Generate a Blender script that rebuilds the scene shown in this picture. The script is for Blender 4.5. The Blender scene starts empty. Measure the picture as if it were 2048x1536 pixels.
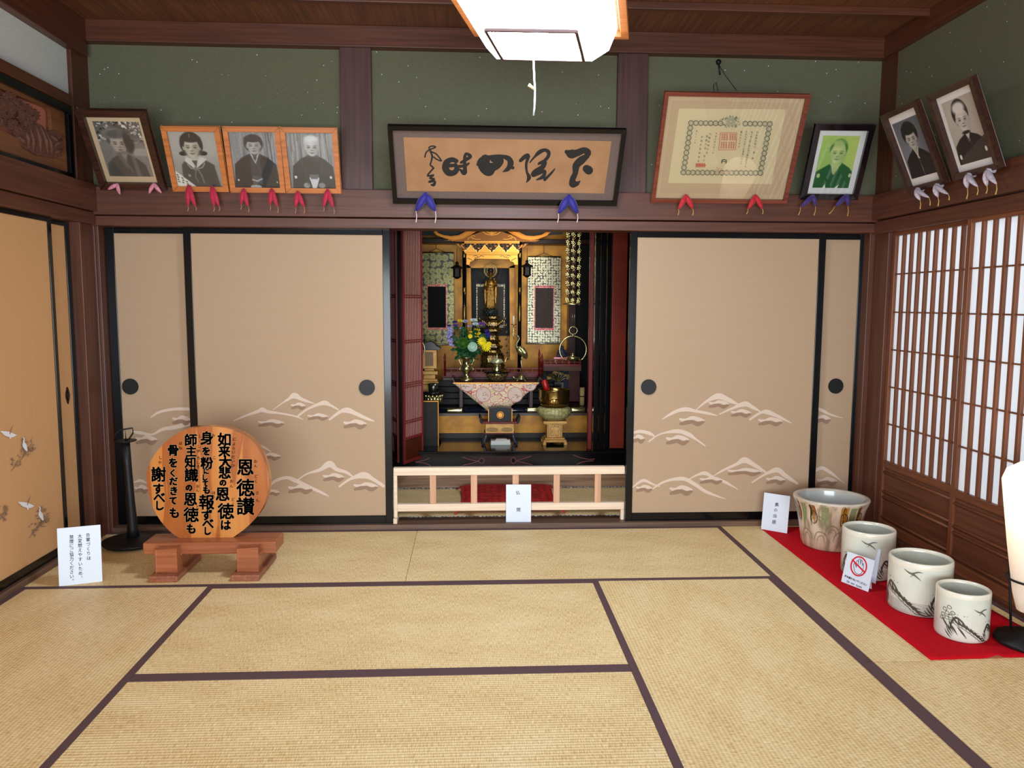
import bpy, math, random
import numpy as np
from mathutils import Vector, Matrix, Euler
random.seed(7); rng = np.random.default_rng(5)
SC = bpy.context.scene; COL = SC.collection
PI = math.pi
# ------------------------------------------------------------------ camera
CF, CYAW, CPITCH, CROLL = 1543.7, 0.0529, 0.1033, 0.0044
CPOS = np.array([2.1404, -4.5626, 1.3560])
def cam_axes():
    cy, sy, cp, sp = math.cos(CYAW), math.sin(CYAW), math.cos(CPITCH), math.sin(CPITCH)
    cr, sr = math.cos(CROLL), math.sin(CROLL)
    f = np.array([sy*cp, cy*cp, -sp]); r = np.array([cy, -sy, 0.]); u = np.cross(r, f)
    return np.array([cr*r+sr*u, -sr*r+cr*u, f])
CR = cam_axes()
cd = bpy.data.cameras.new('camera'); cam = bpy.data.objects.new('camera', cd); COL.objects.link(cam)
mw = Matrix.Identity(4)
for i in range(3):
    mw[i][0], mw[i][1], mw[i][2], mw[i][3] = CR[0][i], CR[1][i], -CR[2][i], CPOS[i]
cam.matrix_world = mw
cd.sensor_width = 36; cd.lens = 36*CF/2048; cd.clip_start = .05; cd.clip_end = 100
SC.camera = cam
# ------------------------------------------------------------------ colour management, world, large lights
SC.view_settings.view_transform = 'Standard'; SC.view_settings.look = 'None'
SC.view_settings.gamma = 1; SC.view_settings.use_curve_mapping = False
SC.view_settings.exposure = 0.0
W = bpy.data.worlds.new('world'); SC.world = W; W.use_nodes = True
W.node_tree.nodes['Background'].inputs[0].default_value = (.75, .85, 1, 1)
W.node_tree.nodes['Background'].inputs[1].default_value = .35
def area(name, loc, target, sx, sy, power, col):
    l = bpy.data.lights.new(name, 'AREA'); l.shape = 'RECTANGLE'; l.size = sx; l.size_y = sy; l.energy = power; l.color = col
    o = bpy.data.objects.new(name, l); COL.objects.link(o); o.location = loc
    o.rotation_euler = (Vector(target)-Vector(loc)).to_track_quat('-Z', 'Y').to_euler(); return o
area('daylight_open_side', (2.0, -6.6, .95), (2.2, 0, .6), 4.4, 1.7, 310, (.86, .94, 1))
area('daylight_behind_shoji', (6.2, -1.8, 1.7), (4.5, -1.8, 1.1), 5.5, 2.6, 100, (.86, .93, 1))
area('altar_lamp', (2.62, 1.02, 1.83), (2.35, 1.75, .9), .35, .08, 4.6, (1, .9, .68))
# ------------------------------------------------------------------ helpers: image ray to plane
def ray(px, py):
    return CPOS, CR.T @ np.array([(px-1024)/CF, -(py-768)/CF, 1.])
def hit(px, py, ax, v):
    o, d = ray(px, py); return o+(v-o[ax])/d[ax]*d
def B(px, py, Y): return hit(px, py, 1, Y)
def Fl(px, py, z=0): return hit(px, py, 2, z)
def XX(px, py, x): return hit(px, py, 0, x)
def onY(Y): return lambda px, py: tuple(B(px, py, Y))
def onX(x): return lambda px, py: tuple(XX(px, py, x))
def pk(Y): return float(np.linalg.norm(B(1001, 700, Y)-B(1000, 700, Y)))
def onM(Mx, y):
    """image point -> local point on the plane local-y = y of an object with matrix Mx"""
    Mi = np.array(Mx.inverted())
    def f(px, py):
        o, d = ray(px, py); o2 = Mi[:3, :3] @ o+Mi[:3, 3]; d2 = Mi[:3, :3] @ d
        return tuple(o2+(y-o2[1])/d2[1]*d2)
    return f
# ------------------------------------------------------------------ materials
def lin(c): return tuple(((x/255)/12.92 if x/255 <= .04045 else ((x/255+.055)/1.055)**2.4) for x in c)
MATS = {}
def mat(name, col, rough=.5, metal=0., col2=None, scale=(5, 5, 5), detail=4, bump=0., bscale=None, emit=None, es=0., coat=0., spec=.5, lo=.35, hi=.65, sheen=0):
    if name in MATS: return MATS[name]
    m = bpy.data.materials.new(name); m.use_nodes = True; nt = m.node_tree; b = nt.nodes['Principled BSDF']; L = nt.links
    b.inputs['Base Color'].default_value = (*lin(col), 1); b.inputs['Roughness'].default_value = rough
    b.inputs['Metallic'].default_value = metal; b.inputs['Coat Weight'].default_value = coat
    b.inputs['Specular IOR Level'].default_value = spec; b.inputs['Coat Roughness'].default_value = .08
    if sheen: b.inputs['Sheen Weight'].default_value = sheen
    if col2 or bump:
        tc = nt.nodes.new('ShaderNodeTexCoord'); mp = nt.nodes.new('ShaderNodeMapping'); mp.inputs['Scale'].default_value = scale
        L.new(tc.outputs['Object'], mp.inputs[0]); n = nt.nodes.new('ShaderNodeTexNoise'); n.inputs['Scale'].default_value = 1
        n.inputs['Detail'].default_value = detail; L.new(mp.outputs[0], n.inputs['Vector'])
        if col2:
            r = nt.nodes.new('ShaderNodeValToRGB'); r.color_ramp.elements[0].position = lo; r.color_ramp.elements[1].position = hi
            r.color_ramp.elements[0].color = (*lin(col), 1); r.color_ramp.elements[1].color = (*lin(col2), 1)
            L.new(n.outputs[0], r.inputs[0]); L.new(r.outputs[0], b.inputs['Base Color'])
        if bump:
            bp = nt.nodes.new('ShaderNodeBump'); bp.inputs['Strength'].default_value = bump; bp.inputs['Distance'].default_value = .004
            src = n
            if bscale:
                m2 = nt.nodes.new('ShaderNodeMapping'); m2.inputs['Scale'].default_value = bscale; L.new(tc.outputs['Object'], m2.inputs[0])
                src = nt.nodes.new('ShaderNodeTexNoise'); src.inputs['Scale'].default_value = 1; src.inputs['Detail'].default_value = 3; L.new(m2.outputs[0], src.inputs['Vector'])
            L.new(src.outputs[0], bp.inputs['Height']); L.new(bp.outputs[0], b.inputs['Normal'])
    if emit: b.inputs['Emission Color'].default_value = (*lin(emit), 1); b.inputs['Emission Strength'].default_value = es
    MATS[name] = m; return m
def wood(name, a, b, axis, rough=.42, coat=.0):
    s = [60, 60, 60]; s['xyz'.index(axis)] = 2.2
    return mat(name, a, rough, 0, b, tuple(s), 5, .06, coat=coat)
def mat_nodes(name):
    m = bpy.data.materials.new(name); m.use_nodes = True; MATS[name] = m
    return m, m.node_tree, m.node_tree.nodes['Principled BSDF'], m.node_tree.links
def tatami_mat():
    m, nt, b, L = mat_nodes('tatami_weave')
    tc = nt.nodes.new('ShaderNodeTexCoord'); sp = nt.nodes.new('ShaderNodeSeparateXYZ'); L.new(tc.outputs['Object'], sp.inputs[0])
    def math_(op, a, v=None):
        n = nt.nodes.new('ShaderNodeMath'); n.operation = op; L.new(a, n.inputs[0])
        if v is not None:
            if isinstance(v, (int, float)): n.inputs[1].default_value = v
            else: L.new(v, n.inputs[1])
        return n.outputs[0]
    row = math_('SINE', math_('MULTIPLY', sp.outputs[1], 2*PI/.0145))          # rows along the mat
    mp = nt.nodes.new('ShaderNodeMapping'); mp.inputs['Scale'].default_value = (420, 34, 1); L.new(tc.outputs['Object'], mp.inputs[0])
    n = nt.nodes.new('ShaderNodeTexNoise'); n.inputs['Scale'].default_value = 1; n.inputs['Detail'].default_value = 2; L.new(mp.outputs[0], n.inputs['Vector'])
    m2 = nt.nodes.new('ShaderNodeMapping'); m2.inputs['Scale'].default_value = (3, 6, 1); L.new(tc.outputs['Object'], m2.inputs[0])
    n2 = nt.nodes.new('ShaderNodeTexNoise'); n2.inputs['Scale'].default_value = 1; n2.inputs['Detail'].default_value = 5; L.new(m2.outputs[0], n2.inputs['Vector'])
    r = nt.nodes.new('ShaderNodeValToRGB'); e = r.color_ramp.elements; e[0].position = .33; e[1].position = .68
    e[0].color = (*lin((196, 160, 100)), 1); e[1].color = (*lin((250, 230, 182)), 1)
    k = r.color_ramp.elements.new(.5); k.color = (*lin((234, 204, 146)), 1)
    h = math_('ADD', math_('MULTIPLY', n.outputs[0], .75), math_('MULTIPLY', n2.outputs[0], .25))
    h2 = math_('ADD', h, math_('MULTIPLY', row, .05))
    L.new(h2, r.inputs[0]); L.new(r.outputs[0], b.inputs['Base Color']); b.inputs['Roughness'].default_value = .5
    b.inputs['Specular IOR Level'].default_value = .35
    bp = nt.nodes.new('ShaderNodeBump'); bp.inputs['Strength'].default_value = .35; bp.inputs['Distance'].default_value = .002
    L.new(math_('ADD', math_('MULTIPLY', row, .5), math_('MULTIPLY', n.outputs[0], .6)), bp.inputs['Height']); L.new(bp.outputs[0], b.inputs['Normal'])
    return m
def brocade(name, ground, fig, fig2, scale, metal=.4, rough=.35, thr=.42):
    """woven silk: rounded flower figures (voronoi cells) with inner petals on a dark ground"""
    m, nt, b, L = mat_nodes(name)
    tc = nt.nodes.new('ShaderNodeTexCoord'); v = nt.nodes.new('ShaderNodeTexVoronoi'); v.inputs['Scale'].default_value = scale; v.inputs['Randomness'].default_value = .35
    L.new(tc.outputs['Object'], v.inputs['Vector'])
    r = nt.nodes.new('ShaderNodeValToRGB'); r.color_ramp.interpolation = 'CONSTANT'; E = r.color_ramp.elements
    E[0].position = 0; E[0].color = (*lin(fig2), 1); E[1].position = thr; E[1].color = (*lin(ground), 1)
    for p, c in ((.1, ground), (.14, fig), (.26, fig2), (.3, fig)):
        k = E.new(p*thr/.42); k.color = (*lin(c), 1)
    L.new(v.outputs['Distance'], r.inputs[0])
    n = nt.nodes.new('ShaderNodeTexNoise'); n.inputs['Scale'].default_value = scale*5; n.inputs['Detail'].default_value = 2; L.new(tc.outputs['Object'], n.inputs['Vector'])
    mx = nt.nodes.new('ShaderNodeMix'); mx.data_type = 'RGBA'
    gt = nt.nodes.new('ShaderNodeMath'); gt.operation = 'GREATER_THAN'; gt.inputs[1].default_value = .6; L.new(n.outputs[0], gt.inputs[0])
    L.new(gt.outputs[0], mx.inputs[0]); L.new(r.outputs[0], mx.inputs[6]); mx.inputs[7].default_value = (*lin(ground), 1)
    L.new(mx.outputs[2], b.inputs['Base Color']); b.inputs['Metallic'].default_value = metal; b.inputs['Roughness'].default_value = rough
    return m
def paint_mat():
    m, nt, b, L = mat_nodes('printed_picture')
    a = nt.nodes.new('ShaderNodeVertexColor'); a.layer_name = 'Col'; L.new(a.outputs[0], b.inputs['Base Color']); b.inputs['Roughness'].default_value = .45
    return m
def pane_mat():
    m, nt, b, L = mat_nodes('picture_glass'); nt.nodes.remove(b)
    t = nt.nodes.new('ShaderNodeBsdfTransparent'); g = nt.nodes.new('ShaderNodeBsdfGlossy'); g.inputs['Roughness'].default_value = .015
    f = nt.nodes.new('ShaderNodeFresnel'); f.inputs[0].default_value = 1.75; x = nt.nodes.new('ShaderNodeMixShader')
    L.new(f.outputs[0], x.inputs[0]); L.new(t.outputs[0], x.inputs[1]); L.new(g.outputs[0], x.inputs[2]); L.new(x.outputs[0], nt.nodes['Material Output'].inputs[0])
    return m
def shoji_mat():
    m, nt, b, L = mat_nodes('shoji_paper'); nt.nodes.remove(b)
    t = nt.nodes.new('ShaderNodeBsdfTranslucent'); t.inputs[0].default_value = (.86, .88, .9, 1)
    d = nt.nodes.new('ShaderNodeBsdfDiffuse'); d.inputs[0].default_value = (.8, .8, .78, 1)
    x = nt.nodes.new('ShaderNodeMixShader'); x.inputs[0].default_value = .5
    L.new(d.outputs[0], x.inputs[1]); L.new(t.outputs[0], x.inputs[2]); L.new(x.outputs[0], nt.nodes['Material Output'].inputs[0])
    return m
M_beam = {a: wood('beam_wood_'+a, (76, 40, 25), (97, 53, 35), a, .42) for a in 'xyz'}
M_post = {a: wood('post_wood_'+a, (70, 44, 40), (86, 54, 48), a, .42) for a in 'xyz'}
M_ceil = wood('ceiling_board', (92, 54, 30), (122, 74, 44), 'y', .5)
M_sill = {a: wood('sill_wood_'+a, (86, 62, 48), (112, 84, 66), a, .45) for a in 'xyz'}
M_shoji = {a: wood('shoji_wood_'+a, (102, 56, 32), (128, 74, 44), a, .45) for a in 'yz'}
M_koshi = wood('panel_wood', (88, 50, 32), (108, 64, 42), 'y', .45)
M_oak = wood('orange_frame_wood', (176, 102, 48), (204, 124, 64), 'x', .4)
M_pale = wood('pale_new_wood', (228, 200, 170), (240, 218, 192), 'x', .5)
M_palez = wood('pale_post_wood', (196, 146, 110), (214, 168, 134), 'z', .5)
M_riser = wood('brown_board', (120, 88, 62), (166, 128, 96), 'x', .5)
M_green = mat('green_plaster', (95, 95, 73), .9, 0, (101, 101, 79), (110, 110, 110), 4, .3, (400, 400, 400))
def flecks(m):
    nt = m.node_tree; L = nt.links; b = nt.nodes['Principled BSDF']; src = b.inputs['Base Color'].links[0].from_socket
    tc = nt.nodes.new('ShaderNodeTexCoord'); v = nt.nodes.new('ShaderNodeTexVoronoi'); v.inputs['Scale'].default_value = 20; L.new(tc.outputs['Object'], v.inputs[0])
    c = nt.nodes.new('ShaderNodeMath'); c.operation = 'LESS_THAN'; c.inputs[1].default_value = .052; L.new(v.outputs['Distance'], c.inputs[0])
    x = nt.nodes.new('ShaderNodeMix'); x.data_type = 'RGBA'; L.new(c.outputs[0], x.inputs[0]); L.new(src, x.inputs[6]); x.inputs[7].default_value = (.9, .9, .86, 1); L.new(x.outputs[2], b.inputs['Base Color'])
flecks(M_green)
M_grey = mat('grey_plaster', (206, 210, 206), .9, 0, (216, 220, 216), (110, 110, 110), 4, .3, (400, 400, 400))
M_black = mat('black_lacquer', (8, 8, 11), .16, spec=.3, coat=.1)
M_blk = mat('matt_black_lacquer', (7, 7, 9), .4, spec=.12)
M_blackm = mat('black_iron', (20, 20, 22), .5, .3)
M_redl = mat('red_lacquer', (126, 46, 30), .25, coat=.3, col2=(112, 38, 26), scale=(6, 6, 6))
M_redd = mat('dark_red_lacquer', (104, 22, 22), .35, spec=.22)
M_darkred = mat('maroon_lacquer', (46, 12, 12), .35, spec=.25)
M_goldp = mat('gold_leaf', (182, 124, 18), .42, .35, (140, 88, 8), (9, 9, 9), 6)
M_goldc = mat('carved_gold', (206, 138, 44), .4, .5)
M_brass = mat('brass', (198, 188, 138), .22, .95)
M_brassd = mat('old_brass', (120, 100, 52), .3, .9)
M_fus = mat('fusuma_paper', (177, 149, 119), .75, 0, (180, 152, 123), (2, 2, 60), 5, lo=.2, hi=.8)
M_fusl = mat('warm_lit_fusuma_paper', (206, 156, 104), .75, 0, (210, 161, 109), (3, 40, 2), 5, lo=.2, hi=.8)  # left wall paper: orange cast of warm light mixed into the base colour
M_snow = mat('silver_white_paint', (212, 191, 172), .6)
M_snow2 = mat('bright_white_paint', (236, 236, 236), .6)
M_brownp = mat('grey_brown_paint', (146, 116, 92), .65)
M_ink = mat('black_ink', (22, 20, 20), .6)
M_sign = mat('white_sign', (214, 224, 236), .4)
M_shojip = shoji_mat(); M_pane = pane_mat(); M_paint = paint_mat(); M_tat = tatami_mat()
M_heri = mat('purple_brown_border', (84, 58, 60), .8, 0, (92, 66, 66), (300, 300, 300), 2)
M_cream = mat('cream_mount', (222, 196, 160), .8)
M_white = mat('white_mount', (224, 220, 218), .7)
M_dkframe = wood('dark_frame_wood', (48, 26, 20), (66, 38, 28), 'x', .3)
M_steel = mat('steel_wire', (70, 70, 70), .4, .8)
# ------------------------------------------------------------------ mesh builder
class MB:
    def __init__(s): s.v = []; s.f = []; s.m = []; s.s = []; s.lay = 0
    def lift(s, V, step=1.6e-5, grow=0.):
        """each later stroke of paint lies a hair above the earlier ones, on the side the camera sees"""
        s.lay += 1; A = np.array(V, float); c = A.mean(0); q = A-c; _, _, vt = np.linalg.svd(q, full_matrices=False); n = vt[2]
        if np.dot(n, CPOS-c) < 0: n = -n
        return A+n*(s.lay*step)+(n*grow*np.arange(len(A))[:, None] if grow else 0)
    def add(s, V, Fc, mi=0, sm=False):
        o = len(s.v); s.v += [tuple(map(float, p)) for p in V]
        for q in Fc: s.f.append([i+o for i in q]); s.m.append(mi); s.s.append(sm)
        return s
    def box(s, x0, x1, y0, y1, z0, z1, mi=0):
        V = [(x, y, z) for z in (z0, z1) for y in (y0, y1) for x in (x0, x1)]
        return s.add(V, [(0, 2, 3, 1), (4, 5, 7, 6), (0, 1, 5, 4), (2, 6, 7, 3), (0, 4, 6, 2), (1, 3, 7, 5)], mi)
    def rbox(s, c, sz, rot, mi=0):
        R = Euler(rot).to_matrix(); V = []
        for z in (-.5, .5):
            for y in (-.5, .5):
                for x in (-.5, .5): V.append(Vector(c)+R @ Vector((x*sz[0], y*sz[1], z*sz[2])))
        return s.add(V, [(0, 2, 3, 1), (4, 5, 7, 6), (0, 1, 5, 4), (2, 6, 7, 3), (0, 4, 6, 2), (1, 3, 7, 5)], mi)
    def tube(s, P, r, n=8, mi=0, flat=1.0, closed=False):
        P = [Vector(p) for p in P]; k = len(P); r = r if isinstance(r, (list, tuple)) else [r]*k
        V = []; up = None
        for i in range(k):
            if closed: d = (P[(i+1) % k]-P[i-1]).normalized()
            else: d = (P[min(i+1, k-1)]-P[max(i-1, 0)]).normalized()
            if up is None: up = Vector((0, 1, 0)) if abs(d.y) < .9 else Vector((1, 0, 0))
            a = d.cross(up).normalized(); up = a.cross(d).normalized()
            for j in range(n):
                t = 2*PI*j/n; V.append(P[i]+a*(r[i]*math.cos(t))+up*(r[i]*flat*math.sin(t)))
        Fc = []
        for i in range(k if closed else k-1):
            i2 = (i+1) % k
            for j in range(n): Fc.append((i*n+j, i*n+(j+1) % n, i2*n+(j+1) % n, i2*n+j))
        if not closed: Fc += [tuple(range(n-1, -1, -1)), tuple((k-1)*n+j for j in range(n))]
        return s.add(V, Fc, mi, True)
    def lathe(s, prof, c=(0, 0, 0), n=24, mi=0, sm=True, ang=0., sx=1, sy=1, fn=None):
        V = []; k = len(prof)
        for i, (r, z) in enumerate(prof):
            for j in range(n):
                t = 2*PI*j/n+ang; rr = fn(r, z, t) if fn else r
                V.append((c[0]+rr*sx*math.cos(t), c[1]+rr*sy*math.sin(t), c[2]+z))
        Fc = [(i*n+j, i*n+(j+1) % n, (i+1)*n+(j+1) % n, (i+1)*n+j) for i in range(k-1) for j in range(n)]
        s.add(V, Fc, mi, sm); o = len(s.v)-len(V)
        for i, rev in ((0, True), (k-1, False)):
            if prof[i][0] > 1e-4:
                q = [o+i*n+j for j in range(n)]; s.f.append(q[::-1] if rev else q); s.m.append(mi); s.s.append(False)
        return s
    def ball(s, c, r, n=10, m=7, mi=0, rot=None):
        r = r if isinstance(r, (list, tuple)) else (r, r, r); R = Euler(rot).to_matrix() if rot else Matrix.Identity(3)
        V = []
        for i in range(m+1):
            a = PI*i/m
            for j in range(n):
                t = 2*PI*j/n; V.append(Vector(c)+R @ Vector((r[0]*math.sin(a)*math.cos(t), r[1]*math.sin(a)*math.sin(t), -r[2]*math.cos(a))))
        Fc = [(i*n+j, i*n+(j+1) % n, (i+1)*n+(j+1) % n, (i+1)*n+j) for i in range(m) for j in range(n)]
        return s.add(V, Fc, mi, True)
    def ribbon(s, pts, w, fmap, mi=0, n=6):
        """flat brush stroke: pts and widths in 2D, mapped by fmap(u,v)"""
        w = w if isinstance(w, (list, tuple)) else [w]*len(pts)
        if len(pts) == 1: pts = [pts[0], (pts[0][0]+w[0]*.2, pts[0][1])]; w = [w[0], w[0]]
        P = []; Wd = []; K = len(pts)
        for i in range(K-1):
            p0, p1, p2, p3 = (np.array(pts[max(0, min(K-1, i+q))], float) for q in (-1, 0, 1, 2))
            for t in np.linspace(0, 1, n, endpoint=False):
                P.append(.5*(2*p1+(p2-p0)*t+(2*p0-5*p1+4*p2-p3)*t*t+(3*p1-p0-3*p2+p3)*t**3)); Wd.append(w[i]+(w[i+1]-w[i])*(3*t*t-2*t**3))
        P.append(np.array(pts[-1], float)); Wd.append(w[-1]); Lf = []; Rt = []
        for i in range(len(P)):
            d = P[min(i+1, len(P)-1)]-P[max(0, i-1)]; l = np.hypot(*d)+1e-9; nn = np.array([-d[1], d[0]])/l
            Lf.append(P[i]+nn*Wd[i]/2); Rt.append(P[i]-nn*Wd[i]/2)
        k = len(P); V = [fmap(*q) for q in Lf]+[fmap(*q) for q in Rt]; caps = []
        for e in (0, -1):
            t = (P[1]-P[0]) if e == 0 else (P[-1]-P[-2]); a0 = math.atan2(t[1], t[0]); rr = Wd[e]/2
            caps.append([fmap(*(P[e]+rr*np.array([math.cos(a0+x), math.sin(a0+x)]))) for x in np.linspace(PI/2, -PI/2 if e else 3*PI/2, 6)])
        A = s.lift(V+caps[0]+caps[1]); V = A[:2*k].copy(); nv = A[0]-np.array((list(map(float, fmap(*Lf[0])))))
        ln_ = np.linalg.norm(nv)+1e-12; V[:k] += (nv/ln_)*(np.arange(k)*1.5e-6)[:, None]; V[k:] += (nv/ln_)*(np.arange(k)*1.5e-6)[:, None]
        s.add(A[2*k:2*k+6], [tuple(range(6))], mi); s.add(A[2*k+6:], [tuple(range(6))], mi)
        s.add(V, [(i, i+1, k+i+1, k+i) for i in range(k-1)], mi)
        return s
    def poly(s, pts, fmap, mi=0):
        V = s.lift([fmap(*q) for q in pts]); tri = bpy_tess(pts)
        return s.add(V, tri, mi)
    def prism(s, pts, fmap, dv, mi=0, sm=False):
        """solid from a 2D outline: front face at fmap, back face moved by dv"""
        V = [Vector(fmap(*q)) for q in pts]; k = len(V); dv = Vector(dv); tri = bpy_tess(pts)
        Fc = [tuple(t) for t in tri]+[tuple(i+k for i in t[::-1]) for t in tri]+[(i, (i+1) % k, (i+1) % k+k, i+k) for i in range(k)]
        return s.add(V+[v+dv for v in V], Fc, mi, sm)
    def text(s, items, fmap, mi=0, bold=0., asp=1.0):
        """items: (char, u, v, size) with v downwards in fmap's plane"""
        sh = [(0, 0)] if bold <= 0 else [(bold*math.cos(t), bold*math.sin(t)) for t in np.linspace(0, 2*PI, 8, endpoint=False)]
        for ch, u, v, sz in items:
            V, Fc = glyph(ch, 0)
            for dx, dy in sh: s.add([fmap(u+(x+dx)*sz*asp, v-(y+dy)*sz) for x, y in V], Fc, mi)
        return s
    def build(s, name, mats, parent=None, world=False, bevel=0., seg=2, sub=0, remesh=0., smooth_all=False):
        me = bpy.data.meshes.new(name); V = s.v
        if world and parent is not None:
            Mi = parent.matrix_world.inverted() if False else parent_inv(parent); V = [tuple(Mi @ Vector(p)) for p in V]
        me.from_pydata(V, [], s.f); mats = mats if isinstance(mats, (list, tuple)) else [mats]
        for m in mats: me.materials.append(m)
        me.polygons.foreach_set('material_index', s.m); me.polygons.foreach_set('use_smooth', [bool(x or smooth_all) for x in s.s]); me.update()
        import bmesh
        o = bpy.data.objects.new(name, me); COL.objects.link(o)
        if parent is not None: o.parent = parent
        if remesh:
            r = o.modifiers.new('r', 'REMESH'); r.mode = 'VOXEL'; r.voxel_size = remesh; r.use_smooth_shade = True
            k = o.modifiers.new('s', 'SMOOTH'); k.factor = .5; k.iterations = 3
        if bevel:
            b = o.modifiers.new('b', 'BEVEL'); b.width = bevel; b.segments = seg; b.limit_method = 'ANGLE'; b.angle_limit = .7
        if sub: q = o.modifiers.new('u', 'SUBSURF'); q.levels = q.render_levels = sub
        return o
def parent_inv(p):
    return p.matrix_basis.inverted() if p.parent is None else (p.parent.matrix_basis @ p.matrix_basis).inverted()
from mathutils.geometry import tessellate_polygon
def bpy_tess(pts): return [tuple(t) for t in tessellate_polygon([[Vector((p[0], p[1], 0)) for p in pts]])]
_gl = {}
def _raw(ch, bold):
    c = bpy.data.curves.new('glyph', 'FONT'); c.body = ch; c.size = 1; c.offset = bold; c.resolution_u = 2; c.align_x = 'CENTER'
    o = bpy.data.objects.new('glyph', c); COL.objects.link(o); dg = bpy.context.evaluated_depsgraph_get(); dg.update()
    me = o.evaluated_get(dg).to_mesh(); V = [(v.co.x, v.co.y) for v in me.vertices]; Fc = [tuple(p.vertices) for p in me.polygons]
    o.evaluated_get(dg).to_mesh_clear(); bpy.data.objects.remove(o); bpy.data.curves.remove(c); return V, Fc
_ref = {}
def glyph(ch, bold=0.):
    if 'h' not in _ref:
        V, _ = _raw('田', 0); a = np.array(V); _ref['h'] = (a[:, 1].max()-a[:, 1].min())/.84; _ref['c'] = (a[:, 1].max()+a[:, 1].min())/2; _ref['x'] = (a[:, 0].max()+a[:, 0].min())/2
    if (ch, bold) not in _gl:
        V, Fc = _raw(ch, bold); h, c, x0 = _ref['h'], _ref['c'], _ref['x']
        sh = (.6, .55) if ch in '、。' else (0, 0)
        _gl[ch, bold] = ([((x-x0)/h+sh[0], (y-c)/h+sh[1]) for x, y in V], Fc)
    return _gl[ch, bold]
# ------------------------------------------------------------------ naming helpers
def tag(o, label=None, cat=None, group=None, kind=None):
    if label: o['label'] = label
    if cat: o['category'] = cat
    if group: o['group'] = group
    if kind: o['kind'] = kind
    return o
def thing(name, label, cat, loc=(0, 0, 0), rot=(0, 0, 0), group=None):
    o = bpy.data.objects.new(name, None); COL.objects.link(o); o.location = loc; o.rotation_euler = rot; o.empty_display_size = .05
    o.matrix_basis = Matrix.Translation(Vector(loc)) @ Euler(rot).to_matrix().to_4x4()
    return tag(o, label, cat, group)
def struct(name, label=None, loc=None):
    if loc is None: return None
    o = bpy.data.objects.new(name, None); COL.objects.link(o); o.location = loc; return tag(o, label, None, None, 'structure')
def S(name, mb, m, bevel=0., label=None):
    return tag(mb.build(name, m, bevel=bevel), label, None, None, 'structure')
def bx(*a): return MB().box(*a)
exec_parts = []
# ================================================================== THE ROOM
XL, XR, YF = 0.0, 4.56, -6.0
S('floor', bx(-.3, 5.0, YF, 3.0, -.12, -.056), M_sill['x'])
S('ceiling', bx(-.3, 5.0, YF, .2, 2.90, 2.94), M_ceil)
trn = [0]
def trim(mb, m, label, bevel=.003):
    trn[0] += 1; return S('trim_%d' % trn[0], mb, m, bevel, label)
for i in range(8):
    y = -.46-.455*i
    trim(bx(-.05, 4.62, y-.018, y+.018, 2.862, 2.9), M_beam['x'], 'ceiling batten')
# rails under the ceiling, posts, nageshi and kamoi
trim(bx(-.1, 4.66, -.035, .06, 2.785, 2.9), M_beam['x'], 'ceiling rail on the back wall')
trim(bx(-.1, .03, YF, -.03, 2.70, 2.9), M_beam['y'], 'ceiling rail on the left wall')
trim(bx(4.53, 4.66, YF, -.03, 2.785, 2.9), M_beam['y'], 'ceiling rail on the right wall')
S('wall_back', bx(-.05, 4.6, .03, .09, 1.99, 2.8), M_green)
S('wall_left', bx(-.11, -.02, YF, -.1, 2.44, 2.72), M_grey)
S('wall_right', bx(4.56, 4.66, YF, -.05, 1.98, 2.8), M_green)
trim(bx(1.40, 1.576, -.005, .1, 1.98, 2.79), M_post['z'], 'dark post left of the calligraphy')
trim(bx(2.984, 3.16, -.005, .1, 1.98, 2.79), M_post['z'], 'dark post right of the calligraphy')
trim(bx(-.16, .002, -.155, .12, -.05, 2.79), M_beam['z'], 'left corner post')
trim(bx(0, .028, -.001, .12, -.05, 1.8), M_beam['z'], 'strip of the left corner post')
trim(bx(.0, .012, -.014, -.001, 0, 1.8), M_post['z'], 'thin pale edge strip of the left corner post')
trim(bx(4.555, 4.7, -.15, .12, -.05, 2.79), M_beam['z'], 'right corner post')
trim(bx(4.522, 4.556, -.001, .12, -.05, 1.8), M_beam['z'], 'strip of the right corner post')
trim(bx(-.02, 4.58, -.05, .05, 1.845, 2.0), M_beam['x'], 'beam across the back wall carrying the frames')
trim(bx(.0, 4.56, -.03, .12, 1.785, 1.84), M_beam['x'], 'door head across the back wall')
trim(bx(-.1, .05, YF, -.051, 1.86, 2.008), M_beam['y'], 'beam along the left wall')
trim(bx(-.1, .03, YF, -.031, 1.79, 1.856), M_beam['y'], 'door head along the left wall')
trim(bx(4.50, 4.62, YF, -.051, 1.855, 2.0), M_beam['y'], 'beam along the right wall')
trim(bx(4.53, 4.62, YF, -.031, 1.775, 1.85), M_beam['y'], 'door head along the right wall')
trim(bx(-.1, .02, YF, -.2, 2.393, 2.45), M_beam['y'], 'rail above the carved transom')
trim(bx(0.0, 4.56, 0.002, .163, -.05, .03), M_sill['x'], 'sill under the back doors')
trim(bx(-.12, .0, YF, -.156, -.05, .03), M_sill['y'], 'sill under the left doors')
trim(bx(4.545, 4.68, YF, -.151, -.05, .03), M_beam['y'], 'sill under the paper windows')
trim(bx(1.4, 1.64, .12, .2, 0, 1.8), M_black, 'black jamb beside the altar room')
trim(bx(3.3, 3.4, .12, .2, 0, 1.8), M_black, 'black jamb right of the altar room')
S('wall_altar_left', bx(1.35, 1.42, .2, 2.4, -.05, 2.4), M_beam['z'])
S('wall_altar_right', bx(3.46, 3.52, .2, 2.4, -.05, 2.4), M_beam['z'])
S('wall_altar_back', bx(1.35, 3.52, 2.3, 2.36, -.05, 2.4), M_black)
S('ceiling_altar', bx(1.35, 3.52, .13, 2.4, 2.3, 2.34), M_black)
S('wall_altar_head', bx(1.35, 3.52, .1, .14, 1.84, 2.34), M_black)
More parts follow.
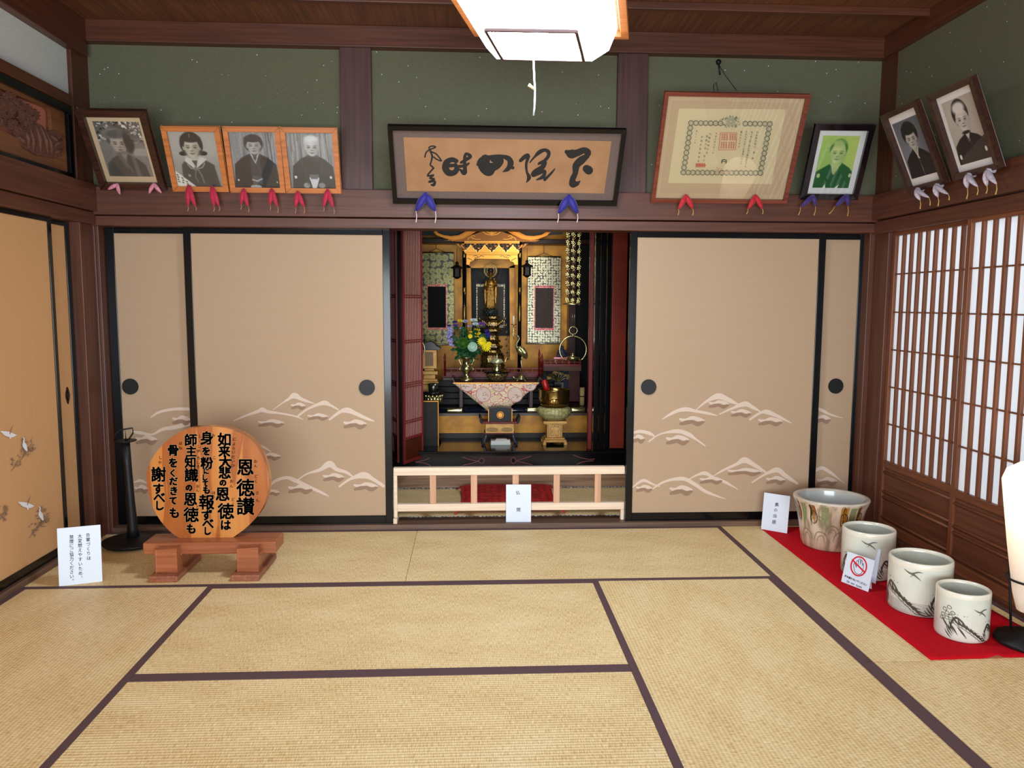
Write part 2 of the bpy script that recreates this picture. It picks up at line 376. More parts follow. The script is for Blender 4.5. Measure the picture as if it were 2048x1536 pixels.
# ------------------------------------------------------------------ tatami
T = .91
def mat_obj(x0, x1, y0, y1, along, label, borders=(1, 1), hm=None, z=0.0, th=.055):
    cx, cy = (x0+x1)/2, (y0+y1)/2; L, Wd = ((x1-x0), (y1-y0)) if along == 'x' else ((y1-y0), (x1-x0))
    t = thing('tatami_mat', label, 'mat', (cx, cy, z-th), (0, 0, 0 if along == 'x' else PI/2), 'tatami mats')
    bx(-L/2+.001, L/2-.001, -Wd/2+.001, Wd/2-.001, 0, th).build('woven_surface', M_tat, t, bevel=.002)
    for s_, on in zip((-1, 1), borders):
        if on: bx(-L/2+.001, L/2-.001, min(s_*(Wd/2-.029), s_*(Wd/2+.0005)), max(s_*(Wd/2-.029), s_*(Wd/2+.0005)), th-.02, th+.0015).build('cloth_border', hm or M_heri, t, bevel=.001)
    return t
xa, xb, xc, xd, xe = .0, .905, 2.735, 3.645, 4.545
mat_obj(xa, 1.815, -.905, 0, 'x', 'tatami mat along the back doors under the wooden plaque')
mat_obj(1.815, xd, -.905, 0, 'x', 'tatami mat along the back doors in front of the altar rail')
mat_obj(xa, xb, -.905-1.83, -.905, 'y', 'tatami mat along the left sliding doors, grain running to the camera')
mat_obj(xb, xc, -1.82, -.905, 'x', 'tatami mat lying crosswise in the middle of the floor')
mat_obj(xb, xc, -2.74, -1.82, 'x', 'tatami mat lying crosswise nearest the camera in the middle')
mat_obj(xc, xd, -.905-1.83, -.905, 'y', 'tatami mat lying lengthwise between the middle mats and the right column')
mat_obj(xd, xe, -1.81, 0, 'y', 'tatami mat under most of the red felt cloth and porcelain pots')
mat_obj(xd, xe, -3.63, -1.812, 'y', 'tatami mat in the near right corner below the red cloth')
S('floor_2', bx(xa, xd, -4.6, -2.743, -.055, 0), M_tat)
M_heriw = brocade('white_patterned_border', (70, 70, 76), (226, 226, 222), (236, 236, 232), 40, 0, .8, .5)
mat_obj(1.42, 3.46, .165, .955, 'x', 'tatami mat with white patterned borders inside the altar room', hm=M_heriw, z=.025, th=.07)
# ------------------------------------------------------------------ sliding doors (fusuma)
dn = [0]
def fusuma(axis, a0, a1, off, z0, z1, m, label, st=.032, th=.02, back=1, rail=None):
    dn[0] += 1; rail = rail or st
    loc = ((a0+a1)/2, off, z0) if axis == 'x' else (off, (a0+a1)/2, z0)
    o = bpy.data.objects.new('door_%d' % dn[0], None); COL.objects.link(o); o.location = loc; o.matrix_basis = Matrix.Translation(Vector(loc)); tag(o, label, None, None, 'structure')
    mb = MB()
    def bb(u0, u1, d0, d1, w0, w1):
        if axis == 'x': mb.box(u0, u1, off+d0, off+d1, w0, w1)
        else: mb.box(off-d1, off-d0, u0, u1, w0, w1)
    bb(a0, a0+st, 0, th+.006, z0, z1); bb(a1-st, a1, 0, th+.006, z0, z1); bb(a0+st, a1-st, 0, th+.006, z0, z0+rail); bb(a0+st, a1-st, 0, th+.006, z1-rail*.7, z1)
    mb.build('frame', M_black, o, True, bevel=.002); mb = MB(); bb(a0+st*.5, a1-st*.5, .006, th, z0+st*.5, z1-st*.5); mb.build('paper_panel', m, o, True)
    return o
d1 = fusuma('x', .484, 1.665, .035, .03, 1.787, M_fus, 'left front sliding door with white mountains, beside the altar opening', .042, rail=.05)
d2 = fusuma('x', .03, .62, .068, .03, 1.787, M_fus, 'left rear sliding door, narrow strip beside the corner post', .05, rail=.05)
d3 = fusuma('x', 3.085, 4.272, .035, .03, 1.787, M_fus, 'right front sliding door with white mountains', .042, rail=.05)
d4 = fusuma('x', 4.0, 4.55, .068, .03, 1.787, M_fus, 'right rear sliding door, narrow strip beside the corner post', .05, rail=.05)
d5 = fusuma('y', -2.2, -.40, -.022, .03, 1.795, M_fusl, 'warm-lit tan sliding door with painted cranes on the left wall', .032, rail=.045)
d6 = fusuma('y', -.7, -.158, -.055, .03, 1.795, M_fusl, 'narrow strip of tan sliding door at the left corner', .04, rail=.045)
fusuma('y', -4.0, -2.2, -.055, .03, 1.795, M_fusl, 'tan sliding door outside the frame on the left wall')
def pull(px, py, Y, d):
    p = B(px, py, Y); k = pk(Y)
    h = MB().lathe([(0, .0), (.030, 0), (.036, .002), (.045, -.004), (.047, .0), (.047, .006)], (0, 0, 0), 28)
    h.v = [(p[0]+x, p[1]-.001-z if True else 0, p[2]+y) for x, y, z in h.v]; h.build('round_pull', M_blackm, d, True)
pull(261, 773, .074, d2); pull(734, 775, .041, d1); pull(1297, 774, .041, d3); pull(1671, 772, .074, d4)
p = XX(137, 791, -.055)
h = MB()
h.prism([(p[1]+.02*math.cos(t)*(1+.12*math.cos(4*t)), p[2]+.045*math.sin(t)*(1+.05*math.cos(4*t))) for t in np.linspace(0, 2*PI, 32, endpoint=False)], lambda u, v: (-.058, u, v), (-.006, 0, 0))
h.build('oval_pull', mat('bronze_pull', (70, 50, 34), .35, .7), d6, True)
h = MB(); h.ball((-.056, p[1], p[2]), (.003, .011, .03)); h.build('pull_recess', M_black, d6, True)
# mountains painted on the fusuma (brush strokes in photo coordinates, projected on the door leaf)
def mountains(door, Y, strokes, sc, ox, oy, name='painted_mountains'):
    f0 = onY(Y); f = lambda u, v: f0(ox+u/sc, oy+v/sc); w = MB()
    for k, pts, ws in strokes: w.ribbon(pts, [q*1.2 for q in ws], f, 0 if k == 'w' else 1)
    w.build(name, [M_snow, M_brownp], door, True)
def blob(cx, cy, L, hgt, up=True):
    n = 5; xs = np.linspace(-L/2, L/2, n); r = []
    r.append(('w', [(cx+x*1.05, cy-hgt*.35+hgt*.25*math.sin(i*2.1)) for i, x in enumerate(xs)], [hgt*.3, hgt*.55, hgt*.5, hgt*.6, hgt*.25]))
    r.append(('b', [(cx+x, cy+hgt*.25+hgt*.22*math.sin(i*2.3+1)) for i, x in enumerate(xs)], [hgt*.4, hgt*.6, hgt*.5, hgt*.62, hgt*.4]))
    return r
st = [('w', [(445, 420), (560, 370), (700, 320), (740, 305), (800, 325), (950, 345), (1090, 375), (1160, 405)], [6, 18, 28, 42, 28, 16, 14, 5]),
      ('w', [(850, 305), (940, 240), (1010, 195), (1070, 160), (1150, 200), (1270, 240)], [5, 10, 22, 50, 28, 8]),
      ('w', [(1110, 365), (1200, 300), (1300, 255), (1380, 235), (1450, 265), (1520, 305)], [18, 18, 26, 40, 20, 10]),
      ('w', [(1430, 405), (1530, 330), (1610, 310), (1700, 345), (1800, 390), (1880, 420)], [16, 26, 48, 34, 26, 12]),
      ('w', [(560, 600), (640, 630), (700, 670), (760, 690), (830, 735)], [20, 26, 24, 20, 6]),
      ('w', [(1100, 1025), (1200, 960), (1330, 920), (1430, 860), (1500, 915), (1600, 945), (1680, 1000)], [10, 14, 30, 56, 34, 26, 10]),
      ('w', [(1530, 1090), (1640, 1015), (1780, 975), (1880, 1020), (1980, 1085)], [16, 22, 56, 30, 28]),
      ('w', [(820, 1080), (880, 1030), (990, 1000), (1080, 1030), (1200, 1085), (1340, 1150), (1420, 1190)], [18, 26, 28, 36, 28, 24, 8])]
for q in ((1110, 270, 130, 45), (1310, 380, 190, 45), (1690, 455, 210, 60), (830, 445, 240, 50), (820, 785, 190, 48), (1470, 1000, 190, 55), (1800, 1095, 220, 55), (1130, 1120, 220, 60), (850, 1155, 120, 40)): st += blob(*q)
mountains(d1, .0402, st, 5.12, 380, 760)
st = [('w', [(780, 20), (900, -20), (1000, 0), (1060, 40)], [4, 12, 14, 4])]
st = [('w', [(1030, 118), (1090, 82), (1190, 62), (1285, 62)], [6, 14, 16, 18]), ('w', [(900, 215), (960, 225), (1040, 235), (1110, 200), (1200, 185), (1290, 160)], [10, 20, 10, 18, 24, 26]),
      ('w', [(920, 560), (960, 550), (1010, 570)], [10, 16, 6])]
for q in ((1240, 140, 110, 40), (1000, 275, 130, 40), (965, 610, 80, 36)): st += blob(*q)
mountains(d2, .0732, st, 3.413, 0, 800)
st = [('w', [(315, 325), (420, 265), (510, 245), (600, 262), (690, 278), (770, 297)], [8, 22, 30, 20, 18, 6]),
      ('w', [(600, 245), (680, 180), (780, 135), (860, 165), (950, 205)], [6, 18, 42, 34, 10]),
      ('w', [(790, 285), (890, 240), (1000, 200), (1060, 225), (1130, 262)], [8, 16, 36, 26, 8]),
      ('w', [(1045, 330), (1130, 275), (1190, 268), (1280, 305), (1390, 360)], [16, 16, 34, 22, 6]),
      ('w', [(70, 440), (130, 430), (200, 445), (245, 475), (200, 515)], [14, 24, 24, 10, 8]),
      ('w', [(200, 510), (300, 450), (440, 428), (530, 455), (600, 500), (670, 550)], [6, 10, 28, 30, 14, 8]),
      ('w', [(740, 800), (830, 750), (930, 705), (1000, 670), (1080, 710), (1190, 780)], [6, 16, 22, 42, 28, 10]),
      ('w', [(1065, 855), (1160, 795), (1270, 752), (1340, 800), (1440, 865)], [10, 14, 36, 30, 16]),
      ('w', [(520, 840), (600, 795), (670, 780), (740, 815), (830, 850), (940, 912)], [6, 14, 28, 18, 20, 6]),
      ('w', [(210, 925), (330, 850), (480, 825), (580, 870), (680, 935), (840, 995)], [8, 16, 28, 26, 22, 5]),
      ('w', [(60, 900), (150, 840), (230, 870), (290, 890)], [8, 22, 14, 6])]
for q in ((785, 205, 150, 42), (970, 280, 150, 42), (1215, 350, 180, 45), (560, 345, 190, 50), (440, 505, 170, 52), (110, 495, 90, 45), (1000, 770, 260, 40), (1260, 840, 140, 44), (470, 925, 170, 52), (720, 840, 170, 40), (160, 910, 120, 40)): st += blob(*q)
mountains(d3, .0402, st, 4.18, 1250, 760)
st = [('w', [(1580, 225), (1650, 255), (1720, 290), (1820, 318)], [16, 22, 14, 4]), ('w', [(1560, 785), (1630, 738), (1690, 755), (1830, 860)], [8, 24, 24, 6])]
for q in ((1650, 330, 120, 45), (1690, 850, 150, 45)): st += blob(*q)
mountains(d4, .0732, st, 4.18, 1250, 760)
# cranes and pines on the left door
f0 = onX(-.0272); f = lambda u, v: f0(u/3.4133, 800+v/3.4133)
pb = MB()
def pine(cx, cy, sz, n=30):
    pb.lay = 0
    for i in range(n):
        a = random.uniform(0, 2*PI); r = sz*math.sqrt(random.random()); bxx, byy = cx+r*math.cos(a)*.8, cy+r*math.sin(a)*1.1
        for k in range(6):
            t = random.uniform(0, 2*PI); l = sz*.32; pb.ribbon([(bxx, byy), (bxx+l*math.cos(t), byy+l*math.sin(t))], [2.4, .8], f, 1, n=1)
    pb.ribbon([(cx-sz*.9, cy+sz*1.6), (cx-sz*.4, cy+sz), (cx, cy+sz*.2), (cx+sz*.5, cy-sz*.4)], [3, 5, 5, 3], f, 1)
pine(185, 320, 62); pine(110, 420, 42, 16); pine(290, 800, 58); pine(230, 880, 40, 14); pine(15, 770, 50, 24)
def flying(x, y):
    pb.ribbon([(x-55, y-20), (x-20, y-5), (x, y), (x+20, y+5), (x+50, y+5)], [8, 32, 36, 30, 5], f, 0)
    pb.ribbon([(x+5, y), (x+8, y+30)], [18, 8], f, 0); pb.ribbon([(x+5, y-5), (x+15, y-35), (x+28, y-65)], [7, 4, 2], f, 1)
def standing(x, y):
    pb.ribbon([(x-12, y-60), (x-5, y-50), (x-8, y-30), (x-2, y-5), (x+12, y+28)], [6, 7, 10, 30, 14], f, 0); pb.ribbon([(x+6, y+25), (x+12, y+60)], [4, 2], f, 1)
pb.lay = 200
flying(58, 235); standing(165, 315); flying(178, 718); standing(275, 788)
pb.build('painted_cranes', [M_snow2, M_brownp], d5, True)
# ------------------------------------------------------------------ shoji windows
wn = [0]
def shoji(y1, y0, xp, npan, label, front=True):
    """y1 far edge, y0 near edge; xp room-side face"""
    wn[0] += 1; o = bpy.data.objects.new('window_%d' % wn[0], None); COL.objects.link(o); o.location = (xp, (y0+y1)/2, .03); o.matrix_basis = Matrix.Translation(o.location)
    tag(o, label, None, None, 'structure'); d = .03; st_ = .032
    m = MB(); m.box(xp, xp+d, y0, y0+st_, .03, 1.79); m.box(xp, xp+d, y1-st_, y1, .03, 1.79); m.build('stile', M_shoji['z'], o, True, bevel=.003)
    m = MB(); m.box(xp, xp+d, y0+st_, y1-st_, 1.755, 1.79); m.box(xp, xp+d, y0+st_, y1-st_, .405, .445); m.box(xp, xp+d, y0+st_, y1-st_, .03, .085); m.build('rail', M_shoji['y'], o, True, bevel=.003)
    m = MB(); w = (y1-y0-2*st_)/npan
    for i in range(1, npan): yy = y0+st_+i*w; m.box(xp+.002, xp+.0195, yy-.009, yy+.009, .445, 1.755)
    m.build('vertical_lattice', M_shoji['z'], o, True, bevel=.001)
    m = MB()
    for i in range(1, 6): zz = .445+i*1.31/6; m.box(xp+.008, xp+.0195, y0+st_, y1-st_, zz-.004, zz+.004)
    m.build('cross_lattice', M_shoji['y'], o, True)
    m = MB(); m.add([(xp+.0205, y0+st_*.5, .43), (xp+.0205, y1-st_*.5, .43), (xp+.0205, y1-st_*.5, 1.77), (xp+.0205, y0+st_*.5, 1.77)], [(0, 1, 2, 3)]); m.build('paper', M_shojip, o, True)
    m = MB(); m.box(xp+.012, xp+.02, y0+st_*.5, y1-st_*.5, .07, .42); m.build('lower_panel', M_koshi, o, True)
    m = MB()
    for zz in (.105, .225, .258, .375):
        m.tube([(xp+.008, y0+st_, zz), (xp+.008, y1-st_, zz)], .0085, 8)
    m.build('panel_moulding', M_shoji['y'], o, True)
shoji(-.152, -.895, 4.578, 9, 'white paper lattice window by the back right corner')
shoji(-.875, -1.75, 4.546, 10, 'white paper lattice window nearer the camera on the right wall')
shoji(-1.73, -2.6, 4.578, 10, 'paper lattice window beyond the right frame edge')
shoji(-2.58, -3.5, 4.546, 10, 'paper lattice window further along the right wall')
S('wall_right_rear', bx(4.56, 4.66, YF, -3.5, 0, 1.8), M_green)
S('wall_left_rear', bx(-.11, -.02, YF, -4.0, 0, 2.44), M_fusl)
# ------------------------------------------------------------------ carved transom
tr = thing('carved_transom', 'carved wooden transom panel in black frame above left sliding doors', 'transom', (-.03, -1.0, 2.009))
m = MB(); m.box(-.05, .012, -2.0, -.195, 2.009, 2.038); m.box(-.05, .012, -2.0, -.195, 2.35, 2.392); m.box(-.05, .012, -.236, -.195, 2.038, 2.35)
m.build('black_frame', M_black, tr, True, bevel=.002)
M_tr = wood('transom_wood', (112, 68, 40), (134, 84, 52), 'y', .5); M_carve = mat('carved_brown_wood', (110, 70, 52), .7, 0, (84, 52, 40), (60, 60, 60), 5, .6)
zf = onX(-.008); f = lambda u, v: zf(u/4.04, 100+v/4.04)
outer = [(-1.6, 2.038), (-.236, 2.038), (-.236, 2.35), (-1.6, 2.35)]
hole = [tuple(zf(u/4.04, 100+v/4.04)[1:]) for u, v in ((0, 310), (160, 375), (390, 470), (412, 500), (420, 655), (330, 665), (140, 712), (0, 640))]
m = MB(); fm = lambda u, v: (-.008, u, v); dv = (-.02, 0, 0)
# frame board built as strips round the opening
top = [(-1.6, 2.35), (-1.6, hole[0][1]), hole[0], hole[1], hole[2], (-.236, 2.35)]; rgt = [(-.236, 2.35), hole[2], hole[3], hole[4], (-.236, 2.038)]
bot = [(-.236, 2.038), hole[4], hole[5], hole[6], hole[7], (-1.6, hole[7][1]), (-1.6, 2.038)]
for q in (top, rgt, bot): m.prism(q, fm, dv)
m.build('openwork_board', M_tr, tr, True)
m = MB(); m.box(-.045, -.038, -1.9, -.24, 2.04, 2.35); m.build('salmon_backing', mat('salmon_paper', (190, 116, 92), .8), tr, True)
m = MB(); f = lambda u, v: onX(.002)(u/4.04, 100+v/4.04)
def leafy(cx, cy, r, n=11, k=.14):
    return [(cx+r*(1+k*math.cos(n*t))*math.cos(t), cy+r*(1+k*math.cos(n*t))*math.sin(t)) for t in np.linspace(0, 2*PI, 66, endpoint=False)]
for q_, (cx, cy, r) in enumerate(((-40, 330, 45), (-10, 450, 62), (60, 510, 60), (80, 395, 54), (132, 445, 56), (10, 570, 44), (215, 560, 56), (210, 490, 54), (272, 530, 52), (110, 600, 38), (165, 650, 40))):
    fx_ = onX(.0+.0018*q_); f = lambda u, v, fx_=fx_: fx_(u/4.04, 100+v/4.04)
    m.prism(leafy(cx, cy, r), f, (-.014, 0, 0))
    for k in range(5): a = -.6+k*.7+q_; m.tube([f(cx, cy), f(cx+r*.8*math.cos(a), cy+r*.8*math.sin(a))], [.0035, .001], 5)
f = lambda u, v: onX(.002)(u/4.04, 100+v/4.04)
m.prism([(135, 690), (170, 640), (230, 605), (300, 590), (340, 610), (380, 660), (430, 648), (480, 668), (505, 720), (512, 800), (495, 858), (440, 876), (380, 862), (300, 850), (240, 815), (190, 790)], f, (-.012, 0, 0))
for a in ((200, 640, 230, 800), (240, 620, 270, 830), (290, 610, 330, 845), (330, 620, 390, 850), (375, 670, 420, 850), (410, 690, 470, 760), (430, 780, 500, 720), (440, 830, 500, 800), (150, 700, 200, 770)):
    m.tube([f(a[0], a[1]), f((a[0]+a[2])/2+12, (a[1]+a[3])/2), f(a[2], a[3])], [.004, .012, .004], 7)
m.build('grapevine_carving', M_carve, tr, True)
# ================================================================== FRAMED PICTURES
class Paint:
    """small painter for printed photographs: x 0..1 to the right, y 0..A downwards"""
    def __init__(s, w, A, bg): s.w, s.h, s.A = w, int(w*A), A; s.X, s.Y = np.meshgrid((np.arange(w)+.5)/w, (np.arange(s.h)+.5)/w); s.c = np.zeros((s.h, w, 3)); s.c[:] = bg if np.ndim(bg) else (bg,)*3
    def mix(s, a, col): col = np.array(col if np.ndim(col) else (col,)*3, float); s.c = s.c*(1-a[..., None])+col*a[..., None]; return s
    def E(s, cx, cy, rx, ry, col, soft=.12, rot=0., a=1.):
        x, y = s.X-cx, s.Y-cy; c, n = math.cos(rot), math.sin(rot); d = np.hypot((x*c+y*n)/rx, (-x*n+y*c)/ry); return s.mix(a*np.clip((1+soft/2-d)/soft, 0, 1), col)
    def P(s, pts, col, a=1., soft=.012):
        ins = np.zeros_like(s.X, bool); dist = np.full_like(s.X, 9.); k = len(pts)
        for i in range(k):
            (x0, y0), (x1, y1) = pts[i], pts[(i+1) % k]
            cond = ((y0 > s.Y) != (y1 > s.Y)); xi = (x1-x0)*(s.Y-y0)/((y1-y0) if y1 != y0 else 1e-9)+x0; ins ^= cond & (s.X < xi)
            dx, dy = x1-x0, y1-y0; t = np.clip(((s.X-x0)*dx+(s.Y-y0)*dy)/(dx*dx+dy*dy+1e-12), 0, 1); dist = np.minimum(dist, np.hypot(s.X-x0-t*dx, s.Y-y0-t*dy))
        sd = np.where(ins, dist, -dist); return s.mix(a*np.clip(sd/soft+.5, 0, 1), col)
    def L(s, pts, w, col, a=1., soft=.01):
        for i in range(len(pts)-1):
            (x0, y0), (x1, y1) = pts[i], pts[i+1]; dx, dy = x1-x0, y1-y0; t = np.clip(((s.X-x0)*dx+(s.Y-y0)*dy)/(dx*dx+dy*dy+1e-12), 0, 1)
            d = np.hypot(s.X-x0-t*dx, s.Y-y0-t*dy); s.mix(a*np.clip((w/2-d)/soft+.5, 0, 1), col)
        return s
    def N(s, amp, fx=1, fy=1):
        n = rng.normal(size=(s.h//fy+2, s.w//fx+2)); n = np.kron(n, np.ones((fy, fx)))[:s.h, :s.w]; s.c = np.clip(s.c*(1+amp*n[..., None]), 0, 1); return s
    def face(s, cx, cy, r, sk, dk, tilt=0., beard=False, old=False):
        g = lambda k: tuple(np.array(sk)*k+np.array(dk)*(1-k)); h = r*1.32
        s.E(cx-r*.98, cy+.02, r*.13, r*.28, g(.8)).E(cx+r*.98, cy+.02, r*.13, r*.28, g(.75))
        s.E(cx, cy-r*.12, r*.95, h*.86, g(.95), .08).E(cx, cy+r*.35, r*.8, h*.72, g(.95), .1)
        s.E(cx+r*.62, cy+r*.25, r*.4, h*.75, g(.72), 1.2, 0, .7).E(cx-r*.72, cy+r*.3, r*.25, h*.7, g(.8), 1.2, 0, .5)
        s.E(cx-r*.1, cy-r*.6, r*.55, r*.35, g(1.04), 1.4, 0, .6)
        for q in (-1, 1):
            ex = cx+q*r*.42; ey = cy+r*.04
            s.E(ex, ey, r*.27, r*.15, g(.7), .9, 0, .7); s.E(ex, ey-r*.24, r*.27, r*.055, g(.32 if not old else .5), .6, -q*.07); s.E(ex, ey, r*.19, r*.06, g(.2), .5); s.E(ex, ey+r*.005, r*.07, r*.06, g(.05), .4)
            s.L([(cx+q*r*.28, cy+r*.45), (cx+q*r*.48, cy+r*.8)], r*.05, g(.62), .6 if old else .25, r*.12)
            if old: s.L([(ex-r*.2, ey+r*.2), (ex+r*.18, ey+r*.2)], r*.04, g(.6), .6, r*.06)
        s.L([(cx+r*.12, cy+r*.05), (cx+r*.15, cy+r*.42)], r*.1, g(.72), .6, r*.15); s.E(cx, cy+r*.47, r*.2, r*.09, g(.62), .8); s.E(cx-r*.1, cy+r*.5, r*.05, r*.035, g(.25), .5); s.E(cx+r*.1, cy+r*.5, r*.05, r*.035, g(.25), .5)
        s.E(cx, cy+r*.8, r*.3, r*.075, g(.45), .6); s.L([(cx-r*.28, cy+r*.79), (cx+r*.28, cy+r*.79)], r*.035, g(.2), .8, r*.04); s.E(cx, cy+r*.95, r*.24, r*.05, g(.7), .9, 0, .7)
        if old: s.L([(cx-r*.4, cy-r*.6), (cx+r*.4, cy-r*.62)], r*.03, g(.75), .6, r*.05).L([(cx-r*.42, cy-r*.75), (cx+r*.42, cy-r*.78)], r*.03, g(.78), .5, r*.05)
        return s
    def mesh(s, name, x0, x1, z0, z1, y, parent):
        xs = np.linspace(x0, x1, s.w); zs = np.linspace(z1, z0, s.h); V = [(x, y, z) for z in zs for x in xs]; w = s.w
        Fc = [(j*w+i, (j+1)*w+i, (j+1)*w+i+1, j*w+i+1) for j in range(s.h-1) for i in range(w-1)]
        mb = MB(); mb.v = V; mb.f = Fc; mb.m = [0]*len(Fc); mb.s = [False]*len(Fc); o = mb.build(name, M_paint, parent)
        a = o.data.color_attributes.new('Col', 'FLOAT_COLOR', 'POINT'); c = np.ones((s.h*s.w, 4), np.float32); q = np.clip(s.c, 0, 1).reshape(-1, 3); c[:, :3] = np.where(q <= .04045, q/12.92, ((q+.055)/1.055)**2.4); a.data.foreach_set('color', c.ravel()); return o
def frame(name, label, cat, w, h, tilt, loc, rz, fw, fmat, mat_w=None, mat_m=None, depth=.022, group='framed pictures on the beams', pane=True, inner=None):
    rot = (tilt, 0, rz); t = thing(name, label, cat, loc, rot, group); d = depth
    m = MB(); fm = lambda y: (lambda u, v: (u, y, v))
    X0, X1 = -w/2, w/2
    for q in ([(X0, 0), (X1, 0), (X1-fw, fw), (X0+fw, fw)], [(X0, h), (X0+fw, h-fw), (X1-fw, h-fw), (X1, h)], [(X0, 0), (X0+fw, fw), (X0+fw, h-fw), (X0, h)], [(X1, 0), (X1, h), (X1-fw, h-fw), (X1-fw, fw)]):
        m.prism(q, fm(-d), (0, d, 0))
    m.build('frame', fmat, t, bevel=min(.004, fw*.2))
    bx(X0+fw*.5, X1-fw*.5, -.006, -.002, fw*.5, h-fw*.5).build('backing_board', M_cream if mat_m is None else mat_m, t)
    if pane:
        m = MB(); y = -d*.62; m.add([(X0+fw*.7, y, fw*.7), (X1-fw*.7, y, fw*.7), (X1-fw*.7, y, h-fw*.7), (X0+fw*.7, y, h-fw*.7)], [(0, 1, 2, 3)]); m.build('glass_pane', M_pane, t)
    return t
def kimono(P, cx, ny, sw, top, A, col, lap, inner, robe2=None):
    """shoulders, crossed collars and sleeves"""
    P.P([(cx-.09, ny), (cx+.09, ny), (cx+sw*.62, top+.05), (cx+sw, top+.2), (cx+sw*1.12, A+.1), (cx-sw*1.12, A+.1), (cx-sw, top+.2), (cx-sw*.62, top+.05)], col, 1, .02)
    P.P([(cx-.07, ny-.01), (cx+.07, ny-.01), (cx+.015, top+.17), (cx-.015, top+.17)], inner)
    P.L([(cx-.085, ny-.01), (cx+.03, top+.2), (cx+.1, top+.38)], .022, lap).L([(cx+.085, ny-.01), (cx-.02, top+.17)], .022, lap)
    return P
yb = -.0555
# 1 woman in kimono before foliage, dark frame with cream mount
P = Paint(84, 1.28, .47); P.E(.5, .05, .8, .45, .35, .6)
for i in range(150):
    x, y = random.random(), random.random()**1.5*.5; v = random.choice((.12, .2, .75, .85, .6)); P.E(x, y, random.uniform(.012, .04), random.uniform(.01, .03), v, .5, random.random()*3)
P.P([(0, .46), (1, .42), (1, .62), (0, .6)], .45, .8, .1).P([(.7, .62), (1, .6), (1, .78), (.7, .78)], .62, .7, .05).P([(0, .6), (.35, .62), (.35, 1.28), (0, 1.28)], .42, .7, .1)
P.E(.45, .36, .27, .27, .3, .1).E(.36, .27, .2, .13, .5, .8).E(.62, .5, .14, .22, .2, .3)
P.face(.43, .5, .175, (.66, .64, .62), (.1, .09, .09)); P.E(.42, .29, .22, .1, .33, .5).E(.62, .45, .07, .2, .2, .5)
P.P([(.34, .68), (.54, .68), (.56, .85), (.4, .9)], .42, 1, .03); kimono(P, .47, .74, .42, .78, 1.28, .27, .42, .5); P.P([(.3, .72), (.4, .7), (.52, 1.02), (.46, 1.1)], .36, .9, .03).P([(.62, .74), (.7, .8), (.74, 1.28), (.64, 1.28)], .4, .8, .04)
P.N(.05); P.c = np.clip(P.c*np.array([1.12, 1.07, 1.02])+.04, 0, 1)
t = frame('framed_portrait', 'dark wooden frame with cream mount, grey photograph of a woman in kimono before foliage', 'framed photo', .353, .440, math.radians(34), (.268, yb, 1.997), 0, .032, M_dkframe, mat_m=M_cream, depth=.035)
P.mesh('photograph', -.353/2+.032+.026, .353/2-.032-.026, .032+.034, .44-.032-.034, -.0075, t)
# 2 schoolgirl in sailor collar
P = Paint(84, 1.24, .62); P.E(.5, .3, .9, .7, .7, 1.6); P.P([(0, .7), (1, .7), (1, 1.24), (0, 1.24)], .55, .6, .5)
P.E(.45, .3, .235, .27, .17, .08).E(.25, .5, .08, .05, .15).E(.66, .49, .09, .05, .13)
P.P([(.35, .5), (.54, .5), (.6, .72), (.46, .8), (.32, .72)], .68, 1, .02)
P.P([(.3, .6), (.6, .58), (.85, .74), (.92, 1.24), (.15, 1.24), (.18, .75)], .3, 1, .03); P.P([(.36, .55), (.54, .55), (.56, .7), (.47, .82)], .72, 1, .02)
P.P([(.3, .56), (.4, .62), (.46, .78), (.42, .82), (.25, .66)], .82).P([(.56, .55), (.72, .62), (.6, .72), (.48, .82), (.5, .74)], .82); P.P([(.4, .65), (.52, .65), (.47, .8)], .28, .9)
P.L([(.3, .73), (.36, .82), (.46, .84), (.6, .8), (.66, .7)], .018, .7).L([(.46, .84), (.42, 1.0), (.46, 1.12)], .03, .45).L([(.5, .84), (.56, 1.0), (.58, 1.14)], .03, .5).E(.46, .84, .04, .03, .5)
P.face(.445, .36, .17, (.8, .78, .74), (.08, .08, .08)); P.E(.45, .17, .2, .09, .17, .3).P([(.23, .3), (.27, .18), (.4, .12), (.33, .22), (.29, .36)], .17).P([(.5, .12), (.63, .2), (.67, .32), (.62, .38), (.58, .24)], .17); P.L([(.44, .08), (.44, .15)], .015, .55)
P.E(.3, .98, .03, .03, .6); P.P([(0, .86), (.42, 1.24), (0, 1.24)], .88, 1, .01)
for x, y in ((.05, .97), (.06, 1.02), (.05, 1.07), (.06, 1.12), (.14, 1.04), (.15, 1.09), (.14, 1.14), (.22, 1.12), (.23, 1.17)): P.E(x, y, .022, .014, .25, .6, random.random())
P.N(.03); P.c *= np.array([1, .98, .93])
def por(P, label, w, h, tl, loc, rz, fw, fm, mw, mh, mm, depth=.022):
    t = frame('framed_portrait', label, 'framed photo', w, h, tl, loc, rz, fw, fm, mat_m=mm, depth=depth, pane=(rz == 0)); P.mesh('photograph', -w/2+fw*.9+mw, w/2-fw*.9-mw, fw*.9+mh, h-fw*.9-mh, -.0075, t); return t
por(P, 'light orange wooden frame with photograph of a girl in sailor collar', .305, .353, math.radians(25), (.634, yb, 1.982), 0, .026, M_oak, 0, 0, M_white)
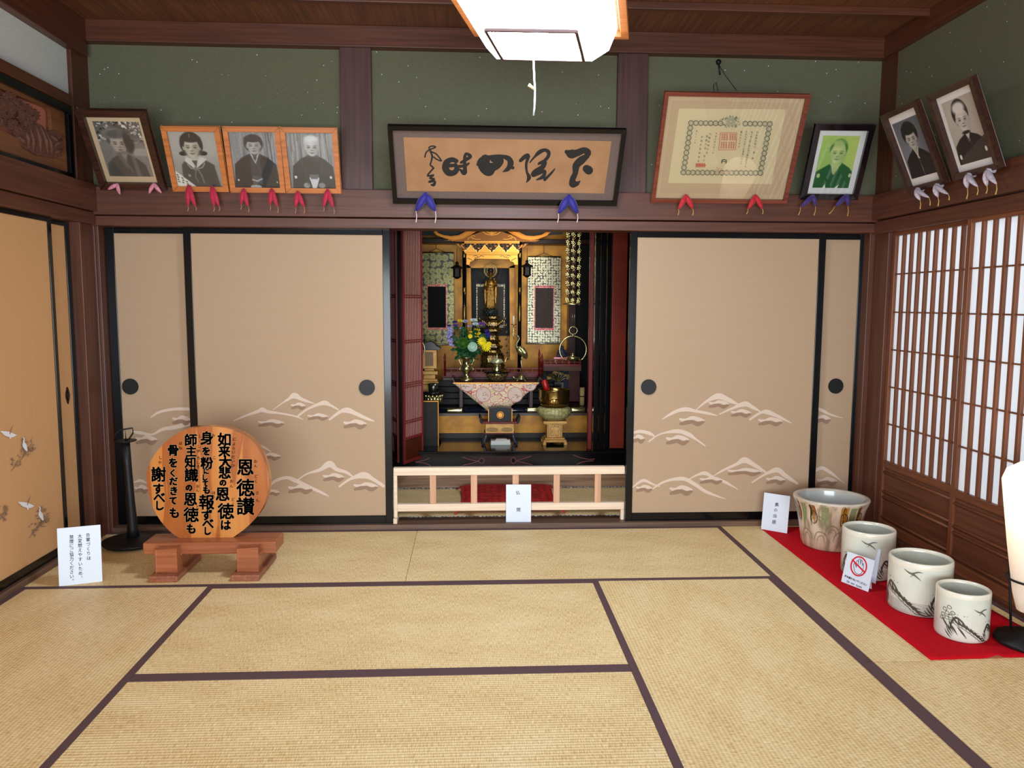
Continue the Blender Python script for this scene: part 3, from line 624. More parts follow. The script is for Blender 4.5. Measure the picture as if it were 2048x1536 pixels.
# 3, 4 couple before plank wall
def planks():
    P = Paint(84, 1.24, .55)
    for i in range(70):
        x = random.random(); P.L([(x, random.uniform(-.1, .6)), (x+random.uniform(-.02, .02), random.uniform(.5, 1.3))], random.uniform(.006, .03), random.choice((.38, .48, .62, .68, .7)), .7, .01)
    P.L([(.82, 0), (.9, 1.24)], .012, .2).L([(.3, 0), (.28, 1.24)], .008, .3); return P
P = planks(); P.E(.5, .27, .2, .2, .13, .15); P.P([(.42, .4), (.58, .4), (.6, .56), (.5, .66), (.4, .56)], .6)
kimono(P, .5, .48, .44, .52, 1.24, .13, .75, .3); P.P([(.4, .56), (.6, .56), (.62, .95), (.38, .95)], .24, .9, .03); P.L([(.42, .5), (.5, .68)], .018, .78).L([(.58, .5), (.5, .68)], .018, .78)
P.P([(.4, .96), (.61, .96), (.61, 1.15), (.4, 1.15)], .32, 1, .02).L([(.4, 1.05), (.5, 1.08), (.6, 1.03)], .03, .7).E(.46, 1.21, .12, .05, .68).E(.1, 1.06, .018, .022, .9).E(.92, 1.1, .014, .018, .8)
P.face(.5, .31, .145, (.74, .73, .71), (.07, .07, .07)); P.E(.49, .17, .18, .075, .13, .25).P([(.33, .28), (.34, .18), (.42, .14), (.38, .24)], .13).P([(.67, .28), (.66, .18), (.58, .14), (.62, .24)], .13); P.N(.03)
por(P, 'light orange wooden frame with photograph of a dark haired woman in black kimono', .302, .353, math.radians(19.5), (.948, yb, 1.978), 0, .026, M_oak, 0, 0, M_white)
P = planks(); P.P([(.42, .44), (.6, .44), (.62, .56), (.52, .64), (.4, .56)], .55); kimono(P, .52, .5, .42, .54, 1.24, .2, .28, .3)
P.P([(.42, .54), (.62, .54), (.62, .92), (.42, .92)], .2, .9, .03).P([(.43, .92), (.62, .92), (.62, 1.04), (.43, 1.04)], .42).P([(.44, 1.02), (.6, 1.02), (.56, 1.24), (.48, 1.24)], .82, 1, .02).L([(.44, 1.0), (.5, 1.18)], .03, .85).L([(.62, 1.0), (.56, 1.18)], .03, .85)
P.E(.36, 1.16, .07, .06, .6).E(.68, 1.16, .07, .06, .55).E(.14, .98, .028, .032, .9).E(.88, .98, .026, .032, .9).L([(.28, .6), (.36, .9), (.4, 1.15)], .03, .3, .7, .04).L([(.72, .6), (.7, .9)], .03, .3, .7, .04)
P.E(.52, .23, .155, .15, .78, .2); P.face(.525, .33, .15, (.82, .81, .8), (.08, .08, .08), old=True); P.E(.52, .15, .13, .06, .85, .9); P.N(.03)
por(P, 'light orange wooden frame with photograph of a white haired old man in kimono', .305, .353, math.radians(19.5), (1.256, yb, 1.978), 0, .026, M_oak, 0, 0, M_white)
# 5 green tinted portrait
g1, g2 = (.74, .79, .42), (.06, .36, .16)
P = Paint(84, 1.42, g1); P.E(.15, .8, .5, .9, (.55, .72, .35), 1.5, 0, .6); P.E(.5, .36, .24, .28, (.34, .52, .26), .15)
P.P([(.4, .62), (.62, .62), (.6, .85), (.5, .98), (.38, .85)], (.72, .78, .5)); P.P([(.34, .76), (.46, .9), (.49, 1.02), (.6, .84), (.66, .72), (.9, .86), (1.02, 1.0), (1.02, 1.42), (0, 1.42), (0, .98)], g2, 1, .02)
P.L([(.4, .74), (.48, 1.0)], .05, (.72, .76, .52)).L([(.64, .74), (.5, 1.04)], .03, (.7, .75, .5)); P.E(.1, 1.08, .045, .06, (.75, .8, .55)).E(.95, 1.06, .035, .055, (.75, .8, .55)).P([(.28, 1.42), (.33, 1.3), (.36, 1.42)], (.9, .92, .8)).P([(.6, 1.42), (.72, 1.3), (.68, 1.42)], (.9, .92, .8))
P.face(.5, .46, .21, (.8, .82, .56), (.12, .34, .16), old=True); P.E(.45, .21, .17, .1, (.68, .74, .46), .9).P([(.27, .45), (.28, .28), (.36, .2), (.33, .34)], (.3, .5, .25)).P([(.72, .45), (.72, .28), (.64, .2), (.68, .34)], (.26, .48, .22)); P.N(.03)
por(P, 'black lacquered frame with green tinted portrait of a man in kimono', .340, .420, math.radians(23), (4.224, yb, 1.980), 0, .03, mat('black_frame_gloss', (26, 16, 20), .12, coat=.6), .036, .036, M_white, .03)
# 6, 7 portraits on the right wall
xr = 4.4795
P = Paint(84, 1.45, (.36, .37, .41)); P.E(.2, .9, .6, .6, (.46, .47, .5), 1.4); P.E(.47, .36, .27, .3, (.1, .1, .1), .1); P.P([(.38, .62), (.58, .62), (.58, .85), (.48, .9)], (.6, .58, .56))
kimono(P, .5, .74, .44, .8, 1.45, (.1, .08, .08), (.78, .76, .74), (.62, .6, .58)); P.L([(.5, .9), (.52, 1.45)], .02, (.75, .73, .72)); P.P([(.5, 1.0), (.95, 1.0), (1, 1.45), (.52, 1.45)], (.12, .09, .09))
P.face(.47, .5, .18, (.74, .72, .7), (.07, .07, .07)); P.E(.46, .25, .23, .14, (.1, .1, .1), .2); P.N(.02)
por(P, 'dark wooden frame with portrait of a short haired woman in dark kimono, right wall', .323, .428, math.radians(24), (xr, -.6645, 1.961), -PI/2, .026, M_dkframe, .018, .04, M_white, .03)
P = Paint(84, 1.55, (.66, .62, .58)); P.E(.3, .4, .5, .6, (.72, .69, .65), 1.4); P.E(.46, .36, .25, .33, (.14, .12, .11), .1); P.P([(.36, .68), (.58, .68), (.6, .95), (.48, 1.0)], (.74, .7, .68))
kimono(P, .5, .86, .46, .9, 1.55, (.13, .1, .1), (.2, .16, .15), (.76, .74, .72)); P.P([(.05, 1.42), (1.0, .98), (1.02, 1.6), (.1, 1.6)], (.25, .2, .19), .9); P.E(.1, 1.36, .035, .06, (.85, .84, .82)).E(.9, 1.32, .035, .06, (.85, .84, .82))
P.face(.48, .52, .2, (.82, .79, .77), (.1, .08, .08), old=True); P.E(.45, .24, .19, .14, (.84, .81, .79), .5); P.E(.48, .83, .12, .04, (.12, .1, .1), .5); P.N(.02)
por(P, 'larger dark wooden frame with portrait of a balding man in crested kimono, right wall', .329, .416, math.radians(22), (xr, -1.0555, 1.966), -PI/2, .026, M_dkframe, .03, .034, M_white, .03)
# calligraphy board
cb = frame('calligraphy_board', 'long black framed calligraphy of brush characters on tan paper above the altar', 'calligraphy', 1.277, .450, math.radians(34.5), (2.3375, -.058, 1.9345), 0, .024, M_black, mat_m=mat('grey_brown_silk', (96, 78, 72), .7, 0, (110, 92, 84), (200, 200, 200)), pane=False, depth=.03)
Mc = cb.matrix_basis; f1 = onM(Mc, -.0085); f = lambda u, v: f1(680+u/3.2, v/3.2)
m = MB(); q = [f(405, 878), f(1738, 904), f(1690, 1238), f(428, 1222)]; m.add(q+[(a, b+.002, c) for a, b, c in q], [(0, 3, 2, 1), (0, 1, 5, 4), (1, 2, 6, 5), (2, 3, 7, 6), (3, 0, 4, 7)])
m.build('tan_paper', mat('aged_tan_paper', (152, 110, 74), .8, 0, (164, 122, 84), (7, 7, 7), 6), cb)
f2 = onM(Mc, -.0092); f = lambda u, v: f2(680+u/3.2, v/3.2); m = MB()
for it_ in (([(1450, 972), (1480, 985), (1520, 978), (1560, 962), (1585, 975), (1580, 1000)], [20, 46, 34, 30, 34, 24]), ([(1580, 1000), (1540, 1030), (1512, 1060), (1505, 1110), (1488, 1150), (1492, 1176), (1515, 1176), (1535, 1160)], [26, 40, 36, 26, 28, 40, 22, 5]), ([(1578, 1080), (1592, 1090)], [40, 44]),
    ([(1155, 1028), (1180, 1005), (1200, 990), (1212, 1000)], [16, 20, 12, 8]), ([(1205, 1005), (1192, 1050), (1196, 1100), (1210, 1135), (1195, 1165)], [16, 12, 10, 20, 5]), ([(1215, 1040), (1240, 1010), (1275, 975), (1310, 960), (1335, 975), (1330, 1005), (1300, 1035), (1270, 1050)], [5, 8, 20, 16, 18, 16, 14, 8]), ([(1275, 1045), (1310, 1035), (1295, 1070), (1250, 1100), (1235, 1120), (1270, 1110), (1310, 1095), (1300, 1130), (1260, 1150)], [12, 20, 24, 26, 20, 16, 14, 18, 6]), ([(1310, 1150), (1350, 1110), (1375, 1080)], [14, 10, 4]),
    ([(878, 1055), (905, 1020), (960, 1003), (1030, 1000), (1078, 1015), (1092, 1045), (1075, 1080), (1045, 1098)], [8, 22, 14, 16, 26, 30, 22, 5]), ([(900, 1045), (930, 1075), (952, 1092), (975, 1075)], [40, 60, 56, 40]), ([(930, 1020), (920, 1060), (960, 1070), (1000, 1060), (1020, 1025), (985, 1015)], [50, 60, 44, 40, 44, 40]), ([(1103, 1074)], [14]),
    ([(745, 1030), (715, 1022), (682, 1040), (675, 1075), (695, 1105), (730, 1105), (748, 1080), (738, 1052)], [20, 24, 30, 34, 32, 26, 26, 16]), ([(700, 1060), (740, 1058)], [18, 14]), ([(775, 1040), (810, 1020), (835, 1000), (805, 985), (797, 1030), (800, 1070), (795, 1105), (768, 1085)], [12, 16, 16, 12, 16, 18, 26, 8]), ([(760, 1065), (800, 1060), (825, 1045)], [14, 14, 8]),
    None, ([(543, 1005), (552, 975), (575, 958), (600, 948), (612, 940), (590, 935), (570, 945), (585, 970), (615, 985), (640, 1015), (648, 1030), (620, 1020), (600, 1005)], 7), ([(578, 970), (590, 1000), (582, 1040), (578, 1055), (598, 1075), (590, 1085), (560, 1125), (600, 1120), (575, 1140), (605, 1145), (568, 1165), (606, 1160), (600, 1183), (585, 1183)], [7, 8, 6, 6, 8, 7, 7, 6, 8, 7, 8, 10, 14, 7])):
    if it_ is None: m.build('brush_characters', M_ink, cb); m = MB(); continue
    pts, ws = it_
    m.ribbon(pts, [w_*1.22+2.5 for w_ in (ws if isinstance(ws, list) else [ws*.8]*len(pts))], f)
m.build('brush_signature', M_ink, cb)
# certificate
ct = frame('framed_certificate', 'large certificate with ring border and red seal in thin reddish brown frame', 'framed certificate', .795, .608, math.radians(26.5), (3.574, yb, 1.9535), 0, .020, wood('mahogany_frame', (104, 44, 30), (132, 64, 44), 'x', .25), mat_m=mat('beige_mount', (206, 178, 142), .8), depth=.03)
fr = ct; Mc = ct.matrix_basis
m = MB(); m.box(-.795/2+.02+.03, .795/2-.05, -.0075, -.006, .05, .608-.05); m.build('inner_mount', mat('beige_mount_inner', (196, 170, 136), .8), ct)
f1 = onM(Mc, -.009); fz = lambda u, v: f1(1280+u/5.486, 160+v/5.486)
q = [fz(428, 312), fz(1600, 322), fz(1440, 1142), fz(308, 1130)]; m = MB(); m.add(q+[(a, b+.0015, c) for a, b, c in q], [(0, 3, 2, 1), (0, 1, 5, 4), (1, 2, 6, 5), (2, 3, 7, 6), (3, 0, 4, 7)]); m.build('certificate_paper', mat('certificate_paper', (216, 198, 158), .7), ct)
f2 = onM(Mc, -.0095); f = lambda u, v: f2(1280+u/5.486, 160+v/5.486); m = MB()
def ring(cx, cy, r, w, mi=0, n=10): m.ribbon([(cx+r*math.cos(t), cy+r*math.sin(t)) for t in np.linspace(0, 2*PI, n+1)], w, f, mi, n=2)
for a, b_, k in (((560, 472), (1425, 482), 17), ((560, 472), (475, 1015), 11), ((475, 1015), (1320, 1020), 17), ((1425, 482), (1320, 1020), 11)):
    for i in range(k):
        x, y = a[0]+(b_[0]-a[0])*i/(k-1), a[1]+(b_[1]-a[1])*i/(k-1)
        if 890 < x < 1110 and y < 500 or 820 < x < 1080 and y > 990 and y < 1030 and False: continue
        ring(x, y, 26, 11); ring(x, y, 12, 5, 3, 6)
for i in range(60):
    a = random.uniform(0, 2*PI); r = random.uniform(60, 110); x, y = 995+r*1.05*math.cos(a), 460+r*.62*math.sin(a); m.ribbon([(x, y), (x+random.uniform(-18, 18), y+random.uniform(-18, 18))], [random.uniform(6, 16), 4], f, random.choice((0, 3)), n=2)
ring(995, 455, 46, 8, 3, 16); ring(995, 455, 24, 22, 3, 12)
for i in range(26):
    a = random.uniform(0, 2*PI); r = random.uniform(20, 90); x, y = 900+r*1.2*math.cos(a), 1000+r*.7*math.sin(a); m.ribbon([(x, y), (x+random.uniform(-20, 20), y+random.uniform(-20, 20))], [10, 4], f, 4, n=2)
for u0, v0, u1, v1, tx, sz in ((1285, 575, 1240, 860, '日本国天皇は　表　彰', 27), (1228, 575, 1155, 950, '勲六等に叙し単光旭日章を授与する', 25), (1170, 570, 1110, 920, '平成元年九月一日皇居において', 25), (1112, 572, 1085, 730, '璽をおさせる', 25), (838, 590, 800, 800, '平成元年九月二日', 22), (770, 595, 735, 800, '内閣総理大臣', 25), (735, 620, 700, 880, '国務大臣　承る', 27), (680, 625, 640, 890, '総理府賞勲局長', 24), (622, 562, 602, 690, '第六十二号', 19)):
    n = len(tx); m.text([(c, u0+(u1-u0)*i/(n-1), v0+(v1-v0)*i/(n-1), sz) for i, c in enumerate(tx) if c != '　'], f, 1, .0)
for x0, y0, s_ in ((890, 585, 1), (975, 585, 1), (880, 675, 1), (965, 675, 1)):
    for k in range(4): m.ribbon([(x0+8, y0+8+k*20), (x0+72, y0+8+k*20)], 5, f, 2, n=1)
    for k in range(3): m.ribbon([(x0+12+k*27, y0+10), (x0+12+k*27-random.choice((0, 6)), y0+72)], 5, f, 2, n=1)
[m.ribbon([a_, b_], 5, f, 2, n=1) for a_, b_ in (((880, 578), (1060, 578)), ((1060, 578), (1048, 765)), ((1048, 765), (862, 765)), ((862, 765), (880, 578)))]
for k in range(6): m.ribbon([(618+k*18, 915), (614+k*18, 952)], 12, f, 2, n=1)
m.ribbon([(615, 930), (715, 935)], 14, f, 2, n=1); m.ribbon([(895, 910), (900, 875), (945, 878), (940, 912)], 8, f, 1, n=2); m.ribbon([(905, 892), (935, 894)], 7, f, 1, n=1)
m.build('printed_border_and_text', [mat('print_grey_green', (120, 116, 92), .7), M_ink, mat('seal_red', (200, 96, 72), .7), mat('print_pale', (170, 164, 136), .7), mat('print_pinkish', (206, 168, 130), .7)], ct)
m = MB(); m.tube([tuple(B(1428, 184, -.29)), tuple(B(1427, 170, -.28)), tuple(B(1432, 165, -.28)), tuple(B(1436, 182, -.29))], .0025, 6); m.build('wire_hanger', M_blackm, ct, True)
wr = thing('wall_hook', 'small dark hook with string at top of green wall above the certificate', 'hook', tuple(B(1437, 126, .02)))
m = MB(); m.ball(tuple(B(1437, 124, .02)), .016); m.tube([tuple(B(1437, 124, .015)), tuple(B(1440, 150, .015))], .004, 6); m.build('hook', M_blackm, wr, True)
m = MB(); m.tube([tuple(B(1437, 128, .012)), tuple(B(1450, 150, -.1)), tuple(B(1474, 182, -.31))], .0018, 5); m.build('string', M_blackm, wr, True)
# ------------------------------------------------------------------ cloth rests (small padded cloth charms over the pegs)
def rest(fm, ap, ends, cords, col, r, label, g, cord_col, dirv):
    a = Vector(fm(*ap)); t = thing('cloth_peg_cover', label, 'cloth ornament', a, (0, 0, 0), g)
    m = MB()
    for e in ends:
        b = Vector(fm(*e)); k = 8; P_ = []; R_ = []
        for i in range(k):
            u = i/(k-1); side = .18*math.sin(PI*u)*(1 if e[0] > ap[0] else -1)
            P_.append(a.lerp(b, u)+Vector(dirv)*(.006*math.sin(PI*u))); R_.append(r*(.5+.75*math.sin(PI*min(1, u*.95+.12))**.9) if u < 1 else r*.25)
        m.tube(P_, R_, 8, 0, .7)
    d = Vector(dirv); m.tube([a-d*.035, a+d*.004], r*.8, 8); m.build('padded_cloth', col, t, True)
    for e, c in zip(ends, cords or []):
        b, c_ = Vector(fm(*e)), Vector(fm(*c)); mid = (b+c_)/2+Vector((.004, 0, 0)); MB().tube([b, mid, c_], [.0022, .0022, .0034], 6).build('cord', cord_col, t, True)
fb = onY(-.100)
def cl(n, c): return mat(n, c, .65, 0, tuple(int(x*.82) for x in c), (120, 120, 120), 3, .4, sheen=.2)
pk_, rd_, bl_, rr_, pu_, wh_ = cl('pink_crepe', (226, 140, 160)), cl('crimson_crepe', (196, 22, 62)), cl('blue_crepe', (30, 20, 130)), cl('red_crepe', (206, 20, 34)), cl('purple_crepe', (62, 36, 118)), cl('pale_lilac_crepe', (204, 192, 206))
cg, cgold, cw = mat('tan_cord', (170, 120, 90), .7), mat('gold_cord', (190, 150, 80), .6), mat('white_cord', (226, 206, 206), .7)
G = 'cloth peg covers under the frames'
for ap, en, co, c, r, lb, cc in (
    ((235, 369), [(216, 379), (240, 389)], None, pk_, .009, 'pink folded cloth cover, left one under the leftmost portrait', cg), ((308, 368), [(298, 387), (323, 386)], None, pk_, .009, 'pink folded cloth cover, right one under the leftmost portrait', cg),
    ((377, 373), [(376, 412), (391, 413)], [(375, 422), (392, 421)], rd_, .0125, 'crimson padded cloth cover, left one under the sailor collar girl', cg), ((424, 375), [(428, 413), (438, 412)], [(427, 423), (438, 422)], rd_, .0125, 'crimson padded cloth cover, right one under the sailor collar girl', cg),
    ((487, 380), [(482, 409), (496, 413)], [(481, 419), (497, 424)], rd_, .0115, 'crimson padded cloth cover, left one under the dark haired woman', cg), ((543, 380), [(540, 410), (555, 413)], [(540, 420), (555, 426)], rd_, .0115, 'crimson padded cloth cover, right one under the dark haired woman', cg),
    ((595, 385), [(591, 415), (608, 414)], [(590, 427), (608, 427)], rd_, .0115, 'crimson padded cloth cover, left one under the white haired old man', cg), ((655, 381), [(647, 414), (667, 415)], [(647, 423), (668, 428)], rd_, .0115, 'crimson padded cloth cover, right one under the white haired old man', cg),
    ((851, 390), [(832, 422), (871, 422)], [(832, 445), (870, 446)], bl_, .019, 'dark blue cloth cover, left one under the calligraphy board', cw), ((1138, 394), [(1117, 427), (1155, 427)], [(1115, 445), (1154, 445)], bl_, .019, 'dark blue cloth cover, right one under the calligraphy board', cw),
    ((1372, 392), [(1357, 418), (1386, 418)], [(1356, 430), (1385, 431)], rr_, .0125, 'bright red cloth cover, left one under the certificate', cgold), ((1511, 392), [(1496, 418), (1525, 418)], [(1493, 428), (1525, 428)], rr_, .0125, 'bright red cloth cover, right one under the certificate', cgold),
    ((1626, 392), [(1601, 414), (1631, 412)], [(1597, 430), (1628, 431)], pu_, .012, 'purple cloth cover, left one under the green portrait', cgold), ((1693, 391), [(1670, 413), (1696, 412)], [(1658, 428), (1695, 432)], pu_, .012, 'purple cloth cover, right one under the green portrait', cgold)):
    rest(fb, ap, en, co, c, r, lb, G, cc, (0, -1, 0))
fx = onX(4.438)
for ap, en, co, lb in (((1834, 379), [(1840, 400), (1858, 395)], [(1840, 418), (1860, 411)], 'pale lilac cloth cover, farther one under the woman portrait on the right wall'), ((1872, 371), [(1876, 394), (1896, 388)], [(1876, 412), (1898, 400)], 'pale lilac cloth cover, nearer one under the woman portrait on the right wall'),
    ((1936, 350), [(1935, 376), (1955, 373)], [(1933, 398), (1954, 390)], 'pale lilac cloth cover, farther one under the balding man portrait'), ((1975, 341), [(1974, 372), (1993, 368)], [(1972, 387), (1991, 389)], 'pale lilac cloth cover, nearer one under the balding man portrait')):
    rest(fx, ap, en, co, wh_, .013, lb, G, cgold, (-1, 0, 0))
# ================================================================== CEILING LAMP
lrot = (0, math.radians(4), math.radians(-12.8)); lc = (2.405, -1.36, 2.39)
cl_ = thing('ceiling_lamp', 'square hanging lamp with white shade, wooden rim and pull cord', 'ceiling lamp', lc, lrot)
def sq(h, z): return [(-h, -h, z), (h, -h, z), (h, h, z), (-h, h, z)]
m = MB(); V = sum([sq(.30, .18), sq(.268, .065), sq(.205, 0), sq(.172, -.001)], [])
m.add(V, [(i*4+j, i*4+(j+1) % 4, i*4+4+(j+1) % 4, i*4+4+j) for i in range(3) for j in range(4)])
m.build('white_shade', mat('lamp_shade_glow', (250, 250, 250), .5, emit=(222, 236, 255), es=9), cl_)
m = MB(); m.add(sq(.173, .002), [(0, 1, 2, 3)]); m.build('bottom_diffuser', mat('lamp_bottom_glow', (250, 248, 240), .5, emit=(226, 238, 255), es=108), cl_)
m = MB(); h = .174
for a in (-1, 1): m.box(-h, h, a*h-.006, a*h+.006, -.012, .004); m.box(a*h-.006, a*h+.006, -h, h, -.012, .004)
m.build('bottom_rim', M_post['x'], cl_)
m = MB()
for h, z0, z1 in ((.345, .135, .16), (.325, .16, .185)):
    for a in (-1, 1): m.box(-h, h, min(a*h, a*(h-.035)), max(a*h, a*(h-.035)), z0, z1); m.box(min(a*h, a*(h-.035)), max(a*h, a*(h-.035)), -h+.035, h-.035, z0, z1)
m.build('wooden_rim', M_oak, cl_, bevel=.003)
bx(-.3, .3, -.3, .3, .19, .2).build('top_cover', M_ceil, cl_); m = MB(); m.tube([(0, 0, .235), (.02, 0, .51)], .012, 8); m.build('hanging_rod', M_blackm, cl_)
LYc = -1.36; m = MB(); c0 = B(1066.5, 68, LYc); pts = [(c0[0], LYc, 2.395)]+[tuple(B(x, y, LYc)) for x, y in ((1067, 120), (1069, 165), (1070, 180), (1069, 215), (1067, 231))]
m.tube(pts, .0035, 6); m.build('pull_cord', mat('pale_cord', (200, 216, 226), .6), cl_, True)
m = MB(); m.tube([tuple(B(1069, 179, LYc-.008)), tuple(B(1058, 170, LYc-.02))], [.004, .007], 8); m.build('cord_tag', mat('cord_tag_yellow', (236, 216, 150), .5), cl_, True)
# ================================================================== LEFT FLOOR GROUP
# standing no-smoking notice
p0, p1 = Fl(118, 1173), Fl(205, 1163); rz = math.atan2(p1[1]-p0[1], p1[0]-p0[0])
ns = thing('notice_card', 'white card with three columns of writing leaning by the left sliding door', 'sign', ((p0[0]+p1[0])/2, (p0[1]+p1[1])/2, 0), (math.radians(-6), 0, rz), 'white signs')
w = float(np.hypot(*(p1-p0)[:2])); h = .278; m = MB(); m.box(-w/2, w/2, 0, .004, 0, h); m.build('card', M_sign, ns, bevel=.001)
m = MB(); m.rbox((0, .052, .09), (.05, .003, .19), (math.radians(24), 0, 0)); m.build('rear_strut', M_sign, ns)
f1 = onM(ns.matrix_basis, -.0006); f = lambda u, v: f1(u/3.4133, 800+v/3.4133); m = MB()
for u0, v0, u1, v1, tx in ((600, 922, 606, 1080, '合掌づくりは'), (545, 930, 550, 1215, '大変燃えやすいため、'), (488, 936, 490, 1235, '禁煙にご協力ください。')):
    n = len(tx); m.text([(c, u0+(u1-u0)*i/(n-1), v0+(v1-v0)*i/(n-1), 30) for i, c in enumerate(tx)], f, 0, .01)
m.build('lettering', M_ink, ns)
# iron candle stand
cs = thing('candle_stand', 'tall black iron candlestick on round base in the back left corner', 'candlestick', (.237, -.22, 0))
m = MB(); m.lathe([(.10, 0), (.15, .006), (.163, .02), (.163, .026), (.10, .032), (.05, .045)], (.237, -.22, 0), 40); m.build('round_base', M_blackm, cs, True)
m = MB(); m.tube([(.237, -.22, .04), (.236, -.22, .09), (.232, -.22, .25), (.225, -.22, .45), (.218, -.22, .585)], [.034, .028, .022, .021, .024], 16); m.build('stem', M_blackm, cs, True)
m = MB(); m.lathe([(.02, 0), (.055, .004), (.06, .01), (.05, .009), (.01, .008)], (.218, -.22, .583), 28); m.build('drip_dish', M_blackm, cs, True)
m = MB(); m.tube([(.222, -.22, .59), (.222, -.22, .65)], [.004, .001], 6); m.build('spike', M_blackm, cs, True)
m = MB(); m.tube([tuple(B(x, y, -.22)) for x, y in ((229, 882), (231, 868), (240, 860), (265, 856), (266, 866), (258, 878), (250, 882))], .0045, 8); m.build('wire_loop', M_blackm, cs, True)
# carved round plaque on bench
bn = thing('wooden_plaque_stand', 'low reddish wooden bench with two block feet holding the round plaque', 'stand', (.835, -.66, 0))
M_bench = wood('bench_wood', (142, 76, 44), (170, 98, 60), 'x', .35, .2); M_benchy = wood('bench_foot_wood', (130, 74, 50), (156, 96, 66), 'y', .4)
m = MB(); m.box(.505, 1.16, -.735, -.57, .103, .165); m.build('beam', M_bench, bn, True, bevel=.008)
for x0 in (.592, .985):
    m = MB(); m.box(x0-.02, x0+.118, -.845, -.50, 0, .032); m.build('foot_plank', M_benchy, bn, True, bevel=.006)
    m = MB(); m.prism([(-.80, .032), (-.54, .032), (-.54, .1025), (-.7355, .1025), (-.7355, .15), (-.80, .15)], lambda u, v: (x0, u, v), (.098, 0, 0)); m.build('foot_block', M_bench, bn, True, bevel=.006)
pl = thing('round_plaque', 'thick round wooden plaque carved with black writing standing on the bench', 'plaque', (.795, -.62, .165))
M_disc, nt, b, L = mat_nodes('plaque_wood')
tc = nt.nodes.new('ShaderNodeTexCoord'); mp = nt.nodes.new('ShaderNodeMapping'); mp.inputs['Rotation'].default_value = (0, -.35, 0); mp.inputs['Scale'].default_value = (11, 11, 1.2)
n1 = nt.nodes.new('ShaderNodeTexNoise'); n1.inputs['Scale'].default_value = 1; n1.inputs['Detail'].default_value = 3; n1.inputs['Distortion'].default_value = .6
r = nt.nodes.new('ShaderNodeValToRGB'); r.color_ramp.elements[0].position = .3; r.color_ramp.elements[1].position = .7
r.color_ramp.elements[0].color = (*lin((176, 100, 36)), 1); r.color_ramp.elements[1].color = (*lin((208, 140, 70)), 1); k = r.color_ramp.elements.new(.46); k.color = (*lin((160, 82, 26)), 1); k = r.color_ramp.elements.new(.5); k.color = (*lin((196, 122, 52)), 1)
L.new(tc.outputs['Object'], mp.inputs[0]); L.new(mp.outputs[0], n1.inputs[0]); L.new(n1.outputs[0], r.inputs[0]); L.new(r.outputs[0], b.inputs['Base Color']); b.inputs['Roughness'].default_value = .3; b.inputs['Coat Weight'].default_value = .35
fd = onY(-.655); out = [tuple(fd(x/3.4133, 800+y/3.4133)) for x, y in ((1270, 968), (1180, 912), (1100, 830), (1040, 720), (1007, 600), (1003, 500), (1028, 420), (1080, 340), (1150, 270), (1250, 207), (1350, 184), (1450, 181), (1560, 195), (1660, 236), (1740, 300), (1790, 380), (1820, 470), (1833, 570), (1825, 650), (1790, 740), (1740, 812), (1680, 872), (1600, 932), (1555, 968))]
zf_ = .163; oc = []
for i in range(len(out)-1):
    p_, q_, r_, s_ = (np.array(out[max(0, min(len(out)-1, i+k))]) for k in (-1, 0, 1, 2))
    for t in (0, .25, .5, .75): oc.append(.5*(2*q_+(r_-p_)*t+(2*p_-5*q_+4*r_-s_)*t*t+(3*q_-p_-3*r_+s_)*t**3))
oc.append(np.array(out[-1])); pts = [(q[0], max(q[2], zf_)) for q in oc]; pts[0] = (pts[0][0], zf_); pts[-1] = (pts[-1][0], zf_)
m = MB(); m.prism(pts, lambda u, v: (u, -.655, v), (0, .06, 0)); m.build('wooden_disc', M_disc, pl, True, bevel=.008, seg=3)
f1 = onY(-.6556); f = lambda u, v: f1(u/3.4133, 800+v/3.4133); f3 = onY(-.6562); g = lambda u, v: f3(u/3.4133, 800+v/3.4133)
big = [('恩', 1675, 462, 122), ('徳', 1676, 602, 128), ('讃', 1676, 728, 128), ('如', 1532, 272, 98), ('来', 1532, 352, 84), ('大', 1538, 425, 92), ('悲', 1534, 500, 88), ('の', 1522, 566, 52), ('恩', 1520, 645, 102), ('徳', 1542, 762, 116), ('は', 1540, 855, 78),
       ('身', 1412, 262, 96), ('を', 1408, 350, 66), ('粉', 1412, 432, 88), ('に', 1408, 488, 44), ('し', 1398, 530, 48), ('て', 1403, 572, 48), ('も', 1410, 616, 58), ('報', 1410, 700, 110), ('ず', 1412, 788, 80), ('べ', 1420, 846, 84), ('し', 1415, 895, 62),
       ('師', 1302, 276, 90), ('主', 1305, 352, 80), ('知', 1300, 428, 82), ('識', 1306, 515, 100), ('の', 1290, 600, 52), ('恩', 1300, 680, 98), ('徳', 1305, 786, 108), ('も', 1305, 880, 76), ('骨', 1182, 345, 82), ('を', 1182, 430, 72), ('く', 1180, 500, 58), ('だ', 1184, 556, 62), ('き', 1186, 622, 66), ('て', 1182, 688, 62), ('も', 1190, 772, 80),
       ('謝', 1082, 510, 108), ('す', 1080, 608, 82), ('べ', 1088, 668, 86), ('し', 1088, 722, 74)]
m = MB(); 
for c_, u_0, v_0, sz_ in big: m.text([(c_, u_0, v_0, sz_)], f, 0, min(.085, 4.6/sz_)); m.text([(c_, u_0, v_0, sz_)], g, 1, min(.055, 2.5/sz_))
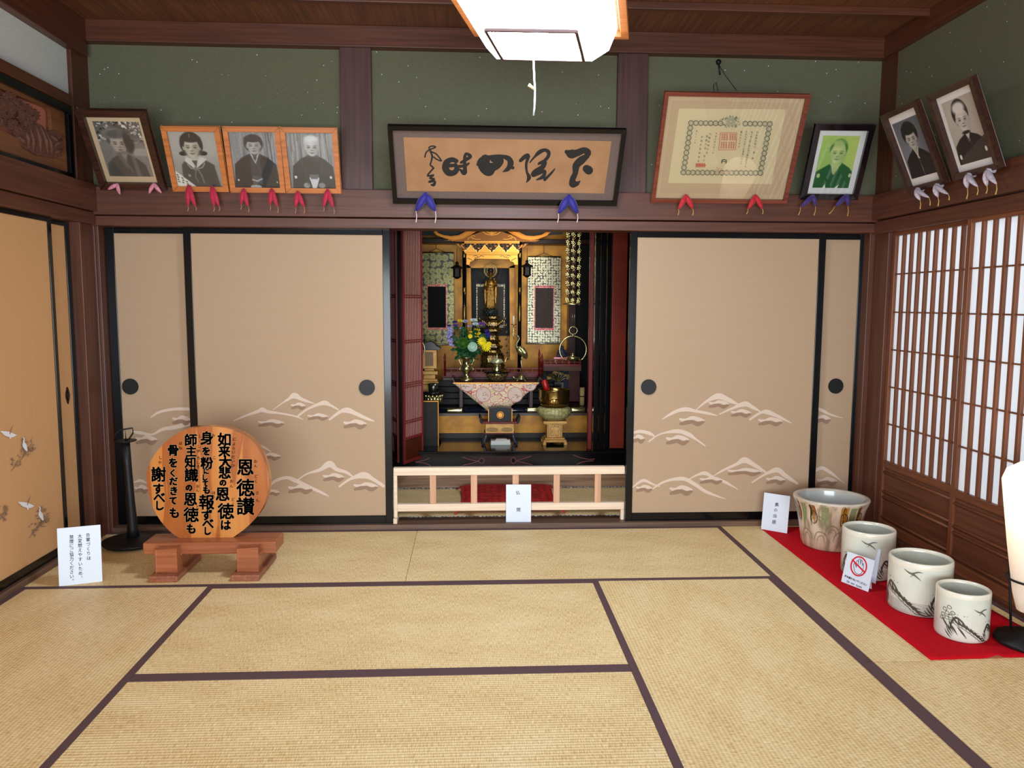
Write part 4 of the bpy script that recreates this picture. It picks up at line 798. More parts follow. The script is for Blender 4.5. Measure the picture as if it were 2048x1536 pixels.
m.text([(c, u, v, 26) for c, u, v in (('お', 1745, 420), ('ん', 1745, 450), ('ど', 1747, 522), ('く', 1747, 555), ('さ', 1756, 635), ('ん', 1758, 685), ('に', 1600, 268), ('よ', 1598, 300), ('ら', 1596, 330), ('い', 1594, 356), ('だ', 1592, 390), ('い', 1591, 418), ('ひ', 1590, 448), ('お', 1580, 555), ('ん', 1580, 588), ('ど', 1590, 680), ('く', 1592, 712), ('み', 1456, 242), ('こ', 1463, 394), ('ほ', 1458, 635), ('う', 1458, 662), ('し', 1368, 247), ('し', 1358, 317), ('ゆ', 1355, 348), ('ち', 1356, 396), ('し', 1352, 428), ('き', 1352, 456), ('お', 1350, 590), ('ん', 1348, 617), ('ど', 1349, 730), ('く', 1351, 757), ('ほ', 1232, 296), ('ね', 1232, 328), ('し', 1096, 394), ('や', 1091, 428))], g, 2, .01)
m.build('carved_lettering', [mat('carved_edge_tan', (226, 184, 132), .6), M_ink, mat('red_brown_ink', (110, 40, 16), .6)], pl, True)
# ================================================================== RIGHT FLOOR GROUP
M_felt = mat('red_felt', (186, 4, 22), .95, 0, (196, 8, 28), (90, 90, 90), 3, .3, spec=.15)
rc = thing('red_cloth', 'long bright red felt cloth on the tatami under the porcelain pots', 'cloth', (4.18, -.92, 0))
m = MB(); nx, ny = 16, 60; V = []
for j in range(ny):
    for i in range(nx):
        u, v = i/(nx-1), j/(ny-1); x = 3.902+.57*u+.006*math.sin(v*23)*(u == 1); y = -.045-1.765*v+.012*u*(v > .95)
        edge = min(u, 1-u, 1)*8; z = .004+.0015*math.sin(u*9+v*31)**2+(.012*max(0, math.sin(u*17))**3*max(0, v*12-11) if u > .3 else 0)
        V.append((x, y, z))
m.add(V, [(j*nx+i, (j+1)*nx+i, (j+1)*nx+i+1, j*nx+i+1) for j in range(ny-1) for i in range(nx-1)], 0, True); o = m.build('felt', M_felt, rc, True); s_ = o.modifiers.new('s', 'SOLIDIFY'); s_.thickness = .003; s_.offset = -1
ZC = .006
M_cel = mat('pale_celadon_glaze', (206, 212, 200), .16, 0, (220, 220, 206), (7, 7, 7), 4, coat=.5)
M_rimc = mat('cream_rim_glaze', (226, 222, 204), .2, coat=.4); M_inside = mat('pot_inside_glaze', (176, 180, 168), .3, 0, (192, 194, 180), (10, 10, 10), 4)
M_wave = mat('brown_wave_glaze', (74, 66, 58), .25); M_thin = mat('thin_wave_glaze', (104, 98, 88), .25)
def pot_map(cx, cy, R, H, vz0=0.0):
    """(degrees round the pot, height fraction) -> outer surface; 0 deg faces the camera, positive to its right"""
    a0 = math.atan2(CPOS[1]-cy, CPOS[0]-cx)
    def f(u, v):
        t = a0+math.radians(u); return (cx+(R+.0012)*math.cos(t), cy+(R+.0012)*math.sin(t), ZC+v*H)
    return f
def hib(name, label, cx, cy, R, H, notch=False):
    t = thing(name, label, 'pot', (cx, cy, ZC), (0, 0, 0), 'porcelain braziers on the red cloth'); m = MB(); n = 64
    ft = (lambda r, z, a: r) if not notch else None
    m.lathe([(R*.93, 0), (R*.985, H*.035), (R, H*.1), (R, H*.5), (R, H*.9)], (cx, cy, ZC), n); m.f.pop(); m.m.pop(); m.s.pop(); m.build('glazed_body', M_cel, t, True)
    m = MB(); m.lathe([(R, H*.9), (R*1.0, H*.96), (R*.985, H*.99), (R*.95, H), (R*.90, H*.995), (R*.875, H*.96), (R*.87, H*.93)], (cx, cy, ZC), n); m.f = m.f[:-2]; m.m = m.m[:-2]; m.s = m.s[:-2]; m.build('rounded_rim', M_rimc, t, True)
    m = MB(); m.lathe([(R*.87, H*.94), (R*.87, H*.3), (R*.8, H*.22), (0.001, H*.2)], (cx, cy, ZC), n); m.f.pop(0) if False else None; m.f = [q for q in m.f if len(q) == 4]; m.m = m.m[:len(m.f)]; m.s = m.s[:len(m.f)]; m.build('inner_wall', M_inside, t, True)
    return t, pot_map(cx, cy, R, H)
def waves(t, f, spec, H, R, bird=(20, .78), extra=None, lines=True):
    m = MB(); g = lambda u, v: f(u, v)
    k = H/R*57.3          # degrees per unit height
    def rb(pts, w, mi=0): m.ribbon([(u, v*k) for u, v in pts], w if not isinstance(w, (int, float)) else [w]*len(pts), lambda a, b_: f(a, b_/k), mi, n=4)
    for (u0, top, dr, sz) in spec:     # breaking wave crest at u0, sweeping to dr
        for i in range(7):
            q = i/6; ru, rv = u0+dr*sz*(8+62*q), top+.02-.36*sz*q**1.3
            rb([(ru, rv), (ru+dr*sz*3, max(.05, rv-.06*sz)), (ru+dr*sz*12, max(.05, rv-.13*sz)), (ru+dr*sz*30, max(.04, rv-.17*sz))], [2.6*sz, 5*sz, 4*sz, .6], 0)
            rb([(ru-dr*4*sz, max(.06, rv-.05*sz)), (ru+dr*sz*2, max(.05, rv-.14*sz)), (ru+dr*sz*16, max(.05, rv-.21*sz))], [.6, 1.5, .5], 1)
        for i in range(4): rb([(u0-dr*sz*(2+i*4), top-.1*sz-.06*i), (u0+dr*sz*(1-i*2), max(.07, top-.2*sz-.06*i)), (u0+dr*sz*(10-i*2), max(.06, top-.34*sz-.04*i))], [1.2, 3.4*sz, .7], 0)
        rb([(u0, top-.3*sz), (u0+dr*2, top-.1*sz), (u0+dr*sz*12, top+.03), (u0+dr*sz*26, top-.02), (u0+dr*sz*44, top-.2*sz), (u0+dr*sz*80, top-.42*sz)], [1.5, 4, 5, 4, 2, .7], 0)
        for i in range(9):
            a = random.uniform(0, 40); rb([(u0+dr*a*sz, top+.05+random.uniform(0, .09)*sz)], [1.5], 1)
    if lines:
        for i in range(9): rb([(-100, .05+i*.022), (-40, .045+i*.024), (0, .05+i*.024), (50, .05+i*.022), (100, .06+i*.022)], .55, 1)
    if bird:
        u, v = bird; rb([(u-16, v+.06), (u-6, v+.01), (u, v), (u+8, v-.05), (u+14, v-.1)], [.9, 3, 4.2, 2.4, .8], 1); rb([(u-2, v), (u+8, v+.05), (u+16, v+.05)], [3, 2.6, .7], 1); rb([(u+2, v), (u-4, v-.06)], [1.6, .6], 1)
    if extra: extra(rb)
    m.build('painted_waves', [M_wave, M_thin], t, True)
# big flaring pot
A = (4.1668, -.399, .2032, .2806); pa = thing('glazed_planter', 'large flared pot with streaky brown and green glaze at the far end of red cloth', 'pot', (A[0], A[1], ZC), (0, 0, 0), 'porcelain braziers on the red cloth')
M_pot, nt, b, L = mat_nodes('streaky_pot_glaze'); tc = nt.nodes.new('ShaderNodeTexCoord'); mp = nt.nodes.new('ShaderNodeMapping'); mp.inputs['Scale'].default_value = (9, 9, 3); n1 = nt.nodes.new('ShaderNodeTexNoise'); n1.inputs['Scale'].default_value = 1.2; n1.inputs['Detail'].default_value = 5; n1.inputs['Distortion'].default_value = 1.6
r = nt.nodes.new('ShaderNodeValToRGB'); r.color_ramp.elements[0].position = .36; r.color_ramp.elements[0].color = (*lin((150, 136, 112)), 1); r.color_ramp.elements[1].position = .6; r.color_ramp.elements[1].color = (*lin((216, 200, 178)), 1); k = r.color_ramp.elements.new(.47); k.color = (*lin((200, 178, 150)), 1)
L.new(tc.outputs['Object'], mp.inputs[0]); L.new(mp.outputs[0], n1.inputs[0]); L.new(n1.outputs[0], r.inputs[0]); L.new(r.outputs[0], b.inputs['Base Color']); b.inputs['Roughness'].default_value = .22; b.inputs['Coat Weight'].default_value = .4
pr = [(.70, 0), (.735, .03), (.76, .12), (.80, .3), (.84, .5), (.875, .68), (.92, .82), (.985, .93), (1.0, .97)]
def prR(v): return float(np.interp(v, [q[1] for q in pr], [q[0] for q in pr]))
m = MB(); m.lathe([(q*A[2], z*A[3]) for q, z in pr], (A[0], A[1], ZC), 72); m.f.pop(); m.m.pop(); m.s.pop(); m.build('glazed_body', M_pot, pa, True)
m = MB(); m.lathe([(A[2]*1.0, A[3]*.97), (A[2]*.995, A[3]*.99), (A[2]*.97, A[3]), (A[2]*.87, A[3]*1.0), (A[2]*.85, A[3]*.985), (A[2]*.845, A[3]*.95)], (A[0], A[1], ZC), 72); m.f = m.f[:-2]; m.m = m.m[:-2]; m.s = m.s[:-2]; m.build('flat_rim', mat('planter_rim', (186, 174, 156), .25, coat=.4, col2=(206, 196, 180), scale=(14, 14, 14)), pa, True)
m = MB(); m.lathe([(A[2]*.845, A[3]*.96), (A[2]*.76, A[3]*.6), (A[2]*.7, A[3]*.25), (.001, A[3]*.2)], (A[0], A[1], ZC), 64); m.f = [q for q in m.f if len(q) == 4]; m.m = m.m[:len(m.f)]; m.s = m.s[:len(m.f)]; m.build('inner_wall', mat('planter_inside', (186, 190, 184), .15, coat=.5), pa, True)
a0 = math.atan2(CPOS[1]-A[1], CPOS[0]-A[0])
def fp(u, v): t = a0+math.radians(u); R = A[2]*prR(v)+.0012; return (A[0]+R*math.cos(t), A[1]+R*math.sin(t), ZC+v*A[3])
m = MB(); kk = A[3]/A[2]*57.3; rb = lambda pts, w, mi: m.ribbon([(u, v*kk) for u, v in pts], w, lambda a, c: fp(a, c/kk), mi, n=5)
for u in (-62, -28, 22, 52, 78):
    for k in range(5): uu = u+random.uniform(-5, 5); e = random.uniform(.45, .7); rb([(uu, .91), (uu+random.uniform(-1, 1), .8), (uu+random.uniform(-1.5, 1.5), (e+.8)/2), (uu+random.uniform(-2, 2), e)], [random.uniform(3, 5), 4, 2.6, .6], random.choice((0, 0, 2, 3)))
    rb([(u-5, .72), (u-3, .8), (u+3, .8), (u+6, .72), (u+5, .6), (u, .55), (u-5, .6), (u-5, .7)], [1, 1.4, 1.4, 1.4, 1.2, 1, 1, .8], 3); rb([(u-2, .7), (u+2, .68), (u+1, .62)], [3, 3.5, 1.5], 2)
for u in (-48, -8, 38, -78):
    for k in range(5): uu = u+random.uniform(-5, 5); e = random.uniform(.32, .65); rb([(uu, .91), (uu, .75), (uu+random.uniform(-1, 1), (e+.75)/2), (uu+random.uniform(-1, 1), e)], [3.5, 4, 2.4, .5], 1)
for u, v in ((-15, .3), (20, .32), (50, .3), (-45, .3), (5, .45), (35, .55), (-20, .62)): rb([(u-14, v-.1), (u-9, v+.06), (u, v+.1), (u+9, v+.04), (u+13, v-.1)], [.6, 1.3, 1.3, 1.3, .6], 4); rb([(u-8, v-.1), (u-4, v), (u+3, v+.02), (u+7, v-.1)], [.5, 1, 1, .5], 4)
m.build('glaze_decoration', [mat('amber_brown_glaze', (128, 78, 40), .2), mat('green_glaze', (136, 142, 100), .2), mat('yellow_glaze', (176, 126, 50), .2), mat('dark_glaze', (56, 38, 22), .2), mat('incised_line', (140, 122, 98), .3)], pa, True)
t2, f2_ = hib('porcelain_brazier', 'pale celadon pot with bird and waves, behind the do not touch card', 4.1437, -.865, .1255, .237); waves(t2, f2_, [(-58, .42, 1, .7), (30, .40, 1, .75)], .237, .1255, (2, .78))
t3, f3_ = hib('porcelain_brazier', 'widest pale celadon pot with wave band, third from the back', 4.1492, -1.3093, .1309, .236); waves(t3, f3_, [(-72, .5, 1, .95), (22, .4, 1, .8)], .236, .1309, (-12, .8))
def tree(rb):
    for u, v in ((-40, .5), (-30, .55), (-22, .5), (-30, .45), (-18, .58), (-36, .62), (-26, .68), (-42, .42), (-20, .4)): rb([(u-5, v-.02), (u-3, v+.03), (u+2, v+.03), (u+5, v-.01), (u, v-.03), (u-5, v-.02)], [1, 1.2, 1.2, 1.2, 1, 1], 0)
    for u, v, s_ in ((-33, .36, 1), (-16, .3, 1), (2, .25, 1)): rb([(u-8, v+.06), (u, v-.02), (u+10, v-.14)], [2, 4, 1], 0)
t4, f4_ = hib('porcelain_brazier', 'smallest pale celadon pot with waves, nearest on the red cloth', 4.1619, -1.593, .1007, .200); waves(t4, f4_, [(-22, .47, 1, .85), (52, .36, 1, .7)], .2, .1007, (40, .66), tree, False)
# cards on the red cloth
def card(name, label, quad, h, tl, grp='white signs'):
    a, b_ = np.array(quad[0]), np.array(quad[1]); rz = math.atan2(b_[1]-a[1], b_[0]-a[0]); c = (a+b_)/2
    t = thing(name, label, 'sign', (c[0], c[1], a[2] if len(a) > 2 else 0), (tl, 0, rz), grp); w = float(np.hypot(*(b_-a)[:2])); m = MB(); m.box(-w/2, w/2, 0, .003, 0, h); m.build('card', M_sign, t, bevel=.0008); return t
oc_ = card('notice_card', 'white card with four characters leaning at the far end of red cloth', (Fl(1522, 1058, .006), Fl(1574, 1067, .006)), .222, math.radians(-9))
m = MB(); m.rbox((0, .045, .07), (.04, .003, .15), (math.radians(26), 0, 0)); m.build('rear_strut', M_sign, oc_)
f1 = onM(oc_.matrix_basis, -.0006); f = lambda u, v: f1(1480+u/3.491, 900+v/3.491); m = MB(); m.text([('奥', 257, 382, 30), ('の', 249, 420, 27), ('出', 244, 460, 28), ('居', 238, 503, 30)], f, 0, .012); m.build('lettering', M_ink, oc_)
dn2 = card('warning_card', 'white no touching card with red circle on the red cloth, front card', (Fl(1682, 1163, .006), Fl(1736, 1184, .006)), .152, math.radians(-14))
m = MB(); m.rbox((0, .032, .055), (.115, .002, .12), (math.radians(20), 0, 0)); m.build('rear_strut', M_sign, dn2)
f1 = onM(dn2.matrix_basis, -.0007); f = lambda u, v: f1(1480+u/3.491, 900+v/3.491); m = MB()
m.ribbon([(829+54*math.cos(t), 812+66*math.sin(t)) for t in np.linspace(0, 2*PI, 33)], 10, f, 1, n=2)
hand = [(800, 845), (793, 812), (797, 790), (808, 805), (812, 822), (812, 785), (820, 770), (826, 778), (828, 800), (828, 768), (836, 760), (842, 768), (842, 800), (846, 772), (852, 770), (856, 780), (853, 810), (858, 795), (864, 798), (860, 830), (850, 855), (838, 868), (812, 862), (800, 845)]
m.ribbon(hand, 3.4, f, 0, n=2); m.ribbon([(786, 768), (872, 856)], 11, lambda u, v: tuple(np.array(f(u, v))+np.array([0, -.0003, 0])), 1, n=1)
tx = '手を触れないでください'; m.text([(c, 737+i*14.2, 880+i*6.2, 17) for i, c in enumerate(tx)], f, 0, .025)
tx = 'Do not touch'; m.text([(c, 752+i*8.6, 917+i*3.7, 21) for i, c in enumerate(tx) if c != ' '], f, 0, .015); m.build('pictogram_and_lettering', [M_ink, mat('sign_red', (206, 20, 44), .5)], dn2)
q0, q1 = Fl(1690, 1152, .006), Fl(1745, 1172, .006); card('warning_card', 'blank backed white card standing right behind the red circle card', (q0+np.array([.022, .04, 0]), q1+np.array([.03, .03, 0])), .168, math.radians(-10))
# lantern at the right edge
M_lant, nt, b, L = mat_nodes('lantern_paper'); nt.nodes.remove(b)
a_, b_, x_ = nt.nodes.new('ShaderNodeBsdfTranslucent'), nt.nodes.new('ShaderNodeBsdfDiffuse'), nt.nodes.new('ShaderNodeMixShader'); a_.inputs[0].default_value = (.95, .86, .76, 1); b_.inputs[0].default_value = (.9, .86, .82, 1)
L.new(b_.outputs[0], x_.inputs[1]); L.new(a_.outputs[0], x_.inputs[2]); L.new(x_.outputs[0], nt.nodes['Material Output'].inputs[0])
pl_ = bpy.data.lights.new('lantern_bulb', 'POINT'); pl_.energy = 1.9; pl_.color = (1, .84, .62); pl_.shadow_soft_size = .03; po = bpy.data.objects.new('lantern_bulb', pl_); COL.objects.link(po); po.location = (4.39, -1.69, .60)
ln = thing('paper_lantern', 'tapered white paper floor lantern on black iron stand at the right edge', 'lantern', (4.39, -1.69, ZC))
c = (4.39, -1.69, ZC); m = MB(); m.lathe([(.125, 0), (.132, .008), (.128, .018), (.07, .03), (.055, .045), (0.001, .048)], c, 40); m.build('round_base', M_blackm, ln, True)
m = MB(); m.lathe([(.058, .135), (.075, .20), (.105, .40), (.133, .62), (.138, .66), (.125, .70), (.085, .728), (.03, .738)], c, 40); m.build('paper_shade', M_lant, ln, True)
m = MB()
for a in (4.2, 6.3, 2.1):
    x, y = c[0]+.112*math.cos(a), c[1]+.112*math.sin(a); m.tube([(c[0]+.075*math.cos(a), c[1]+.075*math.sin(a), .04), (c[0]+.085*math.cos(a), c[1]+.085*math.sin(a), .15), (x, y, .48)], .0048, 8)
m.build('iron_rods', M_blackm, ln, True); m = MB(); m.tube([(c[0]+.098*math.cos(t), c[1]+.098*math.sin(t), .27) for t in np.linspace(0, 2*PI, 40, endpoint=False)], .005, 6, closed=True); m.tube([(c[0], c[1], .05), (c[0], c[1], .14)], .012, 8); m.build('iron_ring', M_blackm, ln, True)
# ================================================================== ALTAR RAIL, CUSHION, SIGN
rf = thing('altar_rail', 'low pale wooden rail fence across the altar opening', 'rail', (2.36, .08, .03))
bx(1.668, 3.08, .06, .10, .318, .365).build; m = bx(1.668, 3.083, .06, .10, .318, .366); m.build('top_rail', M_pale, rf, True, bevel=.003)
m = bx(1.690, 3.083, .062, .098, .095, .140); m.build('bottom_rail', M_pale, rf, True, bevel=.003)
for x in (866, 948, 1031, 1113, 1195):
    c = B(x, 965, .08)[0]; bx(c-.0195, c+.0195, .066, .094, .14, .318).build('baluster', M_palez, rf, True, bevel=.002)
m = bx(1.668, 1.690, .062, .098, .03, .318); m.build('end_post', M_pale, rf, True, bevel=.002); m = bx(3.062, 3.083, .063, .097, .03, .095); m.build('end_post', M_pale, rf, True, bevel=.002)
bx(1.668, 1.692, .02, .14, .03, .062).build('foot', M_pale, rf, True, bevel=.003)
rs = thing('notice_card', 'white card with two characters standing against the pale altar rail', 'sign', (2.42, .035, .03), (math.radians(-4), 0, -.03), 'white signs')
p0, p1 = B(1012, 1036, .035), B(1062, 1036, .035); w = p1[0]-p0[0]; rs.location = ((p0[0]+p1[0])/2, .035, .03); rs.matrix_basis = Matrix.Translation(rs.location) @ Euler((math.radians(-4), 0, -.02)).to_matrix().to_4x4()
h = float(B(1035, 969, .05)[2])-.03; bx(-w/2, w/2, 0, .004, 0, h).build('card', M_sign, rs, bevel=.001)
f1 = onM(rs.matrix_basis, -.0006); m = MB(); m.text([('仏', 1036, 985.5, 8.5), ('間', 1037, 1019.5, 8.5)], f1, 0, .01); m.build('lettering', M_ink, rs)
M_dam = brocade('red_damask', (150, 6, 14), (206, 28, 34), (176, 14, 22), 22, 0, .55, .5)
cu = thing('floor_cushion', 'square red damask floor cushion on the mat before the altar', 'cushion', (2.385, .55, .025))
m = MB(); nx = 20; V = []; W_, D_ = .33, .30
for sgn in (1, -1):
    for j in range(nx):
        for i in range(nx):
            u, v = i/(nx-1)*2-1, j/(nx-1)*2-1; e = (1-u**4)*(1-v**4); q = 1-.05*(1-abs(u*v)) if max(abs(u), abs(v)) > .9 else 1
            V.append((2.385+u*W_*(1-.06*(1-v*v)*abs(u)), .55+v*D_*(1-.06*(1-u*u)*abs(v)), .025+(.038 if sgn > 0 else .034)+sgn*(.034*e**.4+.001)))
o = nx*nx
m.add(V, [(j*nx+i, j*nx+i+1, (j+1)*nx+i+1, (j+1)*nx+i) for j in range(nx-1) for i in range(nx-1)]+[(o+j*nx+i, o+(j+1)*nx+i, o+(j+1)*nx+i+1, o+j*nx+i+1) for j in range(nx-1) for i in range(nx-1)]+
      [(a, b_, b_+o, a+o) for a, b_ in [(i, i+1) for i in range(nx-1)]+[((nx-1)*nx+i+1, (nx-1)*nx+i) for i in range(nx-1)]+[((j+1)*nx, j*nx) for j in range(nx-1)]+[(j*nx+nx-1, (j+1)*nx+nx-1) for j in range(nx-1)]], 0, True)
m.build('cover', M_dam, cu, True)
for a in (-1, 1):
    for b_ in (-1, 1):
        m = MB()
        for k in range(6): t = k*PI/3; m.tube([(2.385+a*W_*.97, .55+b_*D_*.97, .055), (2.385+a*(W_+.02+.006*math.cos(t)), .55+b_*(D_+.02+.006*math.sin(t)), .034)], [.003, .0025], 5)
        m.build('corner_tassel', mat('red_thread', (186, 20, 30), .7), cu, True)
# ================================================================== ALTAR CABINET
trim(bx(1.42, 3.46, .957, .99, .02, .137), M_riser, 'brown board under the altar')
ac = thing('altar_cabinet', 'large black lacquered household altar with gold interior and folding doors', 'altar', (2.4, 1.5, .137))
def part(mb, name, m, bevel=0., parent=None, **k): return mb.build(name, m, parent or ac, True, bevel, **k)
part(bx(1.44, 3.44, .95, 2.28, .137, .284), 'base', M_black, .004)
zs = lambda sc, ox, oy, Y: (lambda u, v: onY(Y)(ox+u/sc, oy+v/sc))
f = zs(3.938, 760, 700, .9485); m = MB(); m.prism([(655, 836), (1190, 832), (1165, 848), (1075, 862), (1045, 852), (1030, 870), (1045, 892), (1075, 880), (1190, 904), (650, 908), (770, 884), (800, 895), (820, 872), (800, 852), (770, 866)], f, (0, .004, 0)); part(m, 'base_inlay', M_darkred)
m = MB(); M_line = mat('red_line_lacquer', (120, 50, 48), .35)
f = zs(3.938, 760, 700, .9455)
for pts in ([(650, 842), (720, 866), (775, 872), (790, 855), (808, 852), (820, 872), (808, 890), (790, 890), (775, 878), (720, 892), (650, 908)], [(1195, 832), (1130, 856), (1075, 868), (1060, 850), (1044, 848), (1032, 870), (1046, 892), (1060, 890), (1075, 876), (1130, 886), (1200, 904)], [(390, 850), (340, 870), (280, 880)], [(400, 912), (350, 890), (280, 884)], [(1520, 825), (1570, 845), (1640, 860), (1690, 858)], [(1550, 900), (1600, 880), (1680, 872)]):
    m.ribbon(pts, 5, f, 0)
part(m, 'base_line_ornament', M_line)
part(bx(1.44, 3.44, .915, 1.06, .284, .300), 'front_sill', M_black, .005); part(bx(1.44, 3.44, 1.061, 2.28, .284, .297), 'cabinet_floor', M_black)
part(bx(1.60, 1.655, 1.0, 2.28, .297, 2.25), 'side_panel', M_blk); part(bx(3.20, 3.25, 1.0, 2.28, .297, 2.25), 'side_panel', M_blk); part(bx(1.6, 3.25, 1.0, 2.28, 2.2, 2.25), 'top_board', M_black)
part(bx(1.655, 3.2, 2.2, 2.22, .3, 2.2), 'gold_back_panel', M_goldp)
x0 = B(1137, 600, 2.1)[0]; part(bx(x0, x0+.06, 2.06, 2.2, .3, 2.2), 'back_post', M_darkred, .003); part(bx(x0+.06, 3.2, 2.15, 2.2, .3, 2.2), 'black_back_panel', M_blk)
part(bx(1.66, 3.2, 2.0, 2.2, 1.86, 1.90), 'upper_back_rail', M_darkred, .004)
# jambs and doors
X = lambda px, Y: float(B(px, 700, Y)[0])
for a, b_, y0 in ((1189, 1199, .97), (1201, 1211, .955), (1212, 1220, .965)): part(bx(X(a, y0), X(b_, y0), y0, y0+.06, .30, 1.95), 'black_jamb', M_black, .004)
part(bx(X(1177.5, .98), X(1185.5, .98), .97, 1.02, .30, 1.95), 'narrow_red_leaf', M_redd, .003)
rd = bx(X(1222, .96), X(1251, .96), .95, .97, .31, 1.95); part(rd, 'red_door_panel', M_redl, .004)
part(bx(X(1220, .955), X(1254, .955), .95, .985, .295, .312), 'red_door_rail', M_black, .002)
M_lat = mat('pink_red_lattice', (206, 140, 132), .5); M_latd = mat('lattice_red', (124, 36, 38), .35, coat=.2)
def leaf(a, b_, zb, zt, n, name):
    a, b_ = Vector((*a, 0)), Vector((*b_, 0)); d = (b_-a); L_ = d.length; d.normalize(); nn = Vector((-d.y, d.x, 0)); o = a+d*0
    def P3(u, w, z): q = a+d*u+nn*w; return (q.x, q.y, z)
    def bar(mb, u0, u1, w0, w1, z0, z1):
        V = [P3(u, w, z) for z in (z0, z1) for w in (w0, w1) for u in (u0, u1)]; mb.add(V, [(0, 2, 3, 1), (4, 5, 7, 6), (0, 1, 5, 4), (2, 6, 7, 3), (0, 4, 6, 2), (1, 3, 7, 5)])
    m = MB(); bar(m, 0, .012, -.012, .012, zb, zt); bar(m, L_-.012, L_, -.012, .012, zb, zt); bar(m, .012, L_-.012, -.012, .012, zb, zb+.02); bar(m, .012, L_-.012, -.012, .012, zb+.165, zb+.185)
    fr_ = part(m, name, M_latd, .002); m = MB(); bar(m, .012, L_-.012, -.004, .004, zb+.02, zb+.165); part(m, 'door_lower_panel', mat('brown_door_panel', (84, 34, 18), .3, coat=.3))
    m = MB(); bar(m, .012, L_-.012, -.002, .002, zb+.185, zt); part(m, 'door_lattice_backing', mat('dark_lattice_backing', (40, 10, 12), .5))
    m = MB(); w_ = (L_-.024)/n
    for i in range(n): u = .012+(i+.5)*w_; bar(m, u-w_*.2, u+w_*.2, -.0045, .0045, zb+.185, zt)
    part(m, 'door_lattice', M_lat); m = MB()
    for zz in (.55, .565, .80, .815, .83, 1.11, 1.125, 1.42, 1.435): bar(m, .012, L_-.012, -.0095, .0095, zb+zz-.27, zb+zz-.264)
    part(m, 'door_cross_bars', M_latd)
leaf((1.669, .755), (1.785, .985), .245, 1.95, 11, 'lattice_door'); leaf((X(796, .80), .80), (X(785, 1.0), 1.0), .245, 1.95, 5, 'lattice_door')
part(bx(X(797.5, .75), X(804, .75), .745, .768, .245, 1.95), 'lattice_door_stile', M_black, .003)
# lower tier: gold panel, plinth, rounded rail
part(bx(1.70, 3.08, 1.50, 1.55, .297, .335), 'lower_plinth', mat('brown_lacquer', (40, 30, 22), .4, spec=.2)); part(bx(1.72, 3.07, 1.505, 1.54, .335, .475), 'lower_gold_panel', M_goldp)
part(bx(1.66, 3.19, 1.49, 1.66, .475, .505), 'lower_panel_head', mat('brown_lacquer_head', (64, 40, 26), .3)); part(bx(1.66, 3.19, 1.44, 1.70, .505, .55), 'platform', M_blk, .004)
m = MB(); m.tube([(1.66, 1.425, .527), (3.19, 1.425, .527)], .022, 16); part(m, 'rounded_rail', mat('blue_black_lacquer', (16, 20, 34), .12, coat=.6))
for a, b_ in ((893, 925), (1054, 1082), (1143, 1172)): m = MB(); m.tube([(X(a, 1.42), 1.425, .527), (X(a+2, 1.42), 1.425, .527), (X(b_-2, 1.42), 1.425, .527), (X(b_, 1.42), 1.425, .527)], [.022, .024, .024, .022], 16); part(m, 'rail_fitting', M_brass)
for i in range(4): part(bx(1.80, 2.80, 1.60+.018*i, 1.70, .55+.047*i, .55+.047*(i+1)), 'tier_step', M_blk, .003)
# red dais with railing
part(bx(X(885, 1.65), X(1086, 1.65), 1.655, 2.06, .738, .765), 'dais_moulding', M_darkred, .003); part(bx(X(886, 1.65), X(1085, 1.65), 1.67, 2.05, .765, .80), 'dais_body', M_redd, .002)
m = MB(); fq = onY(1.665)
for y0, y1 in ((735, 737.5), (742.5, 744.5), (750, 753)):
    for a, b_ in ((886, 1003), (1012, 1086)): q0, q1 = fq(a, y0+1), fq(b_, y1+1); m.box(q0[0], q1[0], 1.66, 1.672, q1[2], q0[2])
for x in list(range(890, 1000, 12))+list(range(1016, 1086, 12)): q0, q1 = fq(x, 736), fq(x+1.6, 756); m.box(q0[0], q1[0], 1.661, 1.671, q1[2], q0[2])
part(m, 'dais_railing', M_redd, .001)
m = MB()
for x, yt, yb_ in ((890, 705, 752), (1078, 697, 752), (1083.5, 706, 752)):
    c = fq(x, yb_); c2 = fq(x, yt); m.lathe([(.0085, 0), (.0085, (c2[2]-c[2])*.6), (.012, (c2[2]-c[2])*.62), (.007, (c2[2]-c[2])*.7), (.0105, (c2[2]-c[2])*.8), (.003, (c2[2]-c[2])*.95), (.0005, c2[2]-c[2])], (c[0], 1.655, c[2]), 12)
part(m, 'railing_finial_posts', M_redd)
a_, b2 = X(1087, 1.75), X(1163, 1.75); fq = onY(1.75)
part(bx(a_, b2, 1.75, 2.1, fq(1100, 733)[2], fq(1100, 728)[2]), 'side_shelf', M_redd, .002); part(bx(a_, b2, 1.752, 2.1, fq(1100, 742)[2], fq(1100, 733)[2]), 'side_shelf_fascia', mat('grey_brown_panel', (84, 54, 46), .5, spec=.2))
m = MB(); z0 = fq(1100, 728)[2]
for dz in (.012, .032): m.box(a_, b2, 1.75, 1.76, z0+dz, z0+dz+.006)
for i in range(7): xx = a_+.01+i*(b2-a_-.02)/6; m.box(xx-.003, xx+.003, 1.751, 1.759, z0, z0+.034)
part(m, 'side_shelf_railing', M_redd); part(bx(X(1137, 1.78), X(1160, 1.78), 1.78, 1.80, .55, fq(1100, 742)[2]), 'side_panel_board', mat('maroon_board', (66, 26, 24), .45, spec=.2)); part(bx(a_, X(1137, 1.8), 1.81, 1.82, .55, fq(1100, 742)[2]), 'blue_curtain_board', mat('dark_blue_cloth', (14, 22, 50), .7))
